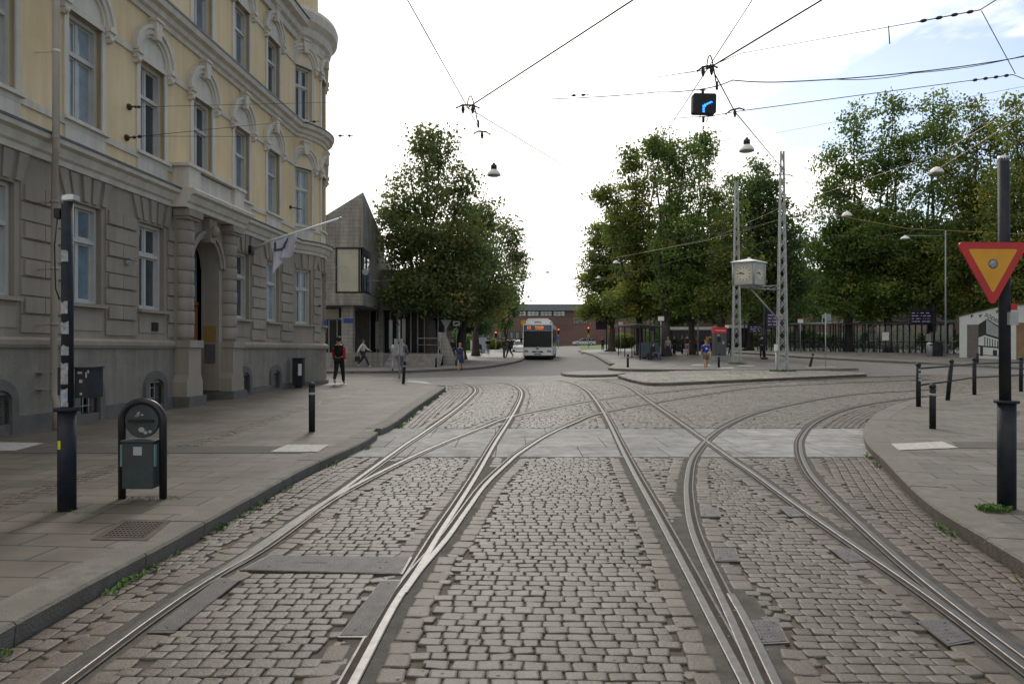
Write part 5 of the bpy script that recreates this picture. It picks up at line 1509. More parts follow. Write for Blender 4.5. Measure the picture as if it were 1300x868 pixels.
for i in range(5): t = i/5; m.tube([(xa+(ctr.x-xa)*t,b1.y-.1+(ctr.y-b1.y)*t,zc_+.1),(xa+(ctr.x-xa)*(t+.2),b1.y+.1+(ctr.y-b1.y)*t,zc_-.08)], .015, 5)
build('truss_arm', m, K['grey'], br)
m = MB(); m.tube([(b1.x-.2,b1.y-.05,zc_-1.75),(ctr.x+.05,ctr.y,zc_-.02)], .04, 8); build('diagonal_strut', m, K['grey'], br)

# ------------------------------------------------------------------ bus
def rbox(mb, a, b, r, M=None, seg=3, mi=0):           # box with rounded vertical edges
    x0,y0,z0 = a; x1,y1,z1 = b; pts = []
    for cx_, cy_, s0 in ((x1-r,y1-r,0),(x0+r,y1-r,90),(x0+r,y0+r,180),(x1-r,y0+r,270)):
        for i in range(seg+1):
            t = R(s0+90*i/seg); pts.append((cx_+r*math.cos(t), cy_+r*math.sin(t)))
    mb.prism(pts, z0, z1, M, mi)
bp_ = onp(682.5, 456.5, 0); 
bus = thing('city_bus', 'white city bus with orange number display and roof pod, seen head-on', 'bus', (bp_.x, bp_.y, bp_.z), R(-5.2))
K['busw'] = mat('bus_white', (.82,.83,.83), .35, (.76,.77,.77), 2, c3=(.7,.7,.7), sc3=.6)
def lb(name, mb, m, par=bus, **k): return build(name, mb, m, par, local=True, **k)
m = MB(); rbox(m, (-1.25,0,.33),(1.25,12,2.95), .22); rbox(m, (-1.2,.06,2.95),(1.2,11.9,3.02), .22); lb('body', m, K['busw'])
m = MB(); pr_ = [(-1.0,3.02),(-1.0,3.3),(-.82,3.48),(.82,3.48),(1.0,3.3),(1.0,3.02)]; m.prism(pr_, .5, 8.5, lambda x,z,y: Vector((x,y,z))); pod = lb('roof_pod', m, K['busw'])
m = MB(); m.box((-.3,.48,3.12),(.3,.497,3.18)); lb('vent_slot', m, K['dark'], pod)
m = MB(); rbox(m, (-1.19,-.03,1.05),(1.19,.4,2.42), .16); lb('windscreen', m, K['glass2'])
m = MB(); rbox(m, (-1.19,-.035,2.46),(1.19,.4,2.9), .16); dd_ = lb('destination_display', m, mat('display_dark_blue', (.02,.05,.12), .15, spec=.8))
K['led'] = mat('orange_led', (.8,.2,.02), .5, emit=(1,.26,.04), es=.6)
m = text_mb('11', .36, .004, frame((-.72,-.04,2.68), (1,0,0), (0,0,1)), bold=.012); lb('route_number', m, K['led'], dd_)
m = text_mb('Fridvalla', .22, .004, frame((.15,-.04,2.74), (1,0,0), (0,0,1)), bold=.006); lb('destination_text', m, K['led'], dd_)
m = text_mb('via Centrum', .13, .004, frame((.15,-.04,2.57), (1,0,0), (0,0,1)), bold=.003); lb('destination_text', m, K['led'], dd_)
m = MB(); m.box((-.5,-.034,1.2),(.55,-.031,1.22)); m.tube([(-.1,-.045,1.06),(.45,-.045,1.7)], .012, 5); m.tube([(.1,-.045,1.06),(-.6,-.045,1.5)], .012, 5); lb('wiper', m, K['cable'])
m = MB(); m.ball((.15,.25,1.62), .1, 8); m.box((-.05,.2,1.1),(.4,.3,1.5)); lb('dashboard', m, K['dark'])
for sx_ in (-1,1):
    m = MB(); m.box((min(sx_*.8,sx_*1.13),-.02,.62),(max(sx_*.8,sx_*1.13),.0,.80)); m2 = lb('headlight', m, mat('headlamp', (.2,.22,.24), .15, spec=1) if sx_ < 0 else bpy.data.materials['headlamp'])
    m = MB(); m.box((sx_*1.36-.09,-.22,1.45),(sx_*1.36+.09,-.12,1.85)); m.tube([(sx_*1.2,.0,2.35),(sx_*1.36,-.17,2.3),(sx_*1.36,-.17,1.8)], .025, 6); lb('mirror', m, K['cable'])
m = MB(); m.box((-.3,-.02,.42),(.3,-.004,.5)); lb('number_plate', m, K['dark'])
m = MB(); m.box((-1.24,-.015,.30),(1.24,.1,.36)); m.box((-.45,-.012,.6),(.45,.01,.72)) ; lb('lower_grille', m, K['cable'])
m = text_mb('MAN', .13, .003, frame((.0,-.016,.66), (1,0,0), (0,0,1)), bold=.004); lb('maker_letters', m, K['silver'])
m = MB(); m.lathe([(.12,-.02),(.12,.02)], 16, M=frame((0,-.04,.98), (1,0,0), (0,0,1))); lb('round_badge', m, K['grey'])
m = MB()
for i in range(7):
    for sx_ in (-1,1): m.box((sx_*1.255-.008,.6+1.6*i,1.15),(sx_*1.255+.008,2.1+1.6*i,2.6))
lb('side_windows', m, K['glass2'])
for y_ in (2.7, 8.6):
    for sx_ in (-1,1):
        m = MB(); m.lathe([(.48,-.15),(.5,-.12),(.5,.12),(.48,.15)], 20, M=frame((sx_*1.1,y_,.48), (0,1,0), (0,0,1)), smooth=False); wh = lb('wheel', m, K['cable'])
        m = MB(); m.lathe([(.27,-.02),(.25,.02)], 16, M=frame((sx_*1.262,y_,.48), (0,1,0), (0,0,1))); lb('rim', m, K['grey'], wh)
m = MB(); m.box((-1.15,.3,.1),(1.15,11.8,.33)); lb('underbody', m, K['dark'])

# ------------------------------------------------------------------ cars
def car(px, d, rz, col, label, estate=True, name='parked_car', group=None):
    p = at(px, d, .0); o = thing(name, label, 'car', tuple(p), rz, group)
    pm = mat('car_paint', col, .3, tuple(c*.9 for c in col), 2, spec=.6)
    L_ = 4.55
    low = [(-2.25,.35),(-2.27,.62),(-2.1,.80),(-1.2,.93),(2.1,.95),(2.25,.85),(2.27,.4)]
    roof = [(-1.15,.93),(-.45,1.38),(-.1,1.45),(1.2,1.46),(1.75,1.38),(2.15,.95)] if estate else [(-1.15,.93),(-.45,1.36),(-.1,1.43),(.7,1.42),(1.7,.95)]
    def loft(pts, hw0, hw1):
        m = MB(); n = len(pts); zs = [z for _, z in pts]; z0, z1 = min(zs), max(zs)
        vs = []
        for sgn in (-1, 1):
            for x, z in pts: k = (z-z0)/(z1-z0); vs.append((x, sgn*(hw0+(hw1-hw0)*k), z))
        m.add(vs, [tuple(range(n-1,-1,-1)), tuple(range(n,2*n))]+[(i,(i+1)%n,(i+1)%n+n,i+n) for i in range(n)]); return m
    b = loft(low, .86, .80); lb('body', b, pm, o)
    g = loft(roof, .76, .60); lb('glasshouse', g, K['glass2'], o)
    r_ = MB(); tp = [q for q in roof if q[1] > 1.3]; r_.prism([(q[0], q[1]+.0) for q in tp]+[(q[0], q[1]+.035) for q in reversed(tp)], -.64, .64, lambda x,z,y: Vector((x,y,z)))
    for xa in ((-.95,1.06,-.35,1.42),(.45,.95,.35,1.44),(1.3,.95,1.35,1.44)):
        for s in (-1,1): r_.tube([(xa[0],s*.745,xa[1]),(xa[2],s*.62,xa[3])], .03, 5)
    lb('roof', r_, pm, o)
    for x in (-1.4,1.35):
        for s in (-1,1):
            m = MB(); m.lathe([(.3,-.1),(.32,-.08),(.32,.08),(.3,.1)], 16, M=frame((x,s*.80,.32), (1,0,0), (0,0,1)), smooth=False); wh = lb('wheel', m, K['cable'], o)
            m = MB(); m.lathe([(.2,-.01),(.18,.01)], 12, M=frame((x,s*.905,.32), (1,0,0), (0,0,1))); lb('rim', m, K['silver'], wh)
    for s in (-1,1):
        m = MB(); m.box((-2.28,s*.62-.14,.62),(-2.12,s*.62+.14,.74)); lb('headlight', m, K['milk'], o)
        m = MB(); m.box((2.2,s*.66-.1,.68),(2.285,s*.66+.1,.85)); lb('tail_light', m, K['sred'], o)
    return o
car(741.5, 142, 0, (.5,.53,.56), 'silver estate car crossing the far end of the street', name='estate_car')
gc = 'cars parked beyond the bus stop on the left'
car(635, 108, R(25), (.02,.022,.026), 'black car parked behind the two people at the kerb', group=gc)
car(645.5, 114, R(40), (.55,.56,.58), 'pale car half hidden behind the standing pair, right of the black car', group=gc)
car(655.5, 120, R(70), (.16,.18,.2), 'dark grey car right of the pale car and left of the bus', group=gc)
car(660.5, 88, R(88), (.6,.6,.6), 'white car peeping out from behind the left edge of the bus', group=gc)
car(800, 100, R(0), (.25,.02,.02), 'dark red car behind the bus shelter', group=None) if False else None

# ------------------------------------------------------------------ people
def skinmesh(name, verts, edges, radii, m, parent, sub=1, root=0):
    me = bpy.data.meshes.new('t'); me.from_pydata([tuple(v) for v in verts], edges, [])
    o = bpy.data.objects.new('t', me); COL.objects.link(o)
    o.modifiers.new('s', 'SKIN'); sv = me.skin_vertices[0].data
    for i, r_ in enumerate(radii): sv[i].radius = (r_, r_) if not isinstance(r_, tuple) else r_; sv[i].use_root = (i == root)
    if sub: s = o.modifiers.new('u', 'SUBSURF'); s.levels = sub; s.render_levels = sub
    bpy.context.view_layer.update()
    em = bpy.data.meshes.new_from_object(o.evaluated_get(bpy.context.evaluated_depsgraph_get()))
    bpy.data.objects.remove(o); bpy.data.meshes.remove(me)
    em.name = name; em.materials.clear(); em.materials.append(m); em.polygons.foreach_set('use_smooth', [True]*len(em.polygons))
    q = bpy.data.objects.new(name, em); COL.objects.link(q); q.parent = parent; return q
SKIN = mat('skin', (.42,.25,.18), .55, (.38,.22,.155), 8)
HAIR = {'dark': mat('dark_hair', (.02,.015,.012), .6), 'brown': mat('brown_hair', (.09,.05,.03), .6), 'fair': mat('fair_hair', (.35,.24,.12), .6)}
def cloth(c, n='cloth'): return mat(n, c, .9, tuple(x*.7 for x in c), 9)
def person(loc, h, rz, label, top, bottom, pose='stand', sleeves=None, legs='long', hair='dark', shoes=(.03,.03,.03), group=None, dress=False, arm=None, tilt=0, extra=None):
    o = thing('person', label, 'person', tuple(loc), rz, group)
    s = h/1.75
    V = {}
    def v(n_, x, y, z, r_): V[n_] = (Vector((x*s, y*s, z*s)), r_*s)
    v('pel',0,0,.95,.115); v('bel',0,0,1.1,.105); v('che',0,.0,1.28,.125); v('nb',0,.01,1.42,.075); v('nk',0,0,1.485,.05); v('hl',0,-.015,1.56,.078); v('hm',0,-.01,1.64,.088); v('ht',0,0,1.71,.062)
    st = {'stand': ((-.02,.0),(.02,.02)), 'walk': ((-.16,-.26),(.06,.30)), 'walk2': ((.05,.26),(-.16,-.24)), 'stride': ((-.24,-.42),(.10,.42))}.get(pose, ((0,0),(0,0)))
    sw = {'stand': (0,0), 'walk': (.12,-.12), 'walk2': (-.12,.12), 'stride': (.2,-.2)}.get(pose, (0,0))
    for k, sg in (('L',-1),('R',1)):
        ky, ay = st[0 if sg < 0 else 1]; a_ = sw[0 if sg < 0 else 1]
        v('hp'+k, sg*.085, 0, .90, .088)
        if pose == 'sit':
            v('kn'+k, sg*.11, -.42, .52, .06); v('an'+k, sg*.12, -.45, .10, .038); v('to'+k, sg*.13, -.6, .035, .03)
        else:
            lift = .10 if ay > .2 else .0
            v('kn'+k, sg*.095, ky, .50+(.03 if abs(ky) > .1 else 0), .06); v('an'+k, sg*.1, ay, .09+lift, .038); v('to'+k, sg*.11, ay-.15, .035+lift*.3, .028)
        v('sh'+k, sg*.165, .0, 1.385, .058)
        ex = sg*.215; ey = a_*.7+.02; wy = a_*1.6-.04
        if arm == 'front': ex = sg*.2; v('el'+k, ex, -.02, 1.12, .042); v('wr'+k, sg*.1, -.26, 1.17, .027); v('pm'+k, sg*.06, -.33, 1.19, .03)
        elif arm == 'reach' and sg > 0: v('el'+k, ex, -.12, 1.16, .042); v('wr'+k, sg*.2, -.36, 1.05, .027); v('pm'+k, sg*.2, -.43, 1.02, .03)
        else: v('el'+k, ex, ey, 1.12, .042); v('wr'+k, sg*.235, wy, .88, .027); v('pm'+k, sg*.24, wy-.01, .80, .03)
        P_ = V['pm'+k][0]/s; dr = ((V['pm'+k][0]-V['wr'+k][0])/s).normalized(); sd_ = Vector((0,1,0)) if abs(dr.y) < .7 else Vector((1,0,0))
        for f_ in range(4):
            q = P_+sd_*(-.028+.018*f_)+dr*.035; e = q+dr*(.035+.006*(f_ in (1,2)))+Vector((-sg*.012,0,0)); v('f%d%s' % (f_,k), *q, .0095); v('g%d%s' % (f_,k), *e, .008)
        q = P_-sd_*.035+dr*.0; e = q+dr*.035-sd_*.012; v('th'+k, *q, .011); v('ti'+k, *e, .0085)
    if pose == 'sit':
        for n_ in V:
            if n_[:2] not in ('kn','an','to'): V[n_] = (V[n_][0]-Vector((0,0,.38*s)), V[n_][1])
    T = Matrix.Rotation(tilt, 4, 'Y')
    names = list(V); idx = {n_: i for i, n_ in enumerate(names)}
    E_ = [('pel','bel'),('bel','che'),('che','nb'),('nb','nk'),('nk','hl'),('hl','hm'),('hm','ht')]
    for k in 'LR':
        E_ += [('pel','hp'+k),('hp'+k,'kn'+k),('kn'+k,'an'+k),('an'+k,'to'+k),('nb','sh'+k),('sh'+k,'el'+k),('el'+k,'wr'+k),('wr'+k,'pm'+k),('pm'+k,'th'+k),('th'+k,'ti'+k)]
        for f_ in range(4): E_ += [('pm'+k,'f%d%s' % (f_,k)),('f%d%s' % (f_,k),'g%d%s' % (f_,k))]
    tv = lambda n_: T @ V[n_][0]
    skinmesh('body', [tv(n_) for n_ in names], [(idx[a], idx[b]) for a, b in E_], [V[n_][1] for n_ in names], SKIN, o)
    def part_(nm, chain, m, grow, over=None, sub=1):
        ns = []; es = []
        for a, b in chain:
            for q in (a, b):
                if q not in ns: ns.append(q)
            es.append((ns.index(a), ns.index(b)))
        return skinmesh(nm, [tv(n_) for n_ in ns], es, [V[n_][1]+grow*s if not (over and n_ in over) else over[n_]*s for n_ in ns], m, o, sub)
    # extra points for hems
    for k, sg in (('L',-1),('R',1)):
        V['hm'+k] = (V['hp'+k][0].lerp(V['kn'+k][0], .82), .075*s); V['sl'+k] = (V['sh'+k][0].lerp(V['el'+k][0], .6), .05*s)
        V['wc'+k] = (V['el'+k][0].lerp(V['wr'+k][0], .93), .03*s)
    tm_ = cloth(top)
    sl_m = cloth(sleeves) if sleeves else None
    core = [('che','bel'),('bel','pel'),('che','nb')]
    if sleeves and sleeves != 'short':
        part_('vest', core+[('nb','shL'),('nb','shR')], tm_, .035)
        for k in 'LR': part_('sleeve', [('sh'+k,'el'+k),('el'+k,'wc'+k)], sl_m, .022)
    else:
        ch = list(core)
        for k in 'LR': ch += [('nb','sh'+k),('sh'+k,'sl'+k if sleeves == 'short' or legs == 'shorts' or dress else 'el'+k)] + ([] if (legs == 'shorts' or dress) else [('el'+k,'wc'+k)])
        part_('jacket' if legs == 'long' else 'shirt', ch, tm_, .028)
    bm_ = cloth(bottom)
    if dress:
        m = MB(); m.lathe([(.15*s,1.05*s),(.19*s,.9*s),(.22*s,.68*s),(.23*s,.55*s)], 14, M=T @ Matrix.Diagonal((1,.8,1,1))); lb('skirt', m, bm_, o)
    elif legs == 'shorts': part_('shorts', [('pel','hpL'),('pel','hpR'),('hpL','hmL'),('hpR','hmR')], bm_, .028)
    else: part_('trousers', [('pel','hpL'),('pel','hpR'),('hpL','knL'),('hpR','knR'),('knL','anL'),('knR','anR')], bm_, .02)
    for k in 'LR': part_('shoe', [('an'+k,'to'+k)], cloth(shoes), .014, {'an'+k: .045})
    hm = T @ V['hm'][0]; r_ = V['hm'][1]
    m = MB(); m.ball(hm+Vector((0,.012*s,.02*s)), r_*1.13, 12, sc=(.98,1.05,1.02)); m2 = MB()
    # hair shell only over crown and back: cut the face side
    cut = MB(); 
    for f, sm_ in zip(m.f, m.sm):
        c = sum((Vector(m.v[i]) for i in f), Vector((0,0,0)))/len(f)-hm
        if not (c.y < -.02*s and c.z < .045*s): cut.f.append(f); cut.sm.append(True); cut.mi.append(0)
    cut.v = m.v; lb('hair', cut, HAIR[hair], o)
    hd = T @ V['hm'][0]
    m = MB(); m.lathe([(.014*s,0),(.006*s,.02*s)], 6, M=Matrix.Translation(hd+Vector((0,-r_*.98,-.02*s))) @ Matrix.Rotation(R(90),4,'X')); lb('nose', m, SKIN, o)
    m = MB()
    for sg in (-1,1): m.ball(hd+Vector((sg*.032*s,-r_*.93,.008*s)), .009*s, 6)
    lb('eyes', m, K['dark'], o)
    m = MB(); m.box(hd+Vector((-.022*s,-r_*.98,-.055*s)), hd+Vector((.022*s,-r_*.85,-.049*s))); lb('mouth', m, K['sred'], o)
    if extra: extra(o, s, T, V)
    return o
def hold_bag(col, side=1):
    def f(o, s, T, V):
        p = T @ V['pm'+('R' if side > 0 else 'L')][0]; m = MB(); m.box((p.x-.05,p.y-.16,p.z-.42),(p.x+.05,p.y+.16,p.z-.12)); m.tube([(p.x,p.y-.12,p.z-.12),(p.x,p.y,p.z+.0),(p.x,p.y+.12,p.z-.12)], .012, 5)
        q = lb('shoulder_bag', m, cloth(col), o)
    return f
def backpack(col):
    def f(o, s, T, V):
        m = MB(); rbox(m, (-.15*s,.12*s,1.0*s),(.15*s,.30*s,1.42*s), .05*s); 
        for sg in (-1,1): m.tube([(sg*.1*s,.14*s,1.42*s),(sg*.11*s,-.13*s,1.36*s),(sg*.12*s,-.10*s,1.12*s),(sg*.13*s,.14*s,1.05*s)], .016*s, 5)
        lb('backpack', m, cloth(col), o)
    return f
q = P12(430.5, 488)
person(q, 1.78, R(180), 'person in a black vest over red sleeves and black trousers walking away', (.012,.012,.014), (.015,.015,.018), 'walk', sleeves=(.42,.02,.03), shoes=(.3,.32,.34))
def redhem(o, s, T, V):
    pass
q = at(461, 42.8); person(q, 1.70, R(80), 'person in a white top and dark trousers striding past the library wall', (.55,.54,.5), (.03,.035,.06), 'stride', hair='dark', arm='reach', shoes=(.5,.5,.5), extra=hold_bag((.02,.02,.02), -1))
q = onp(502.5, 471.5); person(q, 1.74, R(170), 'person in a white shirt and light trousers behind the leaning sign pole', (.5,.5,.52), (.3,.31,.34), 'walk', hair='dark')
q = onp(511.5, 471.5); person(q, 1.72, R(175), 'person in a mottled purple grey shirt right of the sign pole', (.16,.14,.2), (.2,.22,.26), 'walk2', hair='dark')
q = onp(584, 471.5, 0); person(q, 1.62, R(5), 'person in a short dark blue dress crossing the road towards the camera', (.035,.05,.13), (.035,.05,.13), 'walk', dress=True, hair='fair', extra=hold_bag((.03,.03,.04), -1))
q = onp(574.5, 460); person(q, 1.74, R(0), 'person in dark clothes with a dark bag behind the one in the blue dress', (.03,.03,.03), (.03,.03,.035), 'walk2', hair='brown', extra=hold_bag((.01,.01,.01), -1))
q = at(619.5, 72); person(q, 1.74, R(185), 'person in black pushing the pram past the grey cabinet', (.02,.02,.025), (.09,.11,.15), 'walk', arm='front')
q = at(640, 60); person(q, 1.74, R(60), 'left one of the two people talking at the kerb, grey trousers', (.03,.035,.05), (.11,.115,.13), 'stand', hair='fair', arm='front')
q = at(647, 60.3); person(q, 1.76, R(-70), 'right one of the two people talking at the kerb, black clothes', (.02,.02,.022), (.02,.02,.022), 'walk', hair='brown')
q = at(765, 88); person(q, 1.68, R(10), 'person in dark clothes under the black information display', (.03,.04,.06), (.02,.02,.03), 'stand', hair='fair')
q = at(872.5, 58.5); person(q, 1.82, R(150), 'person in a dark T-shirt and grey shorts standing under the trees', (.02,.025,.045), (.2,.22,.26), 'stand', legs='shorts', hair='brown', shoes=(.5,.5,.5), arm='front')
q = at(884, 62); person(q, 1.6, R(-60), 'person in a red top partly behind the lamp post', (.45,.03,.04), (.05,.07,.15), 'stand', hair='brown', arm='front')
q = GT(896, 470.3, .0); q = Vector((q.x,q.y,zt(q.x,q.y)))
def logo(o, s, T, V):
    m = MB(); m.prism([(-.05,1.2),(.06,1.2),(.06,1.27),(-.02,1.3)], -.165*s, -.16*s, lambda x,z,y: Vector((x*s,y,z*s))); lb('chest_print', m, K['wht'], o)
    backpack((.12,.02,.05))(o, s, T, V)
person(q, 1.80, R(-4), 'person in a bright blue shirt and khaki shorts with a backpack, walking', (.02,.09,.5), (.17,.15,.10), 'walk', legs='shorts', hair='dark', shoes=(.4,.42,.45), extra=logo)
q = at(926, 57.5); person(q, 1.85, R(185), 'person in black leaning back against the ticket machine', (.015,.015,.02), (.012,.012,.014), 'stand', tilt=R(-13))
q = at(967.5, 52); person(q, 1.78, R(170), 'person in dark clothes beside the departure display pole', (.02,.025,.03), (.02,.02,.025), 'stand')
q = at(829.5, 53.5); q.z += .0; person(q, 1.74, R(60), 'person in blue jeans sitting in the near end of the bus shelter', (.03,.03,.035), (.09,.13,.22), 'sit')
q = at(856, 61); person(q, 1.75, R(30), 'person in black standing between the tree trunks', (.02,.02,.022), (.02,.02,.022), 'stand', hair='brown')
q = at(866, 64); person(q, 1.7, R(40), 'person in a dark olive jacket between two linden trunks, facing the shelter', (.05,.055,.035), (.03,.03,.04), 'stand', hair='brown')
q = at(848, 57.5); person(q, 1.66, R(-30), 'person with a pale top waiting beside the near end of the bus shelter', (.3,.3,.32), (.04,.05,.08), 'stand', hair='fair')
q = at(903, 66); person(q, 1.72, R(200), 'person in grey walking away just left of the ticket machine', (.10,.10,.11), (.03,.03,.035), 'walk', hair='dark')
# pram
q = at(608.5, 71.5); o = thing('pram', 'dark pram with a hood standing left of the person in black', 'pram', tuple(q))
m = MB(); rbox(m, (-.24,-.35,.55),(.24,.35,.8), .1); m.ball((0,.12,.85), .27, 10, sc=(.9,.9,1)); lb('carrycot', m, cloth((.02,.02,.025)), o)
m = MB()
for sg in (-1,1): m.tube([(sg*.24,-.35,.2),(sg*.22,.1,.6),(sg*.2,.55,1.05)], .018, 6); m.tube([(sg*.24,.35,.2),(sg*.22,-.1,.6)], .018, 6)
m.tube([(-.2,.55,1.05),(.2,.55,1.05)], .02, 6); m.box((-.22,-.3,.28),(.22,.3,.36)); lb('pram_frame', m, K['cable'], o)
for sx_ in (-1,1):
    for sy_ in (-1,1): m = MB(); m.lathe([(.12,-.02),(.13,0),(.12,.02)], 14, M=frame((sx_*.27,sy_*.35,.13), (0,1,0), (0,0,1)), smooth=False); lb('wheel', m, K['cable'], o)

# ------------------------------------------------------------------ signs, displays, ticket machine, cabinets
def post(mb, p, h, r_=.04): mb.tube([p, p+Vector((0,0,h))], r_, 8)
p = P12(507, 480.5); o = thing('sign_pole', 'slim pale pole covered in stickers with two narrow grey sign plates seen from behind', 'sign', tuple(p))
m = MB(); post(m, p, 2.9, .035); build('pole', m, K['grey'], o); m = MB(); m.tube([p+Vector((0,0,2.9)), p+Vector((-.02,0,3.5))], .012, 6); m.tube([p+Vector((0,0,2.5)), p+Vector((0,0,2.95))], .042, 8); build('pole_top', m, K['black'], o)
m = MB(); m.box((p.x-.22,p.y-.03,p.z+1.0),(p.x-.06,p.y,p.z+1.72)); m.box((p.x+.03,p.y-.03,p.z+1.0),(p.x+.17,p.y,p.z+1.72)); build('sign_plate', m, K['grey'], o)
m = MB(); rr_ = random.Random(5)
for i in range(9): z = p.z+rr_.uniform(1.5,2.5); m.box((p.x-.04,p.y-.04,z),(p.x+.03,p.y-.037,z+rr_.uniform(.05,.12)))
build('sticker', m, stm[2], o)
def sign_back(px, d, z, kind, label, plate, hgt, w_=.5):
    p = at(px, d); o = thing('road_sign', label, 'sign', tuple(p)); m = MB(); post(m, p, hgt, .035); build('pole', m, K['grey'], o)
    m = MB(); c = Vector((p.x,p.y-.05,p.z+z))
    if kind == 'tri': m.prism([(-w_,w_*.8),(w_,w_*.8),(0,-w_)], -.01, .01, frame(c,(1,0,0),(0,0,1)))
    elif kind == 'rect': m.box((c.x-w_,c.y-.01,c.z-w_*.8),(c.x+w_,c.y+.01,c.z+w_*.8))
    else: m.lathe([(w_,-.01),(w_,.01)], 20, M=frame(c,(1,0,0),(0,0,1)), smooth=False)
    build('sign_plate', m, plate, o); return o, c
K['signback'] = mat('sign_back_grey', (.26,.31,.32), .5, metal=.2)
sign_back(566.5, 50, 2.7, 'tri', 'grey back of a downward triangle sign in front of the big tree trunk', K['signback'], 3.0, .38)
o, c = sign_back(579.5, 55, 2.85, 'rect', 'small white bus stop flag with red top and black figure, left of the dark trunk', K['wht'], 3.0, .26)
m = MB(); m.box((c.x-.26,c.y-.02,c.z+.16),(c.x+.26,c.y-.012,c.z+.21)); build('red_band', m, K['sred'], o); m = MB(); m.prism([(-.2,-.12),(.2,-.02),(.12,.08),(-.1,.05)], .012, .02, frame(c,(1,0,0),(0,0,1))); build('symbol', m, K['dark'], o)
for px, d, z, lab in ((839, 56, 3.15, 'white bus stop flag with a red top edge above the shelter roof'), (967+49, 62, 2.75, 'white bus stop flag with red top behind the lattice mast, over the bicycle shelter'), (788, 76, 3.2, 'pale bus stop flag left of the shelter roof')):
    o, c = sign_back(px, d, z, 'rect', lab, K['wht'], z+.2, .24); m = MB(); m.box((c.x-.24,c.y-.02,c.z+.14),(c.x+.24,c.y-.012,c.z+.2)); build('red_band', m, K['sred'], o)
o, c = sign_back(829, 58, 2.35, 'round', 'round blue parking sign with a red ring beside the shelter', K['signblue'], 2.7, .2)
m = MB()
for i in range(20):
    a, b = 2*math.pi*i/20, 2*math.pi*(i+1)/20; m.prism([(.17*math.cos(a),.17*math.sin(a)),(.205*math.cos(a),.205*math.sin(a)),(.205*math.cos(b),.205*math.sin(b)),(.17*math.cos(b),.17*math.sin(b))], .011, .016, frame(c,(1,0,0),(0,0,1)))
build('red_ring', m, K['sred'], o)
o, c = sign_back(774, 90, 2.4, 'round', 'round yellow sign with a red ring on a post by the museum lawn', K['syel'], 3.2, .25)
o, c = sign_back(664.5, 78, 3.4, 'round', 'round yellow and red sign just left of the bus roof', K['syel'], 3.6, .3)
p = onp(1048, 466.5); o = thing('thin_sign_post', 'thin grey post with a small white plate turned sideways, right of the lattice masts', 'sign', tuple(p))
m = MB(); post(m, p, 3.2, .03); build('pole', m, K['grey'], o); m = MB(); m.box((p.x-.22,p.y-.03,p.z+2.9),(p.x-.06,p.y-.01,p.z+3.12)); m.box((p.x+.02,p.y-.02,p.z+2.75),(p.x+.32,p.y,p.z+3.15)); build('sign_plate', m, K['signback'], o)
def display(px, d, z0, z1, w_, label, polex, rows=4, dx=0, ph=None):
    p = at(polex, d); c = GX(px, d); o = thing('departure_display', label, 'display', tuple(p))
    m = MB(); post(m, p, ph or (z1+.5), .085 if d < 60 else .07); m.lathe([(.25,0),(.25,.12),(.12,.2)], 12, tuple(p)); build('pole', m, K['bluegrey'], o)
    m = MB(); m.box((c.x-w_/2,p.y-.16,p.z+z0),(c.x+w_/2,p.y-.02,p.z+z1)); m.box((c.x-w_/2,p.y-.1,p.z+z1+.05),(c.x+w_/2,p.y-.04,p.z+z1+.22)); cs_ = build('display_case', m, K['bluegrey'], o)
    m = MB(); m.box((c.x-w_/2+.06,p.y-.168,p.z+z0+.06),(c.x+w_/2-.06,p.y-.161,p.z+z1-.06)); build('screen', m, mat('led_screen', (.02,.012,.03), .3) if 'led_screen' not in bpy.data.materials else bpy.data.materials['led_screen'], cs_)
    m = MB(); rq = random.Random(int(px)); hz = (z1-z0-.2)/max(1,rows)
    for r_ in range(rows):
        z = p.z+z1-.16-hz*r_; x = c.x-w_/2+.12
        while x < c.x+w_/2-.2:
            l_ = rq.choice([.06,.16,.24]); m.box((x,p.y-.172,z-.035),(x+l_,p.y-.1685,z)); x += l_+rq.choice([.04,.12,.2])
    if rows: build('display_rows', m, mat('led_lilac', (.3,.27,.42), .5, emit=(.6,.55,1), es=.22) if 'led_lilac' not in bpy.data.materials else bpy.data.materials['led_lilac'], cs_)
display(986, 51, 2.25, 3.35, 1.6, 'lilac lit departure display on a dark pole, half behind the lattice mast', 970.5)
display(1168, 57, 2.35, 3.45, 1.75, 'departure display above the right end of the bicycle shelter', 1185.5)
display(958, 70, 1.7, 2.5, 1.2, 'small dim departure display far behind the masts', 945, rows=3)
o = display(763, 84, 2.6, 3.7, 1.25, 'black information display on two posts near the far crossing', 770, rows=0)
# red topped ticket machine
p = onp(913, 458.5); o = thing('ticket_machine', 'grey ticket machine with a red lit top beside the tree row', 'ticket machine', tuple(p))
x, y, z = p
m = MB(); m.box((x-.42,y-.3,z+.38),(x+.42,y+.3,z+1.95)); build('cabinet', m, mat('machine_grey', (.07,.075,.08), .5), o)
m = MB(); m.box((x-.42,y-.32,z),(x+.42,y+.32,z+.38)); build('base', m, mat('base_grey', (.25,.27,.28), .6), o)
m = MB(); m.box((x-.44,y-.33,z+1.95),(x+.44,y+.33,z+2.38)); rt = build('red_top', m, mat('machine_red', (.55,.02,.04), .4), o)
m = text_mb('Resecentrum', .13, .003, frame((x,y-.333,z+2.16), (1,0,0), (0,0,1)), bold=.003); build('lettering', m, K['wht'], rt)
m = MB(); m.box((x-.22,y-.31,z+1.35),(x+.02,y-.301,z+1.7)); build('screen', m, K['glass2'], o)
m = MB(); m.box((x+.15,y-.31,z+1.2),(x+.27,y-.301,z+1.4)); m.box((x-.24,y-.31,z+1.78),(x-.05,y-.301,z+1.88)); build('card_reader', m, K['grey'], o)
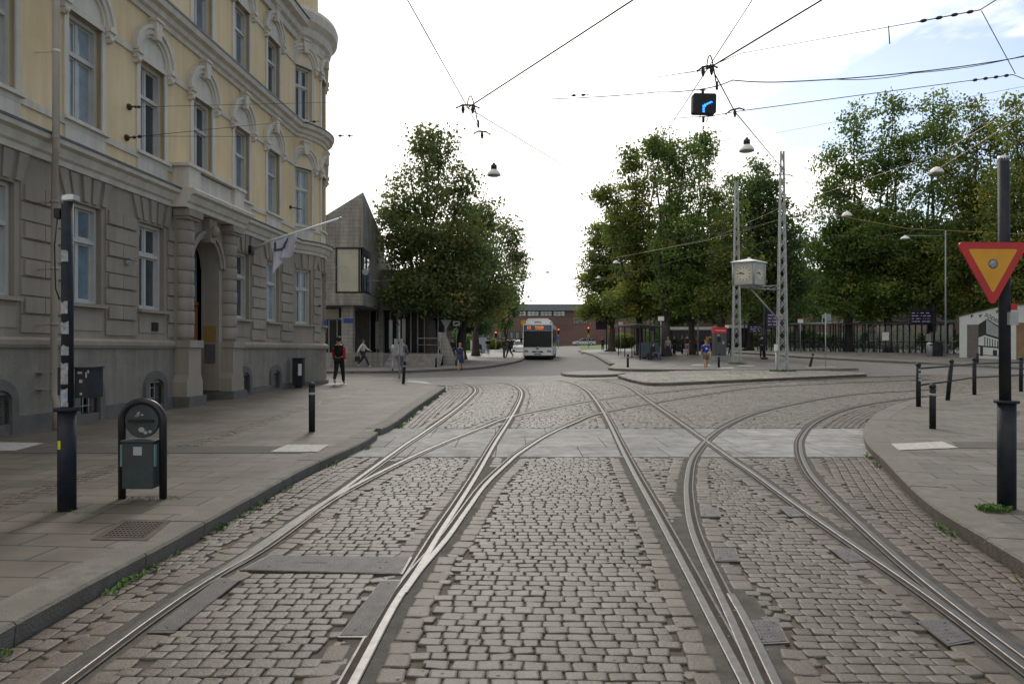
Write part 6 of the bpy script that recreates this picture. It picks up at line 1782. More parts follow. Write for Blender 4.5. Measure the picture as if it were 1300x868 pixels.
# cabinets on the left
p = at(613, 80); o = thing('utility_cabinet', 'tall pale blue grey utility cabinet beside the pram', 'cabinet', tuple(p)); m = MB(); rbox(m, (p.x-.42,p.y-.3,p.z+.45),(p.x+.42,p.y+.3,p.z+1.75), .04); build('cabinet', m, mat('cabinet_blue_grey', (.30,.38,.44), .5), o); m = MB(); m.box((p.x-.3,p.y-.2,p.z),(p.x+.3,p.y+.2,p.z+.45)); build('base', m, K['grey'], o); m = MB(); m.box((p.x-.02,p.y-.31,p.z+1.5),(p.x+.04,p.y-.3,p.z+1.56)); build('handle', m, K['dark'], o)
p = at(608, 96); o = thing('white_container', 'low white container standing behind the blue grey cabinet', 'container', tuple(p)); m = MB(); m.box((p.x-1.1,p.y-.6,p.z+.05),(p.x+1.4,p.y+.6,p.z+1.35)); build('box', m, K['wht'], o); m = MB(); 
for i in range(6): m.box((p.x-1.0+.42*i,p.y-.62,p.z+.1),(p.x-.96+.42*i,p.y-.6,p.z+1.3))
build('ribs', m, K['grey'], o)
p = at(1190, 53.5); o = thing('litter_bin', 'dark litter bin at the right end of the bicycle shelter', 'bin', tuple(p)); m = MB(); rbox(m, (p.x-.3,p.y-.25,p.z),(p.x+.3,p.y+.25,p.z+1.0), .06); build('bin_body', m, K['bluegrey'], o); m = MB(); rbox(m, (p.x-.32,p.y-.27,p.z+1.0),(p.x+.32,p.y+.27,p.z+1.06), .06); build('lid', m, K['black'], o)
p = at(1180, 53.2); o = thing('litter_bin', 'pale slim litter bin left of the dark bin at the bicycle shelter', 'bin', tuple(p)); m = MB(); m.lathe([(.2,0),(.22,.9),(.2,1.0),(.05,1.08)], 14, tuple(p)); build('bin_body', m, K['grey'], o); m = MB(); m.box((p.x-.12,p.y-.24,p.z+.82),(p.x+.12,p.y-.2,p.z+.92)); build('opening', m, K['dark'], o)
# traffic lights
K['redlamp'] = mat('red_signal_lit', (.8,.05,.02), .4, emit=(1,.10,.03), es=2)
def tlight(px, d, h, label):
    p = at(px, d, .1); o = thing('traffic_light', label, 'traffic light', tuple(p)); m = MB(); post(m, p, h, .06); build('pole', m, K['grey'], o)
    m = MB(); m.box((p.x-.17,p.y-.25,p.z+h-.9),(p.x+.17,p.y-.03,p.z+h+.1)); hd = build('signal_head', m, K['black'], o)
    m = MB(); m.box((p.x-.35,p.y-.02,p.z+h-1.05),(p.x+.35,p.y+.0,p.z+h+.25)); build('backing_board', m, K['black'], hd) if d > 1e9 else None
    for i, mm_ in enumerate((K['redlamp'],K['dark'],K['dark'])):
        m = MB(); m.lathe([(.125,-.02),(.11,.02),(.01,.03)], 14, M=frame((p.x,p.y-.26,p.z+h-.1-.3*i), (1,0,0), (0,0,1))); build('lamp', m, mm_, hd)
    return o, p
o, p = tlight(709, 118, 3.2, 'traffic light showing red just right of the bus, blue round sign below'); m = MB(); m.lathe([(.3,-.01),(.3,.01)], 18, M=frame((p.x,p.y-.1,p.z+1.75),(1,0,0),(0,0,1)), smooth=False); build('blue_round_sign', m, mat('bright_blue', (.03,.12,.5), .5), o)
o, p = tlight(746.8, 112, 3.25, 'traffic light showing red in front of the silver estate car'); m = MB(); m.lathe([(.2,-.01),(.2,.01)], 18, M=frame((p.x,p.y-.1,p.z+1.9),(1,0,0),(0,0,1)), smooth=False); build('round_sign', m, K['syel'], o)
tlight(629.5, 100, 2.6, 'traffic light showing red at the edge of the left hand trees')

# ------------------------------------------------------------------ bus shelter in the middle
def shelter(name, label, pts, h, nb, cat='shelter', glassy=True, roofw=1.6, back=True, dark=None, rise=0):
    p0, p1 = pts; o = thing(name, label, cat, tuple(p0)); d_ = (p1-p0); d_.z = 0; Ln = d_.length; d_.normalize(); n_ = Vector((-d_.y, d_.x, 0))
    if n_.y < 0: n_ = -n_
    zf_ = lambda t: p0.z+(p1.z-p0.z)*t
    dk = dark or K['bluegrey']
    m = MB()
    for i in range(nb+1):
        t = i/nb; q = p0.lerp(p1, t); m.box((-.04,-.04,0),(.04,.04,h), Matrix.Translation(q)); 
        if i % 2 == 0: m.box((-.04,-.04,0),(.04,.04,h+.12), Matrix.Translation(q+n_*roofw*.8))
    build_each('post', m, dk, o)
    m = MB()
    for z in (.12, .95, h-.06): m.tube([p0+Vector((0,0,z)), p1+Vector((0,0,z))], .028, 4, sq=True, smooth=False)
    build('horizontal_rails', m, dk, o)
    m = MB(); a = p0-d_*.3; b = p1+d_*.3
    c4 = [a-n_*.3+Vector((0,0,h)), b-n_*.3+Vector((0,0,h+rise)), b+n_*roofw+Vector((0,0,h+.2+rise)), a+n_*roofw+Vector((0,0,h+.2))]
    m.add([tuple(c) for c in c4]+[tuple(c+Vector((0,0,.10))) for c in c4], [(3,2,1,0),(4,5,6,7),(0,1,5,4),(1,2,6,5),(2,3,7,6),(3,0,4,7)]); build('roof', m, mat('shelter_roof', (.06,.065,.07), .5) if 'shelter_roof' not in bpy.data.materials else bpy.data.materials['shelter_roof'], o)
    for i in range(nb):
        q0, q1 = p0.lerp(p1,(i+.05)/nb), p0.lerp(p1,(i+.95)/nb); m = MB(); m.add([tuple(q0+Vector((0,0,.15))),tuple(q1+Vector((0,0,.15))),tuple(q1+Vector((0,0,h-.1))),tuple(q0+Vector((0,0,h-.1)))], [(0,1,2,3)])
        build('glass_panel', m, K['clear'], o)
    return o, d_, n_, p0, p1
s0, s1 = at(837, 53.5), at(805, 66)
o, d_, n_, *_ = shelter('bus_shelter', 'dark glass bus shelter under the central trees with people inside', (s0, s1), 2.45, 6, roofw=1.8)
m = MB(); m.box((-.2,.3,.42),(2.6,.7,.48), frame(s0+n_*.2, d_, n_)); m.box((-.2,.3,0),(-.12,.7,.42), frame(s0+n_*.2, d_, n_)); m.box((2.5,.3,0),(2.6,.7,.42), frame(s0+n_*.2, d_, n_)); build('bench', m, K['bluegrey'], o)
m = MB(); m.box((0,0,.2),(.08,1.5,1.3), frame(s0, d_, n_)); build('end_panel', m, mat('end_panel_blue', (.04,.06,.08), .3), o)
h0, h1 = at(962, 70), at(1211, 57.5)
o, d_, n_, *_ = shelter('bicycle_shelter', 'long glazed bicycle shelter with dark posts running behind the lattice masts', (h0, h1), 2.45, 36, roofw=2.2, rise=.0)
m = MB(); m.box((0,0,0),(.55,.03,.75), frame(h0.lerp(h1,.78)+Vector((0,-.05,1.15)), d_, Vector((0,0,1)))) if False else None
q = h0.lerp(h1,.68); m = MB(); m.box((0,1.05,.05),(.55,1.75,.07), frame(q, d_, Vector((0,0,1)))); build('notice', m, K['wht'], o)
q = h0.lerp(h1,.88); m = MB(); m.box((0,1.0,.05),(.4,1.6,.07), frame(q, d_, Vector((0,0,1)))); build('poster', m, stm[0], o)
# bicycles
def bicycle(label, group):
    o = thing('bicycle', label, 'bicycle', (0,0,0), 0, group); fr = mat('bicycle_paint', (.04,.05,.06), .4) if 'bicycle_paint' not in bpy.data.materials else bpy.data.materials['bicycle_paint']
    for x in (-.53,.53):
        m = MB(); r_ = .33; n = 18; m.tube([(x+r_*math.cos(2*math.pi*i/n),0,.35+r_*math.sin(2*math.pi*i/n)) for i in range(n+1)], .018, 5, cap=False); w_ = lb('wheel', m, K['cable'], o)
        m = MB()
        for i in range(6): a = math.pi*i/6; m.tube([(x-r_*math.cos(a),0,.35-r_*math.sin(a)),(x+r_*math.cos(a),0,.35+r_*math.sin(a))], .003, 3)
        lb('spokes', m, K['silver'], w_)
    m = MB(); P_ = {'bb':(-.08,0,.3),'st':(-.22,0,.8),'hd':(.36,0,.82),'hd2':(.39,0,.7),'ra':(-.53,0,.35),'fa':(.53,0,.35),'hb':(.33,0,1.0)}
    for a, b in (('bb','st'),('st','hd'),('bb','hd2'),('ra','bb'),('ra','st'),('fa','hd2'),('hd2','hb')): m.tube([P_[a],P_[b]], .016, 6)
    lb('frame', m, fr, o)
    m = MB(); m.tube([(.2,-.28,1.03),(.33,-.15,1.02),(.33,.15,1.02),(.2,.28,1.03)], .014, 6); lb('handlebar', m, K['silver'], o)
    m = MB(); m.prism([(-.38,-.08),(-.38,.08),(-.12,.02),(-.12,-.02)], .88, .93); m.tube([(-.22,0,.8),(-.24,0,.88)], .014, 6); lb('saddle', m, K['cable'], o)
    m = MB(); m.box((-.75,-.06,.72),(-.35,.06,.74)); m.tube([(-.53,.06,.35),(-.6,.06,.72)], .008, 4); m.tube([(-.53,-.06,.35),(-.6,-.06,.72)], .008, 4); lb('rack', m, K['silver'], o)
    return o
bk_ = 'bicycles parked in the long glazed shelter'
bic = bicycle('bicycle parked in the row behind the glass of the long shelter', bk_)
rr_ = random.Random(11); first = True
for i in range(34):
    t = .06+.9*i/34; q = h0.lerp(h1, t)+n_*rr_.uniform(.9,1.1); c = bic if first else copy_tree(bic); first = False
    c.location = q; c.rotation_euler = (R(rr_.uniform(-5,5)), 0, R(70+rr_.uniform(-25,25)))
for px, d, lab in ((1222-13, 56, 'bicycle with a pale saddle cover standing left of the mural building'), (1207, 58.5, 'bicycle leaning behind the one by the mural building')):
    c = copy_tree(bic); c.location = at(px, d); c.rotation_euler = (0,0,R(20)); c['label'] = lab; del c['group']

# ------------------------------------------------------------------ white mural building on the right
W0, W1 = at(1218, 52), at(1281, 49.5); W1.z = W0.z = min(W0.z, W1.z)
o = thing('mural_kiosk', 'small white building painted with a black and grey mural and the words SÖDER TULL', 'kiosk', tuple(W0))
dx = (W1-W0).normalized(); Ln = (W1-W0).length; FRm = frame(W0, dx, (0,0,1))     # local x along wall, y up, z towards the camera
H0 = EYE+(CY-402)/F*52-W0.z; H1_ = EYE+(CY-386.5)/F*49.5-W0.z
m = MB(); m.prism([(0,0),(Ln,0),(Ln,H1_),(0,H0)], -3.0, 0, FRm); m.box((Ln+.05,0,-3.2),(Ln+7,H1_-.06,.05), FRm); build('wall', m, mat('kiosk_white', (.50,.54,.54), .55, (.44,.48,.48), 1.5), o)
m = MB(); m.prism([(-.03,H0),(Ln,H1_),(Ln,H1_+.05),(-.03,H0+.05)], -3.05, .05, FRm); m.box((Ln+.03,H1_-.06,-3.25),(Ln+7.05,H1_-.01,.1), FRm); build('roof_edge', m, mat('roof_edge_red', (.14,.06,.05), .6), o)
def mp_(px, py): return ((px-590)/430*Ln, (632-py)/(632-190)*H0*1.0)      # from the enlarged view of the photograph
ink = mat('mural_black', (.02,.022,.025), .6); gry = mat('mural_grey', (.27,.30,.31), .6)
def mural(nm, poly, m_, z=.004): mb = MB(); q_ = [mp_(*p) for p in poly]; mb.prism(q_ if True else q_, z-.003, z, FRm); build(nm, mb, m_, o)
mural('door', [(660,632),(760,632),(760,275),(660,275)], mat('door_taupe', (.13,.12,.11), .5), .012)
mural('mural_shape', [(760,275),(830,222),(830,380),(760,410)], ink); mural('mural_shape', [(834,225),(1020,340),(1020,455),(834,378)], gry)
mural('mural_line', [(830,222),(836,216),(1022,370),(1022,385)], ink, .008); mural('mural_line', [(830,372),(1022,445),(1022,462),(820,388)], ink, .009)
mural('mural_line', [(760,490),(1022,515),(1022,528),(760,503)], ink, .009); mural('mural_shape', [(955,455),(978,455),(978,512),(955,508)], ink, .008)
for i in range(7): mural('mural_line', [(812+22*i,402+8*i),(819+22*i,405+8*i),(819+22*i,497+2*i),(812+22*i,495+2*i)], ink, .010)
for a, b, t_ in ((885,920,540),(935,955,545),(975,1012,545)): mural('mural_shape', [(a,595),(b,598),(b,t_),(a,t_-3)], ink, .008)
mural('mural_line', [(775,505),(800,507),(800,600),(775,600)], ink, .008); mural('mural_line', [(760,585),(1022,600),(1022,606),(760,592)], ink, .011)
def mtext(t, px, py, size, ang): 
    c = mp_(px, py); T = FRm @ Matrix.Translation((c[0],c[1],.008)) @ Matrix.Rotation(ang,4,'Z'); build('lettering', text_mb(t, size, .003, T, 'CENTER', .004), ink, o)
mtext('SÖDER TULL', 935, 255, .36, R(-33))
for (a, b) in ((700,188),(775,188),(920,150),(950,165),(985,160)):
    mural('mural_figure', [(a-12,b-12),(a+14,b-14),(a+16,b-3),(a+4,b+2),(a+3,b+16),(a-7,b+16),(a-5,b+0)], ink, .008)
m = MB(); m.box((Ln+.45,.0,.05),(Ln+5,2.55,.07), FRm); build('wooden_panel', m, mat('brown_panel', (.22,.15,.08), .5, (.15,.10,.06), 1.2), o)

# ------------------------------------------------------------------ bus and kiosks glimpsed behind the trunks
for (x0, x1, d, lab) in ((851,912,74,'parked bus with white roof glimpsed behind the central tree trunks'),(926,948,72,'white topped kiosk glimpsed between the two lattice masts')):
    a, b = at(x0, d), at(x1, d); o = thing('parked_bus' if x0 < 900 else 'kiosk', lab, 'bus' if x0 < 900 else 'kiosk', tuple((a+b)/2))
    H = 2.55; m = MB(); m.box((a.x,a.y,a.z+.3),(b.x,a.y+2.4,a.z+H-.25)); build('body', m, K['bluegrey'], o)
    m = MB(); m.box((a.x-.1,a.y-.1,a.z+H-.25),(b.x+.1,a.y+2.5,a.z+H+.05)); build('roof', m, K['wht'], o)
    m = MB(); m.box((a.x+.2,a.y-.02,a.z+1.1),(b.x-.2,a.y,a.z+H-.3)); build('windows', m, K['glass2'], o)
    if x0 < 900:
        m = MB(); m.box((a.x+2.0,a.y-.03,a.z+.6),(a.x+2.5,a.y-.022,a.z+1.5)); m.box((b.x-1.3,a.y-.03,a.z+.6),(b.x-.4,a.y-.022,a.z+1.6)); build('yellow_panel', m, K['syel'], o)
        for xx in (a.x+.9, b.x-1.9): m = MB(); m.lathe([(.45,-.1),(.45,.1)], 16, M=frame((xx,a.y,a.z+.45),(1,0,0),(0,0,1)), smooth=False); build('wheel', m, K['cable'], o)

# ------------------------------------------------------------------ trees
def leaf_mat(name, ca, cb, cc):
    m = bpy.data.materials.new(name); m.use_nodes = True; nt = m.node_tree; nt.nodes.clear()
    out_ = nt.nodes.new('ShaderNodeOutputMaterial'); at_ = nt.nodes.new('ShaderNodeAttribute'); at_.attribute_name = 'tone'
    rp = nt.nodes.new('ShaderNodeValToRGB'); e = rp.color_ramp.elements
    e[0].position = 0; e[0].color = (*ca,1); e[1].position = 1; e[1].color = (*cc,1); k = e.new(.55); k.color = (*cb,1)
    nt.links.new(at_.outputs['Fac'], rp.inputs[0])
    d = nt.nodes.new('ShaderNodeBsdfDiffuse'); t = nt.nodes.new('ShaderNodeBsdfTranslucent'); g = nt.nodes.new('ShaderNodeBsdfGlossy'); g.inputs['Roughness'].default_value = .5
    g.inputs[0].default_value = (.5,.5,.5,1)
    nt.links.new(rp.outputs[0], d.inputs[0]); nt.links.new(rp.outputs[0], t.inputs[0])
    a = nt.nodes.new('ShaderNodeMixShader'); a.inputs[0].default_value = .52; nt.links.new(d.outputs[0], a.inputs[1]); nt.links.new(t.outputs[0], a.inputs[2])
    b = nt.nodes.new('ShaderNodeMixShader'); b.inputs[0].default_value = .05; nt.links.new(a.outputs[0], b.inputs[1]); nt.links.new(g.outputs[0], b.inputs[2])
    nt.links.new(b.outputs[0], out_.inputs[0]); return m
LM = {'linden': leaf_mat('linden_leaves', (.075,.135,.028), (.13,.205,.038), (.25,.31,.055)),
      'chestnut': leaf_mat('chestnut_leaves', (.075,.12,.036), (.125,.17,.048), (.27,.21,.06)),
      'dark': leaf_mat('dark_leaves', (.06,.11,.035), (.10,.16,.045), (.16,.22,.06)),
      'yellow': leaf_mat('yellowing_leaves', (.075,.12,.025), (.155,.20,.035), (.34,.31,.05))}
K['bark'] = mat('bark', (.07,.06,.05), .95, (.04,.034,.028), 5, bump=1, bsc=14)
def tree(base_px, d, blobs, tr, label, kind='linden', dens=1.0, leaf=.2, seed=0, group=None, split=.35, lean=0):
    rg = np.random.default_rng(seed); rd = random.Random(seed)
    p = at(base_px, d, .1); o = thing('tree', label, 'tree', tuple(p), 0, group)
    B_ = []
    for b in blobs:
        px, py, rx, ry = b[:4]; dn = b[4] if len(b) > 4 else 1.0
        dd = d + (b[5] if len(b) > 5 else 0)
        c = A(px, py, dd); B_.append((c, rx*dd/F, ry*dd/F, dn))
    top = max(c.z+ry_ for c, rx_, ry_, _ in B_); H = top-p.z
    # trunk and leaders
    m = MB(); fork = p.z+H*split*.75
    cx_ = sum(c.x*rx_ for c, rx_, *_ in B_)/sum(rx_ for _, rx_, *_ in B_)
    tp = [p+Vector((0,0,-.2)), p+Vector((0,0,.4)), Vector((p.x+lean*.3, p.y, p.z+H*split*.35)), Vector((p.x+lean*.7+rd.uniform(-.15,.15), p.y, fork))]
    m.tube(tp, [tr*1.5, tr*1.08, tr*.95, tr*.82], 12)
    nodes = [(tp[-1], tr*.8)]
    for c, rx_, ry_, dn in B_:
        tgt = Vector((c.x, c.y, c.z+ry_*.8)); s = tp[-1]+Vector((0,0,-rd.uniform(0,.8)))
        k = 7; pts = []; rs = []
        for i in range(k+1):
            t = i/k; q = s.lerp(tgt, t); bow = math.sin(t*math.pi); 
            q = q+Vector((rd.uniform(-.18,.18)*bow*2, rd.uniform(-.18,.18)*bow*2, bow*.5)); pts.append(q); rs.append(max(.025, tr*.34*(1-t)**.9+.02))
        m.tube(pts, rs, 7); nodes += list(zip(pts[2:], rs[2:]))
    C = []; TN = []
    for c, rx_, ry_, dn in B_:
        vol = 4.19*rx_*rx_*ry_; n = int(min(1500, max(16, vol*1.15*dens*dn**1.15)))
        u = rg.normal(size=(n,3)); u /= np.linalg.norm(u, axis=1)[:,None]; r_ = rg.random(n)**.42
        wob = 1+.22*np.sin(u[:,0]*5+seed)*np.cos(u[:,2]*6+seed*2)+rg.normal(0,.07,n)
        q = u*(r_*wob)[:,None]*np.array([rx_, rx_*.9, ry_])+np.array(c); C.append(q); TN.append(np.clip(rg.normal(.4,.24,n)+.0*r_, 0, 1))
    C = np.concatenate(C); TN = np.concatenate(TN); keep = C[:,2] > p.z+1.9; C = C[keep]; TN = TN[keep]
    # limbs towards a share of the clumps
    nk = kdtree.KDTree(len(nodes)); [nk.insert(n_[0], i) for i, n_ in enumerate(nodes)]; nk.balance()
    for i in range(0, len(C), 6):
        q = Vector(C[i]); _, j, dist = nk.find(q-Vector((0,0,.9)))
        a, ra = nodes[j]
        if dist < .5 or dist > 6: continue
        mid = a.lerp(q, .5)+Vector((rd.uniform(-.2,.2),rd.uniform(-.2,.2),.12*dist)); rb = min(ra*.5, .03+.012*dist)
        m.tube([a, mid, q], [rb, rb*.6, .012], 4, cap=False)
    build('trunk', m, K['bark'], o)
    per = 72; n = len(C)*per
    sig = .46
    P_ = np.repeat(C, per, 0)+rg.normal(0, 1, (n,3))*np.array([sig,sig,sig*.62]); tone = np.clip(np.repeat(TN, per)+rg.normal(0,.13,n), 0, 1)
    s_ = leaf*.98*rg.uniform(.55,1.25,n)
    a = rg.normal(size=(n,3)); a /= np.linalg.norm(a,axis=1)[:,None]; b = rg.normal(size=(n,3)); b -= a*(a*b).sum(1)[:,None]; b /= np.linalg.norm(b,axis=1)[:,None]
    a = a*(s_*.62)[:,None]; b = b*(s_*.42)[:,None]
    V = np.stack([P_-a, P_-b*.9+a*.1, P_+a, P_+b+a*.1], 1)-np.array(p)
    me = bpy.data.meshes.new('crown'); me.vertices.add(n*4); me.vertices.foreach_set('co', V.reshape(-1).astype(np.float32))
    me.loops.add(n*4); me.loops.foreach_set('vertex_index', np.arange(n*4,dtype=np.int32)); me.polygons.add(n); me.polygons.foreach_set('loop_start', (np.arange(n)*4).astype(np.int32))
    me.update(calc_edges=True); at_ = me.attributes.new('tone','FLOAT','POINT'); at_.data.foreach_set('value', np.repeat(tone,4).astype(np.float32))
    me.materials.append(LM[kind]); c_ = bpy.data.objects.new('crown', me); COL.objects.link(c_); c_.parent = o
    return o
GL = 'trees on the left side of the street'
tree(548, 49.5, [(545,300,55,70,1.0),(520,235,28,42,.55),(555,205,38,42,.55),(505,330,22,55,.6),(590,250,28,42,.6),(555,370,62,34,1.2),(600,330,28,55,.9),(497,270,17,26,.35),(540,190,20,26,.4)], .42, 'tallest chestnut left of the bus, thick pale trunk in front of the library steps', 'chestnut', 1.0, .22, 1, split=.24)
tree(585, 57, [(600,310,34,60,.9),(620,360,34,42,1.1),(590,385,46,26,1.3),(615,270,20,30,.6),(560,395,30,20,1.0)], .42, 'leaning dark chestnut with black trunk, second from the library', 'chestnut', .9, .23, 2, split=.22)
tree(604, 67, [(636,345,24,50,.55),(645,300,14,26,.4),(625,385,30,26,1.0),(655,330,9,28,.35)], .36, 'thinly leaved chestnut at the right edge of the left group', 'chestnut', .7, .24, 3, split=.24)
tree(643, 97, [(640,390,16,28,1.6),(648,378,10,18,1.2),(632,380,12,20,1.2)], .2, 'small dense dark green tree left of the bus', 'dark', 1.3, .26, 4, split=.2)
tree(596, 120, [(590,405,36,20,1.5),(560,400,34,22,1.5)], .25, 'far low tree behind the pram and the cabinet', 'dark', .8, .3, 5, split=.2)
# central row of lindens
tree(776.5, 84, [(772,385,30,28,1.2),(762,340,24,36,1.0),(785,320,34,40,1.0),(745,360,14,28,.7),(752,300,14,18,.5),(775,290,18,24,.6),(790,370,38,32,1.2),(748,395,16,12,.8)], .42, 'yellowing linden at the street end of the central row, stout trunk by the display', 'yellow', .55, .27, 6, split=.22)
tree(812, 66, [(815,300,40,62,1.0),(805,240,26,40,.7),(838,205,20,38,.7),(800,200,11,22,.45),(835,350,42,40,1.2),(785,270,18,30,.6),(810,375,40,26,1.2),(765,250,10,12,.35)], .36, 'tall linden with yellow patches behind the bus shelter', 'yellow', .75, .24, 7, split=.2)
tree(846, 60, [(858,250,30,58,.9),(850,190,16,30,.6),(875,215,20,42,.7),(865,320,42,50,1.2),(870,370,44,28,1.3),(828,190,8,16,.4)], .42, 'linden with the stout dark trunk beside the bus shelter', 'linden', .8, .22, 8, split=.2)
tree(878, 62, [(897,235,14,52,.7),(895,185,8,22,.4),(905,300,34,48,1.1),(890,360,40,34,1.3),(915,260,18,30,.7)], .30, 'linden with slender spire-like top, behind the person in shorts', 'linden', .8, .22, 9, split=.2)
tree(908, 57, [(925,330,32,44,1.1),(930,375,34,28,1.2),(905,385,30,20,1.1),(925,280,20,26,.7)], .26, 'linden with a leaning pale trunk behind the ticket machine', 'yellow', .8, .21, 10, split=.2, lean=.6)
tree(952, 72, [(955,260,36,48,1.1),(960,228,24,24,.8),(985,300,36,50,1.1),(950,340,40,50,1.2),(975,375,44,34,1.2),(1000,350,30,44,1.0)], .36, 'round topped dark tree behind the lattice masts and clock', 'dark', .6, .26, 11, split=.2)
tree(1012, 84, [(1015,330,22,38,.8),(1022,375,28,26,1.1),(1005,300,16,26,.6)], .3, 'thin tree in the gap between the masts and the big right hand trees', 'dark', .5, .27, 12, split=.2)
# right hand group
tree(1078, 64, [(1062,255,30,46,1.0),(1085,165,20,32,.6),(1060,205,20,30,.6),(1095,225,26,40,.9),(1085,310,46,46,1.2),(1050,330,26,44,1.0),(1095,370,50,34,1.2),(1050,385,24,18,.9)], .38, 'leftmost of the big trees behind the bicycle shelter, bushy low skirt', 'linden', .7, .24, 13, split=.2)
tree(1128, 62, [(1132,155,17,38,.6),(1120,205,18,36,.6),(1135,240,28,40,.9),(1130,310,48,50,1.2),(1140,370,50,34,1.3),(1148,190,14,30,.5)], .36, 'tall upright tree with narrow forked top, second of the big right hand trees', 'linden', .7, .23, 14, split=.2)
tree(1182, 60, [(1185,145,20,34,.6),(1178,190,20,36,.6),(1205,165,16,30,.6),(1190,240,32,40,.8),(1185,310,50,46,1.2),(1190,365,50,34,1.3)], .36, 'tall tree above the street lamp, third of the big right hand trees', 'linden', .7, .22, 15, split=.2)
tree(1236, 56, [(1238,160,24,42,.8),(1225,220,30,50,1.0),(1250,260,40,50,1.1),(1240,330,48,46,1.3),(1245,370,44,26,1.2),(1262,190,22,40,.8)], .38, 'yellow green tree behind the mural building', 'yellow', .8, .22, 16, split=.2)
tree(1292, 50, [(1290,160,28,48,.9),(1282,230,36,50,1.0),(1300,300,48,56,1.2),(1330,220,40,60,1.0),(1290,355,44,30,1.2),(1345,330,50,60,1.0)], .4, 'broad yellow green tree at the right edge behind the give way sign', 'yellow', .8, .21, 17, split=.2)
tree(1420, 52, [(1420,220,60,100,1.0),(1430,330,70,60,1.0)], .4, 'tree beyond the right edge of the picture', 'linden', .5, .26, 18, split=.25)
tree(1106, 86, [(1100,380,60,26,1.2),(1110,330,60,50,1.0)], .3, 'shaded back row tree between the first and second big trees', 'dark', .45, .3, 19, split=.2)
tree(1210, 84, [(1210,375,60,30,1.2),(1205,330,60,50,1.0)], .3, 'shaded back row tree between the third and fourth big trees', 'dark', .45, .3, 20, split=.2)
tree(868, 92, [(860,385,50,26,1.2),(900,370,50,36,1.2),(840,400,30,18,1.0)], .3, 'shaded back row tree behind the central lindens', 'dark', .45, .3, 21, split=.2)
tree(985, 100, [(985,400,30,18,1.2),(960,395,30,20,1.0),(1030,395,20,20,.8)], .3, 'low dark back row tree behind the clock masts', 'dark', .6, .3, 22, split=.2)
def hedge(p0, p1, h_, dep, label, sd_):
    rg = np.random.default_rng(sd_); o = thing('hedge', label, 'hedge', tuple(p0)); L_ = (p1-p0).length; n = int(L_*h_*55)
    t = rg.random(n); q = np.array(p0)[None]+(np.array(p1)-np.array(p0))[None]*t[:,None]
    q[:,1] += rg.uniform(-dep/2,dep/2,n); top = h_*(.75+.18*np.sin(t*L_*.55+sd_)+.1*np.sin(t*L_*1.7)); q[:,2] += top*rg.random(n)**.8
    a = rg.normal(size=(n,3))*.16; b = rg.normal(size=(n,3))*.12; V = np.stack([q-a,q-b,q+a,q+b],1)-np.array(p0)
    me = bpy.data.meshes.new('foliage'); me.vertices.add(n*4); me.vertices.foreach_set('co', V.reshape(-1).astype(np.float32)); me.loops.add(n*4); me.loops.foreach_set('vertex_index', np.arange(n*4,dtype=np.int32)); me.polygons.add(n); me.polygons.foreach_set('loop_start', (np.arange(n)*4).astype(np.int32)); me.update(calc_edges=True)
    at_ = me.attributes.new('tone','FLOAT','POINT'); at_.data.foreach_set('value', np.repeat(np.clip(rg.normal(.4,.25,n),0,1),4).astype(np.float32)); me.materials.append(LM['dark'])
    c_ = bpy.data.objects.new('foliage', me); COL.objects.link(c_); c_.parent = o
    m = MB(); 
    for i in range(int(L_/2)): p = p0.lerp(p1, (i+.5)/int(L_/2)); m.tube([p, p+Vector((0,0,h_*.6))], [.05,.02], 5)
    build('stems', m, K['bark'], o)
hedge(at(975, 96, .05), at(1330, 78, .05), 2.6, 2.5, 'dark hedge running behind the bicycle shelter and mural building', 31)
hedge(at(820, 112, .05), at(968, 100, .05), 3.2, 3, 'tall dark hedge behind the central tree row', 32)
hedge(at(470, 92, .05), at(600, 98, .05), 3.0, 2.5, 'dark hedge behind the trunks of the left hand chestnuts', 33)
def shrub(px, d, w_, h_, label, kind='dark', sd_=1):
    rg = np.random.default_rng(sd_); p = at(px, d, .05); o = thing('shrub', label, 'shrub', tuple(p)); m = MB()
    for i in range(5): m.tube([p, p+Vector((rg.uniform(-w_,w_)*.4, rg.uniform(-.3,.3), h_*.8))], [.03,.01], 4)
    build('stems', m, K['bark'], o); m = MB(); n = int(700*w_*h_)
    u = rg.normal(size=(n,3)); u /= np.linalg.norm(u,axis=1)[:,None]; q = u*(rg.random(n)**.4)[:,None]*np.array([w_/2,w_*.4,h_/2])+np.array(p)+np.array([0,0,h_/2]); vs = []; fs = []
    for i, c in enumerate(q):
        a = rg.normal(size=3)*.09; b = rg.normal(size=3)*.06; k = len(vs); vs += [tuple(c-a), tuple(c-b), tuple(c+a), tuple(c+b)]; fs.append((k,k+1,k+2,k+3))
    m.add(vs, fs); c_ = build('foliage', m, LM[kind], o); at_ = c_.data.attributes.new('tone','FLOAT','POINT'); at_.data.foreach_set('value', np.repeat(np.clip(rg.normal(.5,.25,n),0,1),4).astype(np.float32)); return o
shrub(626, 104, 3.2, 1.6, 'yellow brown shrub left of the black parked car', 'yellow', 3)
shrub(791, 100, 4.0, 2.2, 'pinkish yellow shrub on the lawn beside the shelter', 'yellow', 4)
shrub(478, 49.5, 3.4, .5, 'low planting along the top of the concrete retaining wall', 'dark', 5)

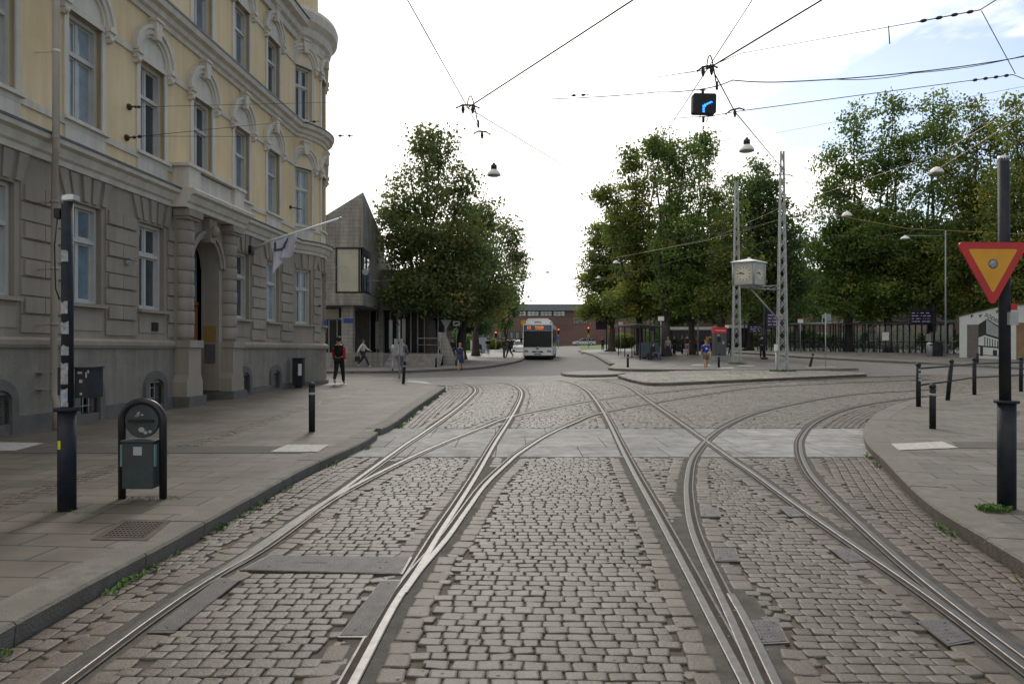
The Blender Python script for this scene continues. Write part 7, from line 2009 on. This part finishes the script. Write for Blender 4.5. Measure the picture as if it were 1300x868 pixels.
# ------------------------------------------------------------------ overhead wires and hanging lamps
def cable(pts, r_, label, name='overhead_wire', sag=0, m=None, group=None):
    pts = [Vector(p) for p in pts]; q = []
    for a, b in zip(pts, pts[1:]):
        n = 8 if sag else 1
        for i in range(n): t = i/n; q.append(a.lerp(b, t)-Vector((0,0,4*sag*t*(1-t))))
    q.append(pts[-1]); mb = MB(); mb.tube(q, r_, 5); return build(name, mb, m or K['cable'], None, label, 'overhead wire', loc=tuple(q[0]))
def insul(parent_label, p0, p1, n=3, r_=.035, gap=True):
    o = thing('strain_insulator', parent_label, 'insulator', tuple(p0)); p0, p1 = Vector(p0), Vector(p1)
    m = MB(); m.tube([p0,p1], r_*.3, 6)
    for i in range(n):
        a, b = p0.lerp(p1,(i+.15)/n), p0.lerp(p1,(i+.6)/n); m.tube([a, a.lerp(b,.3), a.lerp(b,.7), b], [r_*.4,r_,r_,r_*.4], 8)
    build('insulator_beads', m, K['cable'], o); return o
WR = .0075
def hanger(c, ux, label, w_=.33, jumper=True):
    """wire crossing: bowed yoke with two clamps and a looped jumper"""
    o = thing('wire_hanger', label, 'wire hanger', tuple(c)); ux = Vector(ux).normalized(); m = MB()
    m.tube([c-ux*w_, c-ux*w_*.5+Vector((0,0,.045)), c+ux*w_*.5+Vector((0,0,.045)), c+ux*w_], [.010,.016,.016,.010], 7); m.ball(c-ux*w_, .018, 6); m.ball(c+ux*w_, .018, 6); build('yoke', m, K['cable'], o)
    m = MB()
    for s in (-.22,.22) if jumper else (0,): m.lathe([(.012,-.10),(.022,-.07),(.03,-.04),(.028,0),(.015,.03)], 8, tuple(c+ux*w_*s*2))
    build('clamp', m, K['cable'], o)
    if jumper:
        m = MB(); a = c-ux*w_*.1; b = c+ux*w_*.95+Vector((0,-.02,-.28)); pts = []
        for i in range(11): t = i/10; q = a.lerp(b,t)+Vector((0,0,.30*math.sin(math.pi*min(1,t*1.05)**.8))); pts.append(q)
        m.tube(pts, .01, 5); m.tube([b+Vector((0,0,.06)), b-Vector((0,0,.06))], .02, 6); build('jumper_cable', m, K['cable'], o)
    return o
N1 = A(594,137,12.1); N1b = A(612,170,13.9)
hanger(N1, (1,.2,.05), 'dark bowed wire crossing with looped jumper above the lamp left of centre', .19)
hanger(N1b, (1,.0,-.06), 'small wire clamp bar just above the hanging lamp left of centre', .155, False)
cable([A(505,-22,8.5), N1], WR, 'thin contact wire dropping from the top edge left of centre to the bowed wire crossing')
cable([A(850,-30,8.6), N1], .011, 'contact wire running from the top edge near the centre down to the bowed wire crossing')
cable([N1, A(765,240,27), A(900,318,70)], WR, 'faint contact wire falling rightwards from the bowed crossing towards the central trees')
cable([N1, N1b, A(627,210,27.5), A(655,262,50)], WR*.8, 'thin wire falling from the bowed crossing past the lamp left of centre')
N2 = A(898,88,10.6); N3 = A(933,142,12.8)
hanger(N2, (1,.3,.28), 'dark bowed wire crossing with looped jumper above the blue arrow signal', .17)
hanger(N3, (1,.0,.25), 'dark wire clamp bar just right of the blue arrow signal', .165, False)
cable([A(972,-26,8.4), N2], WR, 'steep contact wire from the top edge to the crossing above the arrow signal')
cable([A(1100,-34,8.2), N2], .012, 'slanting contact wire from the top edge right of centre to the arrow signal crossing')
cable([N2, A(838,180,16.5), A(833,250,26), A(852,315,48)], WR, 'contact wire falling left from the arrow signal crossing in front of the trees')
cable([N2+Vector((.1,0,-.05)), N3, A(993,214,23), A(1042,240,34), A(1100,262,50)], .010, 'contact wire from the arrow signal crossing down past the top of the taller mast')
cable([A(700,118,16), A(815,101,15), N2+Vector((-.1,0,-.02)), A(940,68,14), A(1165,28,13)], WR*.9, 'span wire through the arrow signal crossing, rising to the insulator chain')
insul('long chain of insulators near the top right corner', A(1165,28,13), A(1244,13,13), 4, .032)
cable([A(1244,13,13), A(1300,-22,12)], .011, 'span wire leaving the long insulator chain at the top right corner')
cable([A(1246,14,13), A(1289,94,14)], WR, 'steep tie wire joining the two insulator chains at the right')
cable([A(1128,33,13), A(1129.5,56,13)], .01, 'short wire end dangling from the upper span wire'); 
cable([A(700,126,16), A(836,117,15), A(893,113,12.6), A(930,102,12.6), A(1000,104,13), A(1160,92,13), A(1300,72,13.4), A(1400,58,13.6)], .010, 'thick wavy feeder cable from the arrow signal to the right edge', sag=.02)
cable([A(1060,101,13.3), A(1160,93,13.3), A(1300,71,13.6), A(1400,54,13.6)], WR, 'thin twin of the wavy feeder cable at the right', sag=.05)
cable([A(835,152,15), A(905,147,13), N3, A(1235,102,14)], WR, 'span wire holding the arrow signal, rising right to the lower insulator chain')
insul('lower chain of insulators near the right edge', A(1233,102.5,14), A(1286,95,14), 4, .03)
cable([A(1286,95,14), A(1330,112,15)], WR, 'wire leaving the lower insulator chain at the right edge')
insul('tiny lone insulator in the white sky right of centre', A(724,121.5,22), A(748,120.5,22), 2, .04)
cable([A(660,110,22), A(724,121.5,22)], .004, 'very faint wire left of the lone insulator'); cable([A(748,120.5,22), A(880,92,23)], .004, 'very faint wire right of the lone insulator')
insul('small insulator pair in the sky just right of the yellow corner', A(429,172.5,27), A(437,172.5,27), 1, .05); insul('second small insulator right of the yellow corner', A(441,172.5,27), A(448,172.5,27), 1, .05)
# blue arrow signal
sg = A(894,132,12.4); o = thing('tram_signal', 'black hanging signal box showing a bright blue bent arrow', 'signal', tuple(sg)); FRs = frame(sg, (1,.06,0), (.02,0,1))
hw, hh = 15*12.4/F, 12.8*12.4/F
m = MB(); rbox(m, (-hw,-hh,-.09),(hw,hh,.03), .035, FRs); build('signal_box', m, K['black'], o)
m = MB(); q = [(-.045,-.15),(-.01,-.15),(-.01,-.055),(.10,.012),(.08,.048),(-.045,-.03)]
m = MB()
dots = [(-.028,-.145+.026*i) for i in range(5)]+[(-.028+.027*i,-.038+.013*i) for i in range(1,6)]+[(-.005,-.045+.0*i) for i in range(1)]
for x_, y_ in dots:
    for ox, oy in ((0,0),(.019,-.006)): m.lathe([(.0115,.031),(.0115,.034)], 8, M=FRs @ Matrix.Translation((x_+ox,y_+oy,0)))
build('blue_arrow', m, mat('blue_led', (.02,.15,.7), .4, emit=(.03,.25,1), es=2.2), o)
m = MB(); m.tube([FRs @ Vector((-.02,hh,-.03)), FRs @ Vector((-.02,hh+.07,-.03))], .025, 8); m.tube([FRs @ Vector((-.07,hh+.075,-.03)), FRs @ Vector((.03,hh+.075,-.03))], .012, 6)
m.tube([FRs @ Vector((-hw,-hh,-.03)), FRs @ Vector((-hw,-hh-.05,-.03)), FRs @ Vector((hw,-hh-.03,-.03)), FRs @ Vector((hw,-hh,-.03))], .006, 5)
m.lathe([(.02,-.1),(.024,-.04),(.024,.0)], 8, tuple(FRs @ Vector((.0,-hh-.04,-.03)))); m.tube([FRs @ Vector((-.05,-hh,-.03)), FRs @ Vector((-.075,-hh-.08,-.03)), FRs @ Vector((-.02,-hh-.13,-.03))], .006, 5); m.tube([FRs @ Vector((.09,-hh,-.03)), FRs @ Vector((.08,-hh-.07,-.03)), FRs @ Vector((.05,-hh-.13,-.03))], .008, 5)
build('hanger', m, K['cable'], o)
# facade span wires
fa = FM((15.6-12.26),.02,0); 
def fpt(px, py):                                     # point on the facade plane seen at a pixel
    d = 9.423/((650-px)/900+.0663); q = A(px, py, d); return q+NN*.02
for a, lab in (((163,136),'upper'),((160,175),'lower')):
    p0 = fpt(*a); o = thing('wall_anchor', 'rusty wall anchor bolt on the yellow facade, %s of the two' % lab, 'wall anchor', tuple(p0)); m = MB(); m.lathe([(.07,-.02),(.07,.02),(.03,.05)], 10, M=frame(p0, U, (0,0,1))); m.tube([p0, p0+NN*.12+Vector((0,-.02,0))], .018, 6); build('anchor_plate', m, mat('rust', (.07,.04,.03), .9) if 'rust' not in bpy.data.materials else bpy.data.materials['rust'], o)
e1, e2 = fpt(163,136)+NN*.12, fpt(160,175)+NN*.12
insul('small insulator in the upper wire beside the second arched window', e1, A(179,136,14.4), 2, .03); insul('small insulator in the lower wire beside the second arched window', e2, A(182,173,14.5), 2, .035)
cable([A(179,136,14.4), A(404,130.5,21), A(700,116,24)], .005, 'thin upper span wire crossing the yellow facade')
cable([A(182,173,14.5), A(330,158,19), A(392,155,22)], .006, 'lower span wire slanting up across the yellow facade'); insul('insulator in the slanting lower span wire', A(385,156,22), A(405,154,22), 2, .035)
cable([A(182,173,14.5), A(404,174,22), A(429,172.5,27)], .005, 'lowest thin level wire crossing the yellow facade')
cable([fpt(368,264), A(410,268,30), A(640,330,60)], .006, 'wire running from beside the rounded corner towards the far trees')
p0 = fpt(368,263); o = thing('wall_anchor', 'wall anchor low on the yellow wall beside the rounded corner window', 'wall anchor', tuple(p0)); m = MB(); m.ball(p0, .06, 8); m.tube([p0, p0+Vector((.3,.3,-.02))], .02, 6); build('anchor_plate', m, K['cable'], o)
# hanging lamps
def lamp(px, py, d, label, cap=True, w_=.27):
    c = A(px, py, d); o = thing('hanging_lamp', label, 'street lamp', tuple(c), 0, None)
    m = MB(); m.lathe([(.05,.21),(.12,.20),(.12,.38),(.07,.40),(.04,.47)] if cap else [(.04,.16),(.05,.2),(.03,.24)], 14, tuple(c)); build('ballast_cap', m, K['cable'] if cap else K['wht'], o)
    m = MB(); m.lathe([(w_,-.03),(w_,0),(w_*.93,.06),(w_*.72,.14),(w_*.45,.20),(.05,.22)], 20, tuple(c)); build('lamp_shade', m, K['wht'], o)
    m = MB(); m.lathe([(w_*.4,-.07),(w_*.8,-.05),(w_*.93,-.03)], 18, tuple(c)); build('lens', m, mat('lamp_lens', (.3,.3,.3), .15, spec=.9) if 'lamp_lens' not in bpy.data.materials else bpy.data.materials['lamp_lens'], o)
    return o, c
o, c = lamp(627, 222, 28, 'bell shaped lamp hanging in the white sky left of centre'); cable([A(520,203,30), c+Vector((0,0,.46)), A(760,190,26)], .003, 'hair-thin span wire carrying the lamp left of centre')
o, c = lamp(948, 191, 26, 'bell shaped lamp hanging between the arrow signal and the taller mast'); cable([A(905,178,27), A(938,178,26), c+Vector((0,0,.46)), A(953,175,26), A(1060,155,24), A(1300,110,20)], .005, 'thin span wire carrying the lamp beside the taller mast')
for px, py, d, lab in ((1075,274,39,'white domed lamp hanging in front of the right hand trees beside the mast'),(1189,219,29.5,'largest white domed lamp, hanging in front of the right hand trees'),(782,334,61,'small white domed lamp in front of the central trees at the street side'),(617,348,70,'tiny white lamp in front of the left hand trees'),(760,353,80,'tiny white lamp left of the central trees'),(695,346,95,'tiny white lamp far down the street above the bus'),(752,386,100,'tiny white lamp low at the left edge of the central trees')):
    lamp(px, py, d, lab, False)
def lamppost(px, d, pytop, arms, label, r_=.06):
    p = at(px, d); z1 = EYE+(CY-pytop)/F*d; o = thing('street_lamp', label, 'street lamp', tuple(p)); m = MB(); m.tube([p, Vector((p.x,p.y,z1))], [r_*1.2,r_*.8], 8); build('pole', m, K['signback'], o)
    for ax, ay in arms:
        e = A(ax, ay, d); m = MB(); m.tube([Vector((p.x,p.y,EYE+(CY-ay)/F*d+.22)), e+Vector((0,0,.22))], .03, 6); build('arm', m, K['signback'], o)
        m = MB(); m.lathe([(.1,-.05),(.34,-.02),(.34,0),(.24,.12),(.08,.2),(.03,.26)], 16, tuple(e)); build('lamp_head', m, K['wht'], o)
lamppost(1200.5, 53, 293, [(1149,303)], 'tall green grey lamp post with a long arm holding a white lamp')
lamppost(1065, 66, 330, [], 'plain tall thin post behind the bicycle shelter')
lamppost(886, 60, 383, [(875.5,388.5),(898.5,388.5)], 'double armed lamp post in front of the central tree trunks')
# more wires on the right
M1, M2 = Vector((b1.x,b1.y,0)), Vector((b2.x,b2.y,0))
def mz(v_, py, dz=0): return Vector((v_.x, v_.y, EYE+(CY-py)/F*v_.y))
Cw = K['copper']
cable([A(1330,112,19), A(1300,131,20), A(1188,198,27), mz(M1,262)+Vector((.1,0,0)), A(900,305,46), A(782,327,60)], .014, 'upper of the two pale contact wires sweeping up to the right edge', m=Cw)
cable([A(1330,128,19), A(1300,146,20), A(1180,222,27), A(1075,262,38), mz(M1,277)+Vector((.1,0,0)), mz(M2,296), A(790,326,60)], .014, 'lower of the two pale contact wires sweeping up to the right edge', m=Cw)
cable([mz(M1,272), A(1060,273,38), A(1150,290,36), A(1310,298,34)], .013, 'yellowish wire running level from the taller mast to the right edge', m=mat('yellow_wire', (.35,.24,.08), .6))
cable([A(700,372,75), mz(M2,312), mz(M1,305), A(1120,300,42), A(1320,262,30)], .012, 'dark span wire through both masts rising gently to the right')
cable([A(690,336,80), mz(M2,339), A(1130,318,48), A(1320,318,40)], .010, 'dark level wire behind the masts at clock roof height')
cable([A(700,325,80), mz(M2,293), A(1000,276,42), A(1140,262,36), A(1320,170,24)], .010, 'dark wire climbing behind the yellow give way sign')
cable([mz(M1,332), A(955,352,ctr.y), ], .012, 'short stay wire from the mast to the clock roof')
o = thing('mast_cross_arm', 'small curved cross arm near the top of the taller mast', 'bracket', (b1.x,b1.y,mz(M1,222).z)); m = MB(); q = mz(M1,222); m.tube([q+Vector((-.75,0,-.12)), q+Vector((-.3,0,.02)), q+Vector((.35,0,.02)), q+Vector((.6,0,-.1))], .03, 6); build('arm', m, K['cable'], o)
cable([A(860,243,50), q+Vector((-.75,0,-.12))], .009, 'wire reaching left from the cross arm of the taller mast')
cable([q+Vector((.6,0,-.1)), A(1100,262,50)], .009, 'wire reaching right from the cross arm of the taller mast')
for pts, lab in (([A(482,312,50), A(560,318,52), A(660,322,60)],'upper of three faint wires in front of the left hand trees'),([A(412,340,42), A(480,336,50), A(580,333,55), A(690,333,70)],'middle of three faint wires in front of the left hand trees'),([A(412,358,42), A(500,356,50), A(600,346,60)],'lowest of three faint wires in front of the left hand trees')):
    cable(pts, .012, lab, m=K['grey'])
o = thing('wire_hanger', 'small round bluish disc hanging in front of the library window', 'wire hanger', tuple(A(464,345,43))); m = MB(); m.lathe([(.2,-.02),(.2,.02)], 16, M=frame(A(464,345,43), (1,0,0), (0,0,1)), smooth=False); build('disc', m, K['signback'], o)
